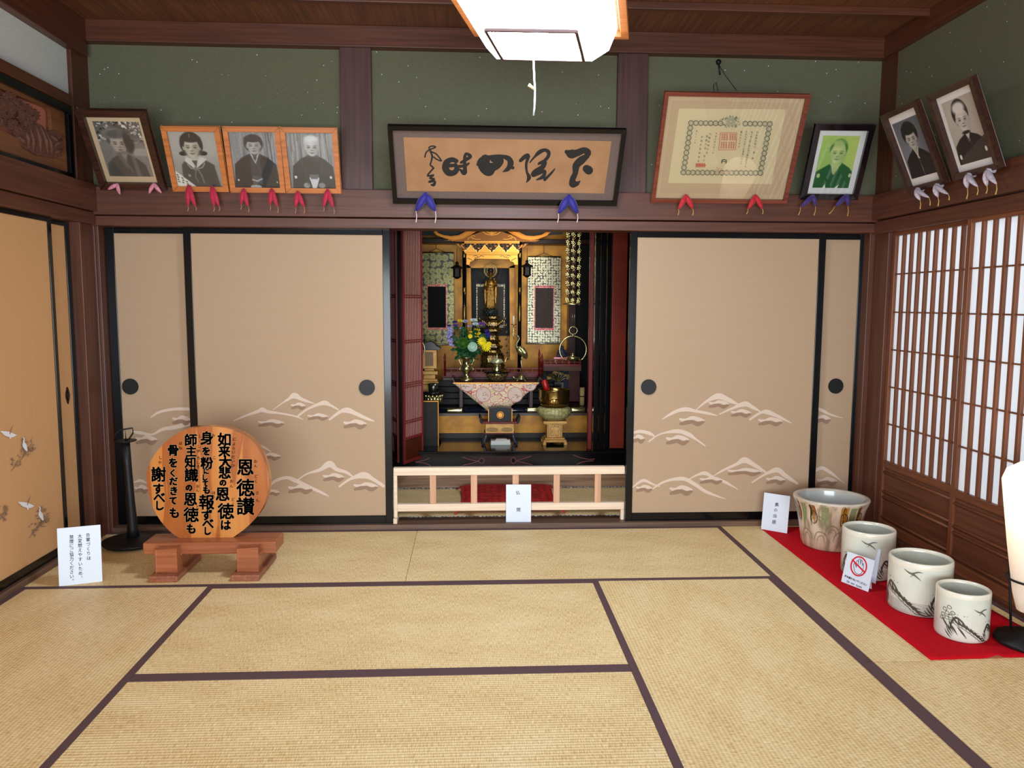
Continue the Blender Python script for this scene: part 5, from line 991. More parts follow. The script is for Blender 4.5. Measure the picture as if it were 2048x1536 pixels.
# ------------------------------------------------------------------ inner shrine (canopy, pillars)
ish = thing('inner_shrine', 'gold carved shrine canopy on two black pillars around the statue', 'shrine', (2.3, 1.75, .80))
M_gd = mat('gold_shade', (186, 112, 26), .45, .5)
def zp(Y): return zs(3.938, 760, 440, Y)
f = zp(1.70); m = MB()
gable = [(420, 96), (440, 84), (462, 104), (500, 118), (560, 126), (620, 120), (665, 96), (700, 70), (740, 48), (800, 30), (880, 24), (960, 30), (1020, 48), (1062, 75), (1100, 98), (1150, 122), (1210, 126), (1270, 116), (1306, 98), (1330, 78), (1347, 96), (1310, 126), (1250, 150), (1180, 160), (1110, 150), (1050, 118), (1000, 88), (950, 72), (880, 66), (810, 72), (760, 90), (715, 118), (650, 152), (580, 162), (505, 142), (445, 120)]
m.prism(gable, f, (0, .05, 0)); part(m, 'curved_gable', M_gd, .003, ish)
m = MB(); g2 = [(440, 104), (500, 128), (560, 137), (640, 130), (700, 92), (760, 68), (880, 54), (1000, 66), (1060, 92), (1120, 128), (1200, 138), (1270, 128), (1325, 102)]
for off in (0, 9): m.ribbon([(x, y+off) for x, y in g2], 4, zp(1.699), 0)
part(m, 'gable_edge_lines', M_goldc, 0, ish)
m = MB(); m.prism([(630, 150), (720, 120), (800, 92), (880, 86), (960, 92), (1040, 118), (1130, 150), (1260, 158), (1230, 172), (640, 172), (500, 160)], zp(1.73), (0, .02, 0)); part(m, 'gable_board', mat('dark_gold', (140, 84, 24), .5, .4), 0, ish)
f = zp(1.722)
for s_ in (1, -1):
    m = MB()
    for pts, w in (([(880, 110), (850, 96), (830, 78), (850, 70), (868, 84)], 9), ([(880, 118), (840, 112), (810, 92)], 7), ([(790, 150), (750, 150), (720, 135), (730, 122), (750, 130)], 5), ([(690, 160), (700, 140), (725, 138), (728, 150)], 5), ([(540, 160), (560, 150), (570, 165)], 5)):
        m.ribbon([(880+s_*(x-880), y) for x, y in pts], w, f, 0)
    part(m, 'gable_carving', M_goldc, 0, ish)
m = MB(); m.ribbon([(880, 80), (880, 100), (880, 122)], [14, 24, 8], f, 0); part(m, 'gable_centre_carving', M_goldc, 0, ish)
f = zp(1.70); m = MB()
for y0, y1, a, b_ in ((165, 176, 664, 1100), (178, 184, 664, 1100), (252, 262, 670, 1095), (264, 272, 680, 1085)): m.prism([(a, y0), (b_, y0), (b_, y1), (a, y1)], f, (0, .04, 0))
part(m, 'cornice_rails', M_goldc, .001, ish)
m = MB()
for cx in (714, 825, 936, 1046):
    m.prism([(cx-46, 252), (cx-42, 240), (cx-26, 236), (cx-18, 220), (cx-8, 216), (cx, 198), (cx+8, 216), (cx+18, 220), (cx+26, 236), (cx+42, 240), (cx+46, 252)], f, (0, .02, 0))
part(m, 'bracket_crests', M_goldc, .002, ish)
m = MB(); f = zp(1.715)
for row, yy in enumerate((190, 205, 222, 238)):
    for i in range(15):
        x = 655+i*31+(row % 2)*8
        if x < 1110: m.prism([(x-11, yy-4), (x+11, yy-4), (x+8, yy+5), (x-8, yy+5)], f, (0, .03, 0), 0 if (i+row) % 3 else 1)
for s_ in (0, 1):
    for k in range(5): x = 600+k*14 if not s_ else 1160-k*14; m.ribbon([(x, 188+k*4), (x+(22 if not s_ else -22), 205+k*7)], [12, 8], f, k % 2)
part(m, 'bracket_blocks', [mat('brown_gold', (84, 50, 18), .5, .3), M_gd], 0, ish)
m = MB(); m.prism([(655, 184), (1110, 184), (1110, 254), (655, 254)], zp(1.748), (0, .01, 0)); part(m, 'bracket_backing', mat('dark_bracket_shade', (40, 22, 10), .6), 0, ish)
m = MB()
for cx in (714, 825, 936, 1046): m.ribbon([(cx-48, 251), (cx-43, 238), (cx-27, 233), (cx-19, 218), (cx-9, 213), (cx, 195), (cx+9, 213), (cx+19, 218), (cx+27, 233), (cx+43, 238), (cx+48, 251)], 5, zp(1.699), 0, n=2)
part(m, 'crest_outline', mat('pale_gold_line', (236, 196, 110), .4, .4), 0, ish)
m = MB(); m.prism([(330, 0), (1440, 0), (1440, 112), (1130, 132), (1060, 88), (880, 70), (700, 88), (640, 130), (330, 120)], zp(1.765), (0, .01, 0)); part(m, 'dark_upper_board', mat('blue_black_board', (14, 20, 24), .6), 0, ish)
f = zp(1.72); m = MB(); m.prism([(680, 274), (1085, 274), (1085, 350), (1062, 350), (1052, 330), (1030, 324), (1020, 306), (745, 306), (735, 324), (712, 330), (704, 350), (682, 350)], f, (0, .03, 0)); part(m, 'carved_lintel', M_goldc, .002, ish)
m = MB(); f = zp(1.718)
for s_ in (1, -1):
    for pts in ([(735, 285), (755, 280), (770, 290), (760, 300), (748, 294)], [(775, 296), (795, 282), (815, 286)], [(690, 300), (715, 310), (730, 322)]): m.ribbon([(882+s_*(x-882), y) for x, y in pts], 5, f, 0)
part(m, 'lintel_scrolls', mat('dark_brown_line', (70, 36, 14), .5), 0, ish)
zb = .80
for xx in (665, 1100):
    c = zp(1.76)(xx, 700); m = MB(); m.tube([(c[0], 1.76, zb), (c[0], 1.76, 1.86)], .0155, 16); pr_ = part(m, 'pillar', M_black, 0, ish)
    for y0, y1 in ((530, 570), (680, 800), (255, 300)):
        m = MB(); z0, z1 = zp(1.76)(xx, y1)[2], zp(1.76)(xx, y0)[2]; m.tube([(c[0], 1.76, z0), (c[0], 1.76, z0+.006), (c[0], 1.76, (z0+z1)/2), (c[0], 1.76, z1-.006), (c[0], 1.76, z1)], [.0155, .0172, .0166, .0172, .0155], 16)
        part(m, 'pillar_fitting', M_brassd, 0, ish)
m = MB(); f = zp(1.98)
for q in ([(684, 350), (715, 370), (722, 900), (690, 900)], [(1020, 370), (1062, 350), (1066, 1100), (1026, 1100)], [(684, 306), (1062, 306), (1062, 376), (684, 376)]): m.prism(q, f, (0, .03, 0))
part(m, 'gold_inner_frame', M_goldp, .002, ish)
# ------------------------------------------------------------------ hanging scrolls
def scroll(label, Y, x0, x1, y0, y1, pic, bro, inner, picm, cord=None, rollers=True):
    fq = onY(Y); c = fq((x0+x1)/2, y0); t = thing('hanging_scroll', label, 'hanging scroll', c, (0, 0, 0), 'hanging scrolls in the altar')
    a, b_ = fq(x0, y0), fq(x1, y1); bx(a[0], b_[0], Y, Y+.003, b_[2], a[2]).build('brocade_mount', bro, t, True)
    p0, p1 = fq(*pic[:2]), fq(*pic[2:]); e = .022
    m = MB(); m.box(p0[0]-.010, p1[0]+.010, Y-.0015, Y, p1[2]-e, p0[2]+e); m.build('inner_border', inner, t, True)
    m = MB(); m.box(p0[0], p1[0], Y-.003, Y-.0015, p1[2], p0[2]); m.build('dark_picture', picm, t, True)
    if rollers:
        m = MB(); m.tube([(a[0]-.012, Y, b_[2]), (b_[0]+.012, Y, b_[2])], .008, 10); m.build('bottom_roller', mat('silver_roller', (170, 166, 156), .3, .6), t, True); m = MB(); m.tube([(a[0], Y, a[2]), (b_[0], Y, a[2])], .005, 8); m.build('top_rod', M_brassd, t, True)
        m = MB()
        for u in (.32, .68): xx = a[0]+(b_[0]-a[0])*u; m.box(xx-.006, xx+.006, Y-.003, Y, fq(0, pic[1])[2]+.03, a[2])
        m.build('hanging_strips', bro, t, True)
    if cord:
        k = fq(*cord); m = MB(); m.tube([(a[0]+.06, Y, a[2]), k, (b_[0]-.06, Y, a[2])], .002, 5); m.tube([k, (k[0], Y, k[2]+.12)], .002, 5); m.build('hanging_cord', M_blackm, t, True)
    return t
M_br1 = brocade('green_gold_brocade', (34, 32, 16), (116, 110, 60), (136, 128, 74), 19, thr=.56); M_br2 = brocade('silver_gold_brocade', (44, 40, 34), (150, 142, 112), (190, 184, 160), 44, .5, .3, .52); M_bri = brocade('red_gold_brocade', (150, 50, 44), (206, 140, 90), (190, 110, 70), 60, .2)
scroll('hanging scroll with green gold round flower brocade, left of the statue', 2.12, 843, 908, 505, 689, (855.5, 573, 892, 655), M_br1, M_bri, mat('dark_scroll_picture', (24, 23, 28), .7, spec=.1), (872, 497))
scroll('hanging scroll with silvery brocade and brown centre, right of the statue', 2.12, 1056, 1120, 513, 687, (1071, 576, 1106, 656), M_br2, brocade('pink_red_brocade', (170, 60, 66), (216, 150, 140), (190, 90, 90), 60, .2), mat('brown_scroll_picture', (54, 38, 36), .7, 0, (62, 45, 42), (20, 20, 20)), (1088, 506))
scroll('dark hanging scroll with brown panel directly behind the statue', 2.14, 941, 1020, 535, 672, (955, 573, 1007, 650), mat('blue_black_silk', (20, 22, 28), .7, 0, (27, 29, 36), (60, 60, 60)), brocade('cream_dark_brocade', (56, 46, 34), (186, 166, 120), (200, 180, 130), 50, .2), mat('taupe_picture', (64, 54, 46), .7), None, False)
# ------------------------------------------------------------------ statue and tiered pedestal
YS = 1.93; K = pk(YS); fs = zs(6.98, 780, 440, YS)      # zoom coordinates of the upper left altar crop
def sz(y): return fs(1400, y)[2]
cx = fs(1404, 900)[0]
st_ = thing('buddha_statue', 'small standing gilded Buddha statue with round halo and rays', 'statue', (cx, YS, sz(1350)))
u_ = K/6.98
m = MB()
m.lathe([(62*u_, sz(1235)), (66*u_, sz(1180)), (58*u_, sz(1100)), (60*u_, sz(1000)), (68*u_, sz(930)), (66*u_, sz(880)), (52*u_, sz(845)), (24*u_, sz(825)), (17*u_, sz(805))], (cx, YS, 0), 20, sy=.7)
m.ball((cx, YS-.002, sz(760)), (30*u_, 32*u_, 44*u_), 14, 10); m.ball((cx, YS-.034*u_*6.98/K*0-32*u_, sz(765)), (5*u_, 8*u_, 8*u_)); m.ball((cx, YS, sz(706)), (17*u_, 18*u_, 18*u_))
for s_ in (-1, 1):
    m.ball((cx+s_*31*u_, YS, sz(768)), (6*u_, 7*u_, 20*u_)); sh = (cx+s_*58*u_, YS, sz(850)); m.tube([sh, (cx+s_*78*u_, YS-8*u_, sz(925)), (cx+s_*62*u_, YS-40*u_, sz(960 if s_ < 0 else 900)), (cx+s_*50*u_, YS-58*u_, sz(985 if s_ < 0 else 850))], [22*u_, 22*u_, 16*u_, 9*u_], 10)
    m.tube([(cx+s_*72*u_, YS, sz(900)), (cx+s_*76*u_, YS-6*u_, sz(1050)), (cx+s_*68*u_, YS, sz(1210))], [22*u_, 20*u_, 9*u_], 8, flat=.5)
    hd = (cx+s_*48*u_, YS-62*u_, sz(990 if s_ < 0 else 838)); m.ball(hd, (9*u_, 6*u_, 13*u_))
    for k in range(4): m.tube([(hd[0]+(k-1.5)*4*u_, hd[1], hd[2]), (hd[0]+(k-1.5)*5*u_, hd[1]-2*u_, hd[2]+(-22 if s_ < 0 else 22)*u_)], 2.4*u_, 5)
for i in range(7):
    xx = cx+(i-3)*14*u_; m.tube([(xx, YS-38*u_, sz(930+abs(i-3)*6)), (xx*.0+cx+(i-3)*15*u_, YS-44*u_, sz(1080)), (cx+(i-3)*16*u_, YS-42*u_, sz(1228))], [5*u_, 6*u_, 7*u_], 6)
for i in range(3): m.tube([(cx-40*u_, YS-30*u_, sz(890+i*30)), (cx, YS-48*u_, sz(915+i*34)), (cx+40*u_, YS-30*u_, sz(885+i*30))], 5*u_, 6)
for s_ in (-1, 1): m.ball((cx+s_*20*u_, YS-30*u_, sz(1240)), (14*u_, 22*u_, 8*u_))
body = part(m, 'body', mat('gilded_statue', (150, 110, 44), .35, .7, (110, 76, 26), (40, 40, 40), 4), 0, st_, remesh=.0024)
m = MB()
for i in range(16):
    for j in range(5): a = 2*PI*i/16+j*.2; rr = 31*math.cos(j*.33)*u_; m.ball((cx+rr*math.cos(a), YS+4*u_+rr*1.05*math.sin(a), sz(742-34*math.sin(j*.33))), 5*u_, 6, 4)
part(m, 'curled_hair', mat('dark_hair', (34, 26, 20), .6), 0, body)
m = MB(); hc = (cx, YS+.02, sz(705))
for r_, w in ((88, 5), (72, 3), (50, 4)): m.tube([(hc[0]+r_*u_*math.cos(t), hc[1], hc[2]+r_*u_*math.sin(t)) for t in np.linspace(0, 2*PI, 40, endpoint=False)], w*u_, 6, closed=True)
part(m, 'halo', mat('halo_brass', (190, 168, 110), .35, .6), 0, st_); m = MB()
for i in range(40):
    t = 2*PI*i/40
    if -2.2 < ((t+PI) % (2*PI))-PI < -.95: continue
    m.tube([(hc[0]+92*u_*math.cos(t), hc[1], hc[2]+92*u_*math.sin(t)), (hc[0]+190*u_*math.cos(t), hc[1], hc[2]+190*u_*math.sin(t))], [1.8*u_, .8*u_], 5)
part(m, 'halo_rays', M_brassd, 0, st_)
m = MB(); m.lathe([(60*u_, sz(1340)), (90*u_, sz(1320)), (98*u_, sz(1280)), (92*u_, sz(1245)), (60*u_, sz(1238))], (cx, YS, 0), 24)
for row in range(3):
    for i in range(12): t = 2*PI*(i+row*.5)/12; m.ball((cx+88*u_*math.cos(t), YS+88*u_*math.sin(t), sz(1318-row*28)), (16*u_, 16*u_, 22*u_), 8, 5)
part(m, 'lotus_seat', mat('dark_green_bronze', (28, 40, 38), .45, .3), 0, st_)
YP = 1.90; cp = B(985, 690, YP); pd = thing('tiered_pedestal', 'tall stepped carved gold and black pedestal under the Buddha statue', 'pedestal', (cp[0], YP, .80))
def plathe(mb, px, prof, Y, n=24, mi=0, ang=0., sy=1.):
    k = pk(Y); c = B(px, 700, Y)[0]; mb.lathe([(hw*k, float(B(px, y, Y)[2])) for hw, y in prof], (c, Y, 0), n, mi, n > 10, ang, 1, sy); return c
z_ = lambda y: float(B(985, y, YP)[2]); m = MB()
for i, (hw, y1, y0) in enumerate(((16, 637, 633), (11, 640, 637), (21, 648, 640), (15, 655, 648), (20, 662, 655), (13, 671, 662), (13, 679, 671), (18, 684, 679), (15, 691, 684), (21, 697, 691), (18, 704, 697), (23, 710, 704), (25, 724, 710), (27, 735, 724), (31, 745, 735))):
    m.lathe([(hw*pk(YP)*(.9 if i % 2 else 1), z_(y1)), (hw*pk(YP), z_((y0+y1)/2)), (hw*pk(YP)*(.8 if i % 3 else 1), z_(y0))], (cp[0], YP, 0), 8, i % 2, False, PI/8)
zlow = .80; m.lathe([(31*pk(YP), zlow), (31*pk(YP), z_(744))], (cp[0], YP, 0), 8, 0, False, PI/8)
part(m, 'stepped_body', [mat('carved_dark_gold', (150, 118, 56), .35, .7, (40, 30, 16), (90, 90, 90), 4, lo=.42, hi=.58), mat('black_gold_tier', (44, 34, 20), .3, .5, (140, 110, 54), (110, 110, 110), 3, lo=.5, hi=.6)], 0, pd)
m = MB()
for s_ in (-1, 1):
    for k in range(7): y = 641+k*13; hw = 22+k*1.2; c = B(985+s_*hw, y, YP-.02); m.tube([c, tuple(B(985+s_*(hw+4), y-3, YP-.03)), tuple(B(985+s_*(hw+5), y-7, YP-.03))], [.005, .006, .002], 6)
    for k in range(5): m.ball(tuple(B(985+s_*(20-k*3), 642+k*2.2, YP-.075)), (.007, .004, .009))
part(m, 'carved_leaf_ornaments', mat('leaf_gold', (180, 150, 84), .3, .8), 0, pd)
# ------------------------------------------------------------------ hanging lanterns on the pillars
def hl(px, py, label):
    Y = 1.68; k = pk(Y)*.85; c = B(px, py, Y); t = thing('hanging_lantern', label, 'lantern', c, (0, 0, 0), 'small bronze lanterns')
    m = MB(); m.lathe([(9*k, -9*k), (9*k, 9*k)], c, 6, 0, False); m.build('body', mat('lantern_bronze', (14, 12, 12), .5, spec=.2), t, True); m = MB(); m.lathe([(15*k, 8*k), (13*k, 11*k), (5*k, 15*k), (3*k, 19*k), (4.5*k, 21*k), (.5*k, 25*k)], c, 6, 0, False); m.build('roof', mat('lantern_bronze', (24, 20, 20)), t, True)
    m = MB(); m.lathe([(3*k, -16*k), (7*k, -13*k), (10*k, -11*k), (10*k, -9*k)], c, 6, 0, False); m.build('base', mat('lantern_bronze', (24, 20, 20)), t, True); m = MB(); m.tube([(c[0], Y, c[2]+24*k), (c[0], Y, 1.80)], .0018, 5); m.build('chain', M_blackm, t, True)
hl(914, 544, 'small dark hexagonal lantern hanging left of the statue'); hl(1054, 541, 'small dark hexagonal lantern hanging right of the statue')
# ------------------------------------------------------------------ chandelier and ring lamp
def ring_lamp(px, label):
    Y = 1.42; k = pk(Y); fq = onY(Y); c = fq(px, 608); t = thing('hanging_ring_lamp', label, 'hanging lamp', c, (0, 0, 0), 'brass ring lamps')
    m = MB(); m.tube([fq(px, 350), fq(px, 608)], .004, 8); m.build('centre_rod', M_brass, t, True)
    m = MB(); m.lathe([(24*k, -1*k), (16*k, 2*k), (8*k, 4*k), (2*k, 6*k), (.3*k, 7*k), ], c, 32); m.build('canopy_disc', M_brass, t, True)
    for q in range(6):
        a = q*PI/3+.3; x_, y_ = c[0]+13*k*math.cos(a), Y+13*k*math.sin(a); m = MB(); m.tube([(x_, y_, fq(px, 350)[2]), (x_, y_, c[2]+3*k)], .0008, 4)
        for j in range(9):
            z = fq(px, 467+j*16.5+(q % 3)*2)[2]; 
            for w in range(5): b_ = 2*PI*w/5; m.ball((x_+2.6*k*math.cos(b_), y_-.003, z+2.6*k*math.sin(b_)), (2.2*k, 1*k, 2.2*k), 6, 4)
            m.ball((x_, y_-.005, z), 1.8*k, 6, 4); m.ball((x_+1.5*k, y_, z-6*k), (1*k, 1*k, 2*k), 5, 4)
        m.build('ornament_string', M_brass, t, True)
    m = MB(); m.tube([fq(px-1.5, 609), fq(px-.8, 655)], .0016, 6); m.tube([fq(px+4, 609), fq(px+2, 655)], .0016, 6); m.build('suspension_wires', M_brass, t, True)
    m = MB(); cc = fq(px+.5, 661); m.tube([(cc[0]+8*k*math.cos(a), Y, cc[2]+7.5*k*math.sin(a)) for a in np.linspace(0, 2*PI, 28, endpoint=False)], .0032, 8, closed=True); m.build('small_ring', M_brass, t, True)
    cc = fq(px, 699); m = MB(); m.tube([(cc[0]+27*k*math.cos(a), Y, cc[2]+27*k*math.sin(a)) for a in np.linspace(-.95, PI+.95, 40)], [.003]+[.0055]*38+[.003], 8); m.ball((cc[0], Y, cc[2]+28*k), .010, 10, 7); m.build('large_ring', M_brass, t, True)
    m = MB(); m.lathe([(3*k, -24*k), (9*k, -22*k), (14*k, -17*k), (13*k, -15*k), (4*k, -13*k), (4*k, -10*k), (1*k, -6*k)], cc, 28)
    for s_ in (-1, 1): m.tube([(cc[0]+s_*16*k, Y, cc[2]-22*k), (cc[0]+s_*12*k, Y, cc[2]-19*k)], .004, 6)
    m.build('oil_cup', M_brass, t, True); return t
ring_lamp(1146, 'brass ring lamp with tall ornament strings hanging at right of the altar'); ring_lamp(822, 'brass ring lamp mostly hidden behind the lattice door, left')
# ------------------------------------------------------------------ table with triangular cloth
YT = 1.44; xa_, xb_ = X(905, 1.41), X(1080, 1.41); zt = float(B(990, 764, 1.41)[2])
tb = thing('altar_table', 'dark red lacquered altar table with upturned ends', 'table', ((xa_+xb_)/2, 1.5, .55))
m = MB(); m.box(xa_+.02, xb_-.02, 1.41, 1.595, zt-.014, zt); part(m, 'tabletop', M_darkred, .003, tb); m = MB()
for s_, x in ((-1, xa_+.02), (1, xb_-.02)): m.prism([(x, zt-.014), (x+s_*.012, zt+.0), (x+s_*.026, zt+.034), (x+s_*.018, zt+.036), (x, zt)], lambda u, v: (u, 1.41, v), (0, .185, 0))
part(m, 'upturned_ends', M_darkred, .001, tb); part(bx(xa_+.004, xb_-.004, 1.405, 1.41, zt-.012, zt-.004), 'gilt_edge', M_goldc, 0, tb)
for x in (xa_+.05, xb_-.08):
    for y in (1.43, 1.56): part(bx(x, x+.03, y, y+.025, .55, zt-.014), 'leg', M_darkred, .003, tb)
M_uch, nt, b, L = mat_nodes('red_cream_brocade'); tc = nt.nodes.new('ShaderNodeTexCoord'); v = nt.nodes.new('ShaderNodeTexVoronoi'); v.feature = 'DISTANCE_TO_EDGE'; mp = nt.nodes.new('ShaderNodeMapping'); mp.inputs['Rotation'].default_value = (0, .5, 0); mp.inputs['Scale'].default_value = (17, 1, 30); nz = nt.nodes.new('ShaderNodeTexNoise'); nz.inputs['Scale'].default_value = 60
ad = nt.nodes.new('ShaderNodeMixRGB'); ad.blend_type = 'ADD'; ad.inputs[0].default_value = .02; L.new(tc.outputs['Object'], ad.inputs[1]); L.new(nz.outputs[1], ad.inputs[2]); L.new(ad.outputs[0], mp.inputs[0]); L.new(mp.outputs[0], v.inputs[0]); v.inputs['Scale'].default_value = 1.3
r = nt.nodes.new('ShaderNodeValToRGB'); r.color_ramp.elements[0].position = .02; r.color_ramp.elements[0].color = (*lin((190, 52, 54)), 1); r.color_ramp.elements[1].position = .3; r.color_ramp.elements[1].color = (*lin((214, 190, 130)), 1)
for p_, c in ((.045, (200, 80, 76)), (.06, (240, 226, 200)), (.16, (230, 212, 170))): k = r.color_ramp.elements.new(p_); k.color = (*lin(c), 1)
L.new(v.outputs['Distance'], r.inputs[0]); L.new(r.outputs[0], b.inputs['Base Color']); b.inputs['Roughness'].default_value = .5
fq = onY(1.398); uc = thing('altar_cloth', 'triangular red and cream brocade cloth hanging from the front of altar table', 'cloth', tuple(fq(993, 767)))
a, b_, c = fq(908, 767.5), fq(1079, 766.5), fq(993, 836); m = MB(); V = []; n = 14
for i in range(n+1):
    for j in range(n+1-i): u, w_ = i/n, j/n; q = np.array(a)*(1-u-w_)+np.array(b_)*u+np.array(c)*w_; V.append((q[0], q[1]-.004*math.sin(u*14)*w_, q[2]))
idx = {}; k = 0
for i in range(n+1):
    for j in range(n+1-i): idx[i, j] = k; k += 1
Fc = [(idx[i, j], idx[i+1, j], idx[i, j+1]) for i in range(n) for j in range(n-i)]+[(idx[i+1, j], idx[i+1, j+1], idx[i, j+1]) for i in range(n) for j in range(n-i-1)]
m.add(V, Fc, 0, True); o = m.build('brocade', M_uch, uc, True); s_ = o.modifiers.new('s', 'SOLIDIFY'); s_.thickness = .002
f = zs(3.938, 760, 440, 1.392); m = MB()
for cx_, cy_, r_, half in ((815, 1375, 62, 0), (1065, 1375, 62, 0), (688, 1296, 56, 1), (935, 1296, 58, 1), (1180, 1294, 54, 1)):
    ts = np.linspace(0, PI, 17) if half else np.linspace(0, 2*PI, 28, endpoint=False); m.poly([(cx_+r_*math.cos(t), cy_+r_*math.sin(t)) for t in ts], f, 0); f5 = zs(3.938, 760, 440, 1.3912)
    m.ribbon([(cx_+r_*.94*math.cos(t), cy_+r_*.94*math.sin(t)) for t in (ts if half else np.linspace(0, 2*PI, 28))], 5, f5, 1, n=1)
    for i in range(16): a_ = random.uniform(0, PI if half else 2*PI); rr = random.uniform(0, r_*.75); x, y = cx_+rr*math.cos(a_), cy_+rr*math.sin(a_); m.ribbon([(x, y), (x+random.uniform(-14, 14), y+random.uniform(0 if half else -14, 10))], [7, 3], f5, random.choice((1, 2, 3)), n=1)
m.build('medallions', [mat('pale_pink_silk', (214, 186, 170), .5), mat('rose_silk', (186, 112, 104), .5), mat('sage_silk', (120, 130, 84), .5), mat('cream_silk', (230, 214, 180), .5)], uc, True)
# ------------------------------------------------------------------ things on the altar table
YV = 1.48; kV = pk(YV); zv = lambda y: float(B(980, y, YV)[2])
def tl(px, prof, Y, n=28): 
    m = MB(); plathe(m, px, prof, Y, n); return m
off = zt-zv(765); dy = lambda y: y
vs = thing('flower_vase', 'brass flower vase with scroll handles at left of the altar table', 'vase', (B(933, 765, YV)[0], YV, zt))
sc_ = lambda prof: [(hw, y) for hw, y in prof]
def tlz(px, prof, Y, base=None, n=28):
    """lathe whose lowest profile point sits at world height base"""
    m = MB(); k = pk(Y); c = B(px, 700, Y)[0]; y0 = prof[0][1]; b0 = zt if base is None else base
    m.lathe([(hw*k, b0+(y0-y)*k*.992) for hw, y in prof], (c, Y, 0), n); return m, c
m, cv = tlz(933, [(13, 765), (15, 762), (12, 759), (6, 755), (5, 749), (9, 745), (11.5, 740), (10, 735), (6.5, 731), (6, 727), (8, 722), (13, 718), (14, 716.5), (12, 717.5), (7, 722), (.2, 724)], YV); part(m, 'vase_body', M_brass, 0, vs)
zV = lambda y: zt+(765-y)*kV*.992
for s_ in (-1, 1):
    m = MB(); m.tube([(cv+s_*13*kV, YV, zV(718)), (cv+s_*15*kV, YV, zV(722)), (cv+s_*11*kV, YV, zV(731)), (cv+s_*7*kV, YV, zV(730))], .0045, 8); m.tube([(cv+s_*10*kV, YV, zV(745)), (cv+s_*14*kV, YV, zV(741)), (cv+s_*11*kV, YV, zV(735))], .004, 8); part(m, 'scroll_handle', M_brass, 0, vs)
# flowers
mouth = Vector((cv, YV, zV(720))); M_stem = mat('flower_stem', (70, 110, 60), .6); M_leaf = mat('dark_leaf', (30, 78, 44), .5, 0, (46, 100, 56), (60, 60, 60))
def petal(m, c, dirv, L_, w_, mi=0, cup=.25):
    d = Vector(dirv).normalized(); up = Vector((0, -1, 0)) if abs(d.y) < .9 else Vector((0, 0, 1)); s_ = d.cross(up).normalized(); n_ = s_.cross(d); V = []
    for i in range(5):
        t = i/4; ww = w_*math.sin(PI*(.12+.82*t))**.7; q = Vector(c)+d*L_*t+n_*(L_*cup*t*t); V += [q-s_*ww/2, q+s_*ww/2]
    m.add(V, [(2*i, 2*i+1, 2*i+3, 2*i+2) for i in range(4)], mi, True)
def leafm(m, c, d, L_, w_):
    d = Vector(d).normalized(); s_ = d.cross(Vector((0, 1, .3))).normalized(); n_ = s_.cross(d); V = []
    for i in range(6): t = i/5; ww = w_*math.sin(PI*(.05+.93*t))**.8*(1+.25*(i % 2)); q = Vector(c)+d*L_*t-n_*L_*.2*t*t; V += [q-s_*ww/2, q+n_*ww*.12, q+s_*ww/2]
    m.add(V, [(3*i+k, 3*i+k+1, 3*i+k+4, 3*i+k+3) for i in range(5) for k in (0, 1)], 0, True)
fl = zs(8.533, 830, 620, YV)
def flower(kind, x, y, r, col, label, dY=-.02, col2=None):
    c = Vector(zs(8.533, 830, 620, YV+dY)(x, y)); rr = r/8.533*pk(YV+dY); t = thing('cut_flower', label, 'flower', mouth, (0, 0, 0), 'flowers in the brass vase')
    M1 = mat('petal_%d_%d_%d' % col, col, .6); M2 = mat('petal_%d_%d_%d' % (col2 or (210, 180, 40)), col2 or (210, 180, 40), .6); m = MB()
    if kind == 'pom':
        n = 170
        for i in range(n):
            z = 1-2*(i+.5)/n; a = i*2.399963; d = Vector((math.sqrt(1-z*z)*math.cos(a), math.sqrt(1-z*z)*math.sin(a), z)); petal(m, c+d*rr*.62, d, rr*.42, rr*.2, 0 if random.random() < .8 else 1, .2)
        m.ball(c, rr*.72, 14, 10)
    elif kind == 'daisy':
        f_ = Vector((random.uniform(-.25, .25), -1, random.uniform(-.1, .5))).normalized(); s_ = f_.cross(Vector((0, 0, 1))).normalized(); u = s_.cross(f_)
        for ring_ in range(2):
            for i in range(14): a = 2*PI*(i+ring_*.5)/14; petal(m, c+f_*ring_*rr*.08, (s_*math.cos(a)+u*math.sin(a)+f_*(.15+.35*ring_)), rr*(1-.25*ring_), rr*.3, 0, .1)
        m.ball(c+f_*rr*.08, rr*.25, 8, 6, 1)
    elif kind == 'cup':
        for ring_ in range(2):
            for i in range(11): a = 2*PI*(i+.5*ring_)/11; petal(m, c-Vector((0, 0, rr*.35)), (math.cos(a), math.sin(a)*.9, .5+.45*ring_), rr*1.1, rr*.4, 0, .15)
        m.ball(c-Vector((0, 0, rr*.2)), rr*.28, 8, 6, 1)
    elif kind == 'spike':
        for i in range(10):
            q = c+Vector((random.uniform(-.5, .5)*rr, random.uniform(-.4, .2)*rr, random.uniform(-1.1, 1.1)*rr))
            for k in range(5): a = 2*PI*k/5; petal(m, q, (math.cos(a), -.5, math.sin(a)), rr*.5, rr*.42)
    m.build('bloom', [M1, M2], t, True)
    m = MB(); mid = mouth.lerp(c, .5)+Vector(((c.x-mouth.x)*-.15, .01, .0)); m.tube([mouth-Vector((0, 0, .03)), mid, c-Vector((0, 0, rr*.2))], [.003, .0026, .002], 6); m.build('stem', M_stem, t, True)
    m = MB()
    for k in range(5):
        q = (mouth.lerp(mid, random.uniform(.35, 1)) if random.random() < .6 else mid.lerp(c, random.uniform(.0, .7))); d = Vector((random.uniform(-1, 1)+(c.x-mouth.x)*4, random.uniform(-1, .1), random.uniform(-.25, .8))); leafm(m, q, d, random.uniform(.035, .06), random.uniform(.018, .03))
    m.build('leaves', M_leaf, t, True); return t
Y_, LV, WH, PU, DP = (240, 222, 20), (176, 166, 222), (206, 224, 234), (118, 78, 168), (54, 40, 140)
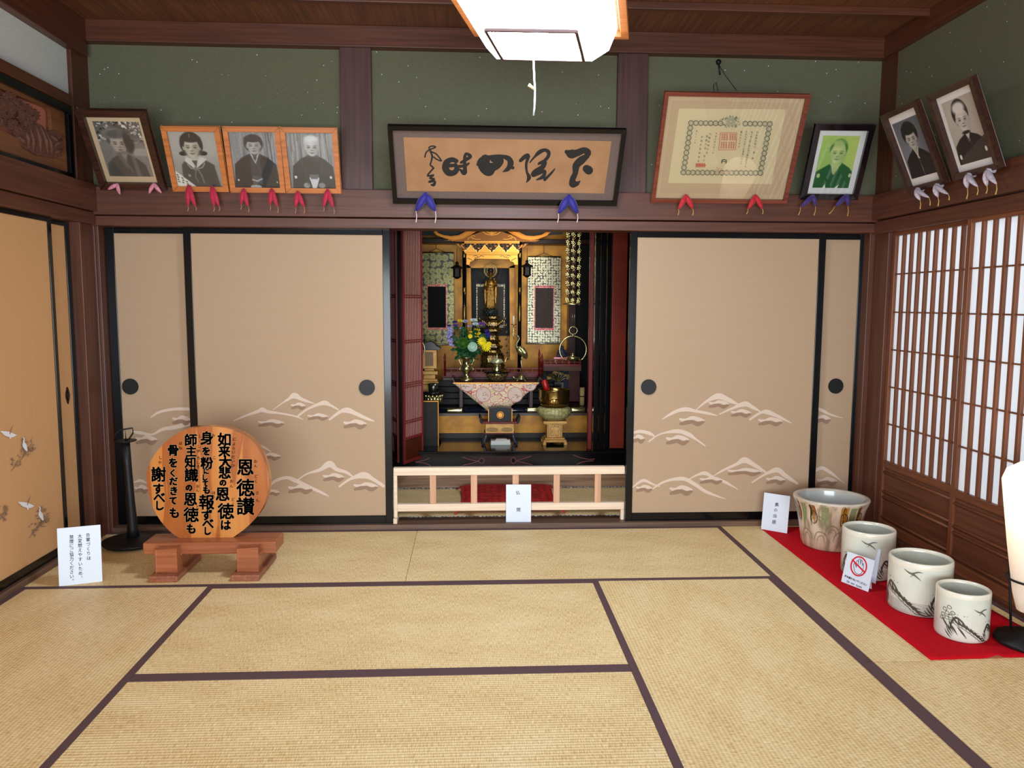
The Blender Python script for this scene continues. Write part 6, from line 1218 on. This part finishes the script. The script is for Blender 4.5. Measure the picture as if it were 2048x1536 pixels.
for a in (('cup', 770, 185, 48, Y_, 'small yellow flower at the top left of the bouquet'), ('cup', 680, 205, 46, DP, 'deep purple flower at the upper left of the bouquet'), ('cup', 692, 265, 58, PU, 'violet flower just below the deep purple one, upper left'), ('cup', 856, 195, 56, LV, 'lavender daisy at the top middle of the bouquet'), ('cup', 1000, 175, 62, WH, 'pale white blue daisy, topmost of the bouquet'), ('cup', 1030, 240, 56, WH, 'pale white daisy just below the topmost bloom'),
          ('cup', 1140, 238, 66, PU, 'purple daisy at the upper right of the bouquet'), ('cup', 800, 312, 48, LV, 'lavender bloom under the top lavender daisy'), ('cup', 940, 276, 48, LV, 'lavender bud beside the white daisies'), ('cup', 578, 268, 38, DP, 'small deep purple bloom at the far upper left'),
          ('spike', 600, 350, 62, LV, 'lavender flower spike at left edge, upper part'), ('spike', 545, 430, 50, LV, 'lavender flower spike sticking out furthest left'), ('spike', 600, 470, 56, LV, 'lavender flower spike at left edge, middle part'), ('spike', 630, 550, 58, LV, 'lavender flower spike at lower left of the bouquet'),
          ('cup', 1060, 345, 58, Y_, 'yellow spray flower above the other small yellow ones'), ('cup', 1072, 405, 54, Y_, 'yellow spray flower in the middle right'), ('cup', 952, 375, 28, Y_, 'tiny yellow bud in the middle of the bouquet'), ('daisy', 940, 448, 44, Y_, 'small open yellow flower at the centre'), ('cup', 1055, 455, 38, Y_, 'yellow spray flower below the middle right ones'),
          ('daisy', 1145, 540, 84, Y_, 'large yellow daisy at the right, upper one'), ('daisy', 1215, 632, 88, Y_, 'large yellow daisy lowest at the right'), ('daisy', 1262, 585, 50, Y_, 'smaller yellow daisy at the far right edge'), ('pom', 820, 565, 98, (58, 110, 20), 'round green pompom flower low in the bouquet'), ('pom', 982, 630, 82, (190, 220, 204), 'round mint white pompom flower low in the bouquet'), ('spike', 1232, 360, 56, DP, 'blue purple flower spike at the right edge'), ('spike', 1255, 430, 44, DP, 'blue purple flower spike lower at the right edge')):
    flower(*a, dY=(-.05 if a[0] in ('pom', 'daisy') else random.uniform(-.03, .03)), col2=(150, 180, 70) if a[4] == WH else ((40, 90, 16) if a[0] == 'pom' and a[4][0] < 100 else ((170, 210, 170) if a[0] == 'pom' else None)))
gl = thing('leaf_spray', 'dark green leafy sprays filling the base of the bouquet', 'foliage', mouth); m = MB()
for i in range(90):
    x, y = random.gauss(900, 130), random.uniform(380, 880); 
    if abs(x-890) > 90+(880-y)*.55: continue
    q = Vector(zs(8.533, 830, 620, YV+random.uniform(-.02, .06))(x, y)); leafm(m, q, (random.uniform(-1, 1)+(x-890)/200, random.uniform(-.9, .1), random.uniform(-.7, .7)), random.uniform(.03, .055), random.uniform(.016, .03))
m.build('leaves', M_leaf, gl, True); m = MB()
for i in range(12): x = random.uniform(740, 1100); y = random.uniform(420, 700); q = Vector(zs(8.533, 830, 620, YV+.02)(x, y)); m.tube([mouth-Vector((0, 0, .02)), mouth.lerp(q, .6)+Vector((0, .01, .01)), q], [.002, .002, .001], 5)
m.build('stems', M_stem, gl, True)
# incense burner on ornate stand
ib = thing('burner_stand', 'low ornate gold scrollwork stand in the middle of the altar table', 'stand', (B(994, 765, YV)[0], YV, zt))
m, ci = tlz(994, [(8, 766), (12, 765), (18, 760), (22, 754), (23, 751), (22, 748), (2, 748)], YV, zt, 24); part(m, 'bowl_base', mat('fretwork_gold', (210, 190, 130), .3, .8, (26, 20, 14), (120, 120, 120), 3, lo=.48, hi=.54), 0, ib); zi = zt+18*kV*.992; m = MB(); m.lathe([(25*kV, zi-.002), (26*kV, zi), (26*kV, zi+.006), (2*kV, zi+.006)], (ci, YV, 0), 28); part(m, 'black_tray', M_black, 0, ib)
ic = thing('incense_burner', 'brass incense burner with flared lid on the ornate stand', 'incense burner', (ci, YV, zi+.006)); zz = zi+.006
m = MB(); m.lathe([(8*kV, zz), (8.5*kV, zz+2*kV), (8*kV, zz+16*kV)], (ci, YV, 0), 28); part(m, 'body', M_brass, 0, ic); m = MB(); m.lathe([(8*kV, zz+16*kV), (12*kV, zz+18*kV), (13*kV, zz+20*kV), (11*kV, zz+22*kV), (10*kV, zz+25*kV), (2*kV, zz+26*kV), (1.2*kV, zz+31*kV), (.3*kV, zz+36*kV)], (ci, YV, 0), 28); part(m, 'lid', mat('pale_brass', (214, 214, 176), .25, .6), 0, ic)
for s_ in (-1, 1):
    m = MB(); m.tube([(ci+s_*11*kV, YV, zz+18*kV), (ci+s_*17*kV, YV, zz+20*kV), (ci+s_*18*kV, YV, zz+26*kV), (ci+s_*21*kV, YV, zz+28*kV)], [.005, .006, .005, .003], 8); part(m, 'curled_handle', M_brass, 0, ic)
# crane candlestick
fc = zs(8.533, 980, 620, YV+.02); Yc = YV+.02; kc = pk(Yc)/8.533; dz = zt-fc(540, 1205)[2]; fcz = lambda u, v: (fc(u, v)[0], Yc, fc(u, v)[2]+dz*.98)
cr = thing('crane_candlestick', 'brass crane standing on a tortoise, holding a lotus candle holder', 'candlestick', (fc(540, 1205)[0], Yc, zt)); m = MB()
q = lambda u, v, d=0.: (fcz(u, v)[0], Yc+d*kc, fcz(u, v)[2])
m.tube([q(455, 640), q(490, 660), q(540, 700), q(585, 750), q(610, 800), q(612, 830)], [30*kc, 62*kc, 74*kc, 62*kc, 40*kc, 16*kc], 14, flat=.8); m.tube([q(470, 650), q(446, 610), q(452, 570), q(485, 520), q(500, 485), q(492, 455), q(470, 440)], [34*kc, 20*kc, 15*kc, 13*kc, 13*kc, 15*kc, 17*kc], 10); m.ball(q(468, 440), (22*kc, 16*kc, 16*kc), 10, 8); m.tube([q(452, 442), q(410, 450)], [8*kc, 2*kc], 6)
for s_ in (-1, 1): m.tube([q(530, 640, s_*50), q(600, 730, s_*50), q(630, 830, s_*25)], [30*kc, 40*kc, 8*kc], 8, flat=.5)
bd = part(m, 'crane_body', mat('bronze_crane', (150, 150, 106), .3, .85), 0, cr, remesh=.0022)
m = MB()
for s_ in (-1, 1): m.tube([q(545, 790, s_*16), q(528, 870, s_*18), q(540, 960, s_*14), q(540, 1110, s_*18)], [12*kc, 8*kc, 7*kc, 7*kc], 6)
part(m, 'crane_legs', M_brass, 0, cr); m = MB(); m.lathe([(80*kc, 0), (86*kc, 18*kc), (60*kc, 60*kc), (25*kc, 90*kc), (.5*kc, 98*kc)], (q(540, 0)[0], Yc, zt+20*kc), 20, fn=lambda r_, z, t: r_*(1+.06*math.cos(8*t))); m.tube([(q(470, 0)[0], Yc-.01, zt+28*kc), (q(420, 0)[0], Yc-.02, zt+50*kc), (q(385, 0)[0], Yc-.025, zt+88*kc)], [22*kc, 18*kc, 12*kc], 8)
for a in (.6, 2.2, 3.9, 5.4): m.tube([(q(540, 0)[0]+70*kc*math.cos(a), Yc+70*kc*math.sin(a), zt+24*kc), (q(540, 0)[0]+115*kc*math.cos(a), Yc+115*kc*math.sin(a), zt+8*kc)], [18*kc, 8*kc], 6)
part(m, 'tortoise_base', mat('bronze_crane', (150, 150, 106)), 0, cr)
m = MB(); m.tube([q(412, 500), q(395, 430), q(408, 360), q(398, 300), q(408, 250)], 6*kc, 6); m.lathe([(4*kc, 0), (30*kc, 6*kc), (60*kc, 20*kc), (56*kc, 20*kc), (2*kc, 10*kc)], q(406, 255), 20)
for u, v in ((385, 300), (430, 310), (440, 290), (390, 360), (425, 350), (380, 410), (428, 410)): m.ball(q(u, v), (12*kc, 8*kc, 9*kc), 6, 5)
part(m, 'lotus_holder', M_brass, 0, cr); cn = thing('candle', 'short white candle in the crane lotus holder', 'candle', q(406, 238)); m = MB(); m.tube([q(406, 240), q(404, 95)], 13*kc, 14); part(m, 'wax', mat('candle_wax', (214, 226, 232), .5), 0, cn); m = MB(); m.tube([q(404, 96), q(404, 86)], 2*kc, 5); part(m, 'wick', M_ink, 0, cn)
# ------------------------------------------------------------------ left side: wooden lantern, offering cup, dark board
M_tan = mat('tan_gold_wood', (196, 150, 74), .45, .2, (176, 126, 58), (20, 20, 20)); YL = 1.58
wl = thing('offering_lantern', 'tan wooden lantern with dark curved roof at left of the altar', 'lantern', (X(859, YL), YL, .55)); kL = pk(YL); zL = lambda y: float(B(859, y, YL)[2]); xL = X(859, YL)
def bxp(hw, y0, y1, d=None): d = d or hw; return bx(xL-hw*kL, xL+hw*kL, YL-d*kL, YL+d*kL, zL(y1), zL(y0))
m = bxp(15, 766, 900); m.v = [(x, y, max(z, .5501)) for x, y, z in m.v]; part(m, 'plain_pedestal', M_tan, .003, wl); m = MB()
for hw, y0, y1 in ((18, 762, 767), (16, 757, 762), (12, 748, 757), (17, 741, 748), (10, 736, 741)): q = bxp(hw, y0, y1); m.add(q.v, q.f)
part(m, 'stepped_base', M_tan, .004, wl); m = bxp(15, 699, 736); part(m, 'lantern_box', M_tan, .003, wl); m = MB(); m.box(xL-8*kL, xL+8*kL, YL-15.6*kL, YL-14*kL, zL(731), zL(703)); part(m, 'lattice_window', mat('taupe_mesh', (130, 104, 80), .7), .006, wl)
m = MB(); rp = [(22, 697), (20, 694.5), (14, 692), (9, 686), (4, 684.5), (0, 684)]; rp = [(a, y) for a, y in rp]; m.prism([(x, y) for x, y in [(859+a, y) for a, y in rp]+[(859-a, y) for a, y in rp[::-1][1:]]+[(859-20, 699), (859+20, 699)]], onY(YL-16*kL), (0, 32*kL, 0)); part(m, 'curved_roof', mat('dark_roof', (22, 24, 30), .4), .002, wl)
Yo = 1.33; ko = pk(Yo); xo = X(866, Yo); zo = lambda y: float(B(866, y, Yo)[2])
os_ = thing('offering_stand', 'round black offering stand with gilt foliage base, behind the dark board', 'stand', (xo, Yo, .297)); m = MB(); m.lathe([(16*ko, .297), (14*ko, .33), (6*ko, .36), (6*ko, zo(812)), (10*ko, zo(800)), (12*ko, zo(790))], (xo, Yo, 0), 20); part(m, 'stem', M_black, 0, os_)
m = MB(); m.lathe([(12*ko, zo(790)), (22*ko, zo(786)), (23*ko, zo(783)), (2*ko, zo(783))], (xo, Yo, 0), 28); part(m, 'round_tray', mat('silvery_black', (40, 38, 36), .2, .6), 0, os_); m = MB()
for i in range(14): a = 2*PI*i/14; m.ball((xo+15*ko*math.cos(a), Yo+15*ko*math.sin(a), zo(798)), (5*ko, 4*ko, 8*ko), 7, 5); m.ball((xo+18*ko*math.cos(a+.2), Yo+18*ko*math.sin(a+.2), zo(791)), (4*ko, 4*ko, 4*ko), 6, 4)
part(m, 'gilt_foliage', M_brass, 0, os_)
oc2 = thing('offering_cup', 'black and silver offering cup on the round stand at the left', 'cup', (xo, Yo, zo(783))); m = MB(); m.lathe([(9*ko, zo(782.9)), (10.5*ko, zo(767)), (9.6*ko, zo(767)), (8*ko, zo(780)), (.2*ko, zo(780))], (xo, Yo, 0), 24); part(m, 'cup_body', mat('silver_black', (110, 110, 106), .2, .9), 0, oc2)
db = thing('standing_board', 'dark upright board with thin gold edge at lower left of the altar', 'board', (X(858, 1.16), 1.17, .297)); fq = onY(1.16); a, b_ = fq(838, 802), fq(876, 890); m = bx(a[0], b_[0], 1.16, 1.19, .297, a[2]-.006); part(m, 'dark_panel', mat('grey_brown_board', (30, 26, 22), .5, 0, (38, 32, 27), (4, 4, 30), spec=.2), 0, db)
m = MB(); m.box(a[0]-.004, b_[0]+.006, 1.157, 1.193, a[2]-.006, a[2]); m.box(b_[0], b_[0]+.006, 1.157, 1.193, .297, a[2]-.006); part(m, 'gold_edge', M_goldc, .001, db)
# ------------------------------------------------------------------ reading desk with crest box, papers
Yd = 1.16; kd = pk(Yd); fd_ = onY(Yd); zd = lambda y: float(B(1000, y, Yd)[2]); xd_ = X(1000, Yd)
rdk = thing('sutra_desk', 'small red topped desk with gold drawers and curved legs before the altar', 'desk', (xd_, Yd+.08, .297))
m = MB(); m.box(xd_-36*kd, xd_+36*kd, Yd, Yd+.17, zd(848), zd(844)); part(m, 'desk_top', M_redd, .002, rdk); m = MB()
for s_ in (-1, 1): m.prism([(xd_+s_*36*kd, zd(848)), (xd_+s_*40*kd, zd(845)), (xd_+s_*42*kd, zd(835)), (xd_+s_*39*kd, zd(834)), (xd_+s_*34*kd, zd(844))], lambda u, v: (u, Yd, v), (0, .17, 0))
part(m, 'upturned_ends', M_black, .001, rdk); m = MB(); m.box(xd_-29*kd, xd_+29*kd, Yd+.012, Yd+.16, zd(867), zd(848)); part(m, 'drawer_box', M_tan, .002, rdk); m = MB()
for x in (-15, 14.5): m.lathe([(.0, -.001), (12*kd, -.0005), (12*kd, .0)], (0, 0, 0), 24); V = m.v[-72:]; m.v[-72:] = [(xd_+x*kd+v[0], Yd+.0115-v[2]*.5, zd(860)+v[1]*.4) for v in V]
part(m, 'oval_drawer_inlay', mat('dark_gold_inlay', (130, 96, 40), .45, .3), 0, rdk); part(bx(xd_-31*kd, xd_+31*kd, Yd+.008, Yd+.163, zd(868.5), zd(866.5)), 'lower_moulding', M_redd, .001, rdk)
for s_ in (-1, 1):
    for y in (.02, .15):
        m = MB(); m.tube([(xd_+s_*27*kd, Yd+y, zd(868)), (xd_+s_*28*kd, Yd+y, zd(875)), (xd_+s_*31*kd, Yd+y, zd(884)), (xd_+s_*36*kd, Yd+y, .301)], [.010, .010, .010, .009], 8); part(m, 'leg', mat('blue_grey_lacquer', (60, 60, 76), .2, coat=.5), 0, rdk)
cbx = thing('crest_box', 'black box with round gold crest on the red desk', 'box', (xd_, Yd+.06, zd(844))); fq = onY(Yd+.03); a, b_ = fq(977, 818), fq(1024, 843); z0 = zd(844)
m = MB(); n = 9; xs = np.linspace(a[0], b_[0], n); m.prism([(a[0], z0), (b_[0], z0)]+[(x, a[2]+.012*(1-((x-xd_)/(b_[0]-xd_))**2)) for x in xs[::-1]], lambda u, v: (u, Yd+.03, v), (0, .10, 0)); part(m, 'box_body', mat('black_box', (9, 11, 11), .35, spec=.2), .002, cbx)
m = MB(); c = fq(1000.5, 830); fm = lambda u, v: (c[0]+u, Yd+.0288, c[2]+v); R_ = 6.6*kd; m.ribbon([(R_*math.cos(t), R_*math.sin(t)) for t in np.linspace(0, 2*PI, 25)], .004, fm, 0, n=1); m.poly([(R_*.72*math.cos(t)*(1+.1*math.cos(6*t)), R_*.72*math.sin(t)*(1+.1*math.cos(6*t))) for t in np.linspace(0, 2*PI, 36, endpoint=False)], fm, 0)
for i in range(6): t = PI/3*i; m.ball((c[0]+R_*1.02*math.cos(t), Yd+.0285, c[2]+R_*1.02*math.sin(t)), (.004, .001, .004), 6, 4)
part(m, 'gold_crest', M_goldc, 0, cbx); part(bx(a[0]-.002, a[0]+.003, Yd+.028, Yd+.03, z0, a[2]), 'gold_edge', M_goldc, 0, cbx); part(bx(b_[0]-.003, b_[0]+.002, Yd+.028, Yd+.03, z0, a[2]), 'gold_edge', M_goldc, 0, cbx)
for k, (x0, x1, h0, h1, c_, lb) in enumerate(((982, 1022, .297, .313, (206, 220, 226), 'white book at the bottom of the pile under the small desk'), (982.5, 1021, .3131, .328, (226, 230, 232), 'white book second from bottom under the small desk'), (991, 1021, .3281, .338, (150, 116, 92), 'brown book lying on the white ones under the desk'), (993, 1014, .3381, .345, (160, 124, 100), 'thin small brown booklet topmost under the desk'))):
    a, b_ = X(x0, Yd+.02), X(x1, Yd+.02); t = thing('book', lb, 'book', ((a+b_)/2, Yd+.08, h0), (0, 0, 0), 'books under the small desk'); part(bx(a, b_, Yd+.025, Yd+.14-.02*k, h0+.0015, h1-.0015), 'pages', mat('book_pages', (222, 220, 210), .8), 0, t); m = MB(); m.box(a-.001, b_+.001, Yd+.024, Yd+.141-.02*k, h1-.0015, h1); m.box(a-.001, b_+.001, Yd+.024, Yd+.141-.02*k, h0, h0+.0015); part(m, 'cover', mat('book_cover_%d' % k, c_, .6), 0, t)
# ------------------------------------------------------------------ singing bowl
Yb = 1.24; kb = pk(Yb); zb_ = lambda y: float(B(1110, y, Yb)[2]); xb2 = X(1109.5, Yb)
bs = thing('bowl_pedestal', 'square gold pedestal with carved panel under the singing bowl', 'pedestal', (xb2, Yb, .297)); z0 = .297; sc2 = (zb_(839)-z0)/(890-839)
zq = lambda y: z0+(890-y)*sc2
def bq(hw, y0, y1): return bx(xb2-hw*kb, xb2+hw*kb, Yb-hw*kb, Yb+hw*kb, zq(y1), zq(y0))
m = MB(); 
for s_ in (-1, 1):
    for r_ in (-1, 1): m.box(xb2+s_*21*kb-.012, xb2+s_*21*kb+.012, Yb+r_*21*kb-.012, Yb+r_*21*kb+.012, z0, zq(883))
part(m, 'feet', M_tan, .002, bs); m = MB()
for hw, y0, y1 in ((23, 879, 884), (20, 875, 879)): q = bq(hw, y0, y1); m.add(q.v, q.f)
part(m, 'base_moulding', M_tan, .003, bs); part(bq(15.5, 847, 875), 'column', M_tan, .003, bs); part(bq(24, 839, 845), 'top_slab', M_tan, .004, bs); part(bq(19, 845, 847), 'neck_moulding', M_tan, .001, bs)
m = MB(); fm = lambda u, v: (xb2+u*kb, Yb-15.5*kb-.0008, zq(v))
for s_ in (-1, 1): m.ribbon([(s_*8, 851), (s_*3, 853), (0, 850)], .9, fm, 0); m.ribbon([(s_*8, 852), (s_*9, 858), (s_*6, 862), (s_*9, 867), (s_*6, 871)], .9, fm, 0); m.ribbon([(s_*3, 869), (s_*4, 871)], 1.2, fm, 0); m.ribbon([(s_*12.5, 849), (s_*12.5, 873)], 1.2, fm, 0)
part(m, 'carved_panel_lines', mat('brown_carving', (112, 72, 24), .5), 0, bs)
ctop = zq(839); bc = thing('bowl_cushion', 'round green gold brocade cushion between pedestal and singing bowl', 'cushion', (xb2, Yb, ctop)); hC = (837-810)*kb
m = MB(); m.lathe([(14*kb, ctop), (22*kb, ctop+.004), (31*kb, ctop+hC*.3), (35*kb, ctop+hC*.6), (34*kb, ctop+hC*.85), (28*kb, ctop+hC), (22*kb, ctop+hC*.96), (1*kb, ctop+hC*.93)], (xb2, Yb, 0), 36, fn=lambda r_, z, t: r_*(1+.015*math.sin(5*t))); part(m, 'brocade_cover', brocade('floral_brocade', (150, 146, 96), (196, 188, 130), (170, 110, 70), 36, .15, .5, .5), 0, bc)
bz = ctop+hC*.96; bw = thing('singing_bowl', 'hammered brass singing bowl on the brocade cushion', 'bowl', (xb2, Yb, bz)); hB = (809-773)*kb
M_ham, nt, b, L = mat_nodes('hammered_brass'); b.inputs['Base Color'].default_value = (*lin((150, 116, 62)), 1); b.inputs['Metallic'].default_value = .95; b.inputs['Roughness'].default_value = .2
tc = nt.nodes.new('ShaderNodeTexCoord'); v = nt.nodes.new('ShaderNodeTexVoronoi'); v.inputs['Scale'].default_value = 70; v.inputs['Randomness'].default_value = .3; L.new(tc.outputs['Object'], v.inputs[0]); bp = nt.nodes.new('ShaderNodeBump'); bp.inputs['Strength'].default_value = .5; bp.inputs['Distance'].default_value = .004; L.new(v.outputs['Distance'], bp.inputs['Height']); L.new(bp.outputs[0], b.inputs['Normal'])
m = MB(); m.lathe([(20*kb, bz), (26*kb, bz+hB*.08), (30*kb, bz+hB*.25), (31.5*kb, bz+hB*.55)], (xb2, Yb, 0), 48); part(m, 'hammered_base', M_ham, 0, bw); m = MB(); m.lathe([(31.5*kb, bz+hB*.55), (31.5*kb, bz+hB*.97), (32*kb, bz+hB), (30*kb, bz+hB), (29.5*kb, bz+hB*.5), (24*kb, bz+hB*.12), (.3*kb, bz+hB*.1)], (xb2, Yb, 0), 48); m.f.pop(0) if False else None; m.f = [q for q in m.f if len(q) == 4]; m.m = m.m[:len(m.f)]; m.s = m.s[:len(m.f)]; part(m, 'polished_wall', mat('bowl_brass', (156, 130, 76), .16, .95), 0, bw)
ml = thing('bowl_mallet', 'red wrapped mallet leaning in the singing bowl', 'mallet', (xb2-20*kb, Yb, bz+hB*.6)); m = MB(); a, b_ = Vector((xb2-6*kb, Yb, bz+hB*.14)), Vector(B(1088, 760, Yb)); m.tube([a, a.lerp(b_, .55)], .006, 8); part(m, 'handle', M_darkred, 0, ml); m = MB(); d = (b_-a); m.tube([a+d*.55, a+d*.58, a+d*.95, b_], [.018, .022, .022, .016], 14); part(m, 'red_head', mat('red_leather', (170, 16, 22), .35), 0, ml)
# black cups with gilt lotus behind the bowl
for px, py, lb in ((1117, 772, 'gilt lotus spray in black square holder behind the singing bowl'), (1096, 775, 'darker gilt lotus spray left behind the singing bowl')):
    Yq = 1.55; k = pk(Yq); fq = onY(Yq); c = fq(px, py); t = thing('lotus_ornament', lb, 'ornament', (c[0], Yq, .55), (0, 0, 0), 'gilt lotus ornaments'); m = MB(); m.box(c[0]-10*k, c[0]+10*k, Yq-10*k, Yq+10*k, .55, c[2]+9*k); part(m, 'black_holder', M_black, .003, t)
    m = MB(); top = c[2]+9*k
    for i in range(7): a = -1.1+i*.37; e = Vector((c[0]+22*k*math.sin(a), Yq-random.uniform(-.01, .02), top+20*k*math.cos(a)*random.uniform(.7, 1.1))); m.tube([(c[0], Yq, top-.004), tuple(Vector((c[0], Yq, top)).lerp(e, .6)+Vector((0, 0, .01))), e], .0015, 5); [petal(m, e, (random.uniform(-1, 1), -.6, random.uniform(-.3, 1)), 8*k, 5*k) for _ in range(4)]
    part(m, 'gilt_lotus', mat('gilt_lotus_%d' % px, (190, 170, 110) if px > 1100 else (90, 76, 40), .35, .6), 0, t)
# figure on red stand, rolled scroll
Yf = 1.72; k = pk(Yf); fq = onY(Yf); c = fq(1126, 722); sr = thing('small_red_stand', 'small bright red stand on the right shelf', 'stand', (c[0], 1.85, fq(1100, 728)[2])); 
Yf = 1.85; k = pk(Yf); fq = onY(Yf); z0 = float(onY(1.75)(1100, 728)[2]); xc_ = fq(1124, 715)[0]; M_rs = mat('bright_red_lacquer', (190, 24, 18), .25, coat=.4)
m = MB(); m.box(xc_-18*k, xc_+18*k, Yf-.06, Yf+.06, z0+9*k, z0+13*k); part(m, 'top', M_rs, .002, sr)
for s_ in (-1, 1):
    for y in (-.045, .045): part(bx(xc_+s_*13*k-.006, xc_+s_*13*k+.006, Yf+y-.006, Yf+y+.006, z0, z0+9*k), 'leg', M_rs, .001, sr)
fg = thing('seated_figure', 'small dark blue robed seated figure on the red stand', 'statue', (xc_, Yf, z0+13*k)); zf2 = z0+13*k; m = MB(); m.lathe([(10*k, zf2), (10*k, zf2+4*k), (7*k, zf2+9*k), (6*k, zf2+13*k), (3*k, zf2+16*k)], (xc_, Yf, 0), 18, sy=.8); m.ball((xc_, Yf, zf2+19*k), (3.4*k, 3.6*k, 4*k), 12, 9)
for s_ in (-1, 1): m.tube([(xc_+s_*6*k, Yf, zf2+13*k), (xc_+s_*8.5*k, Yf-2*k, zf2+8*k), (xc_+s_*2*k, Yf-7*k, zf2+6*k)], [2.6*k, 2.8*k, 1.6*k], 8); m.tube([(xc_+s_*2*k, Yf-3*k, zf2+2*k), (xc_+s_*10*k, Yf-6*k, zf2+2*k), (xc_+s_*2*k, Yf-9*k, zf2+2*k)], [3*k, 3*k, 2*k], 8)
part(m, 'body', mat('dark_blue_robe', (26, 40, 66), .6), 0, fg, remesh=.003)
rlx = thing('rolled_scroll', 'tan rolled scroll standing upright at right edge of the altar', 'scroll', tuple(onY(1.6)(1164, 800))); fq = onY(1.56); c = fq(1164, 806); m = MB(); zt2 = fq(1164, 775)[2]; m.tube([(c[0], 1.56, .55), (c[0], 1.56, zt2)], .020, 16); part(m, 'paper_roll', mat('tan_roll', (170, 140, 88), .7), 0, rlx); m = MB(); m.tube([(c[0], 1.56, (zt2+.55)/2-.004), (c[0], 1.56, (zt2+.55)/2+.004)], .021, 14); part(m, 'tie', M_darkred, 0, rlx)
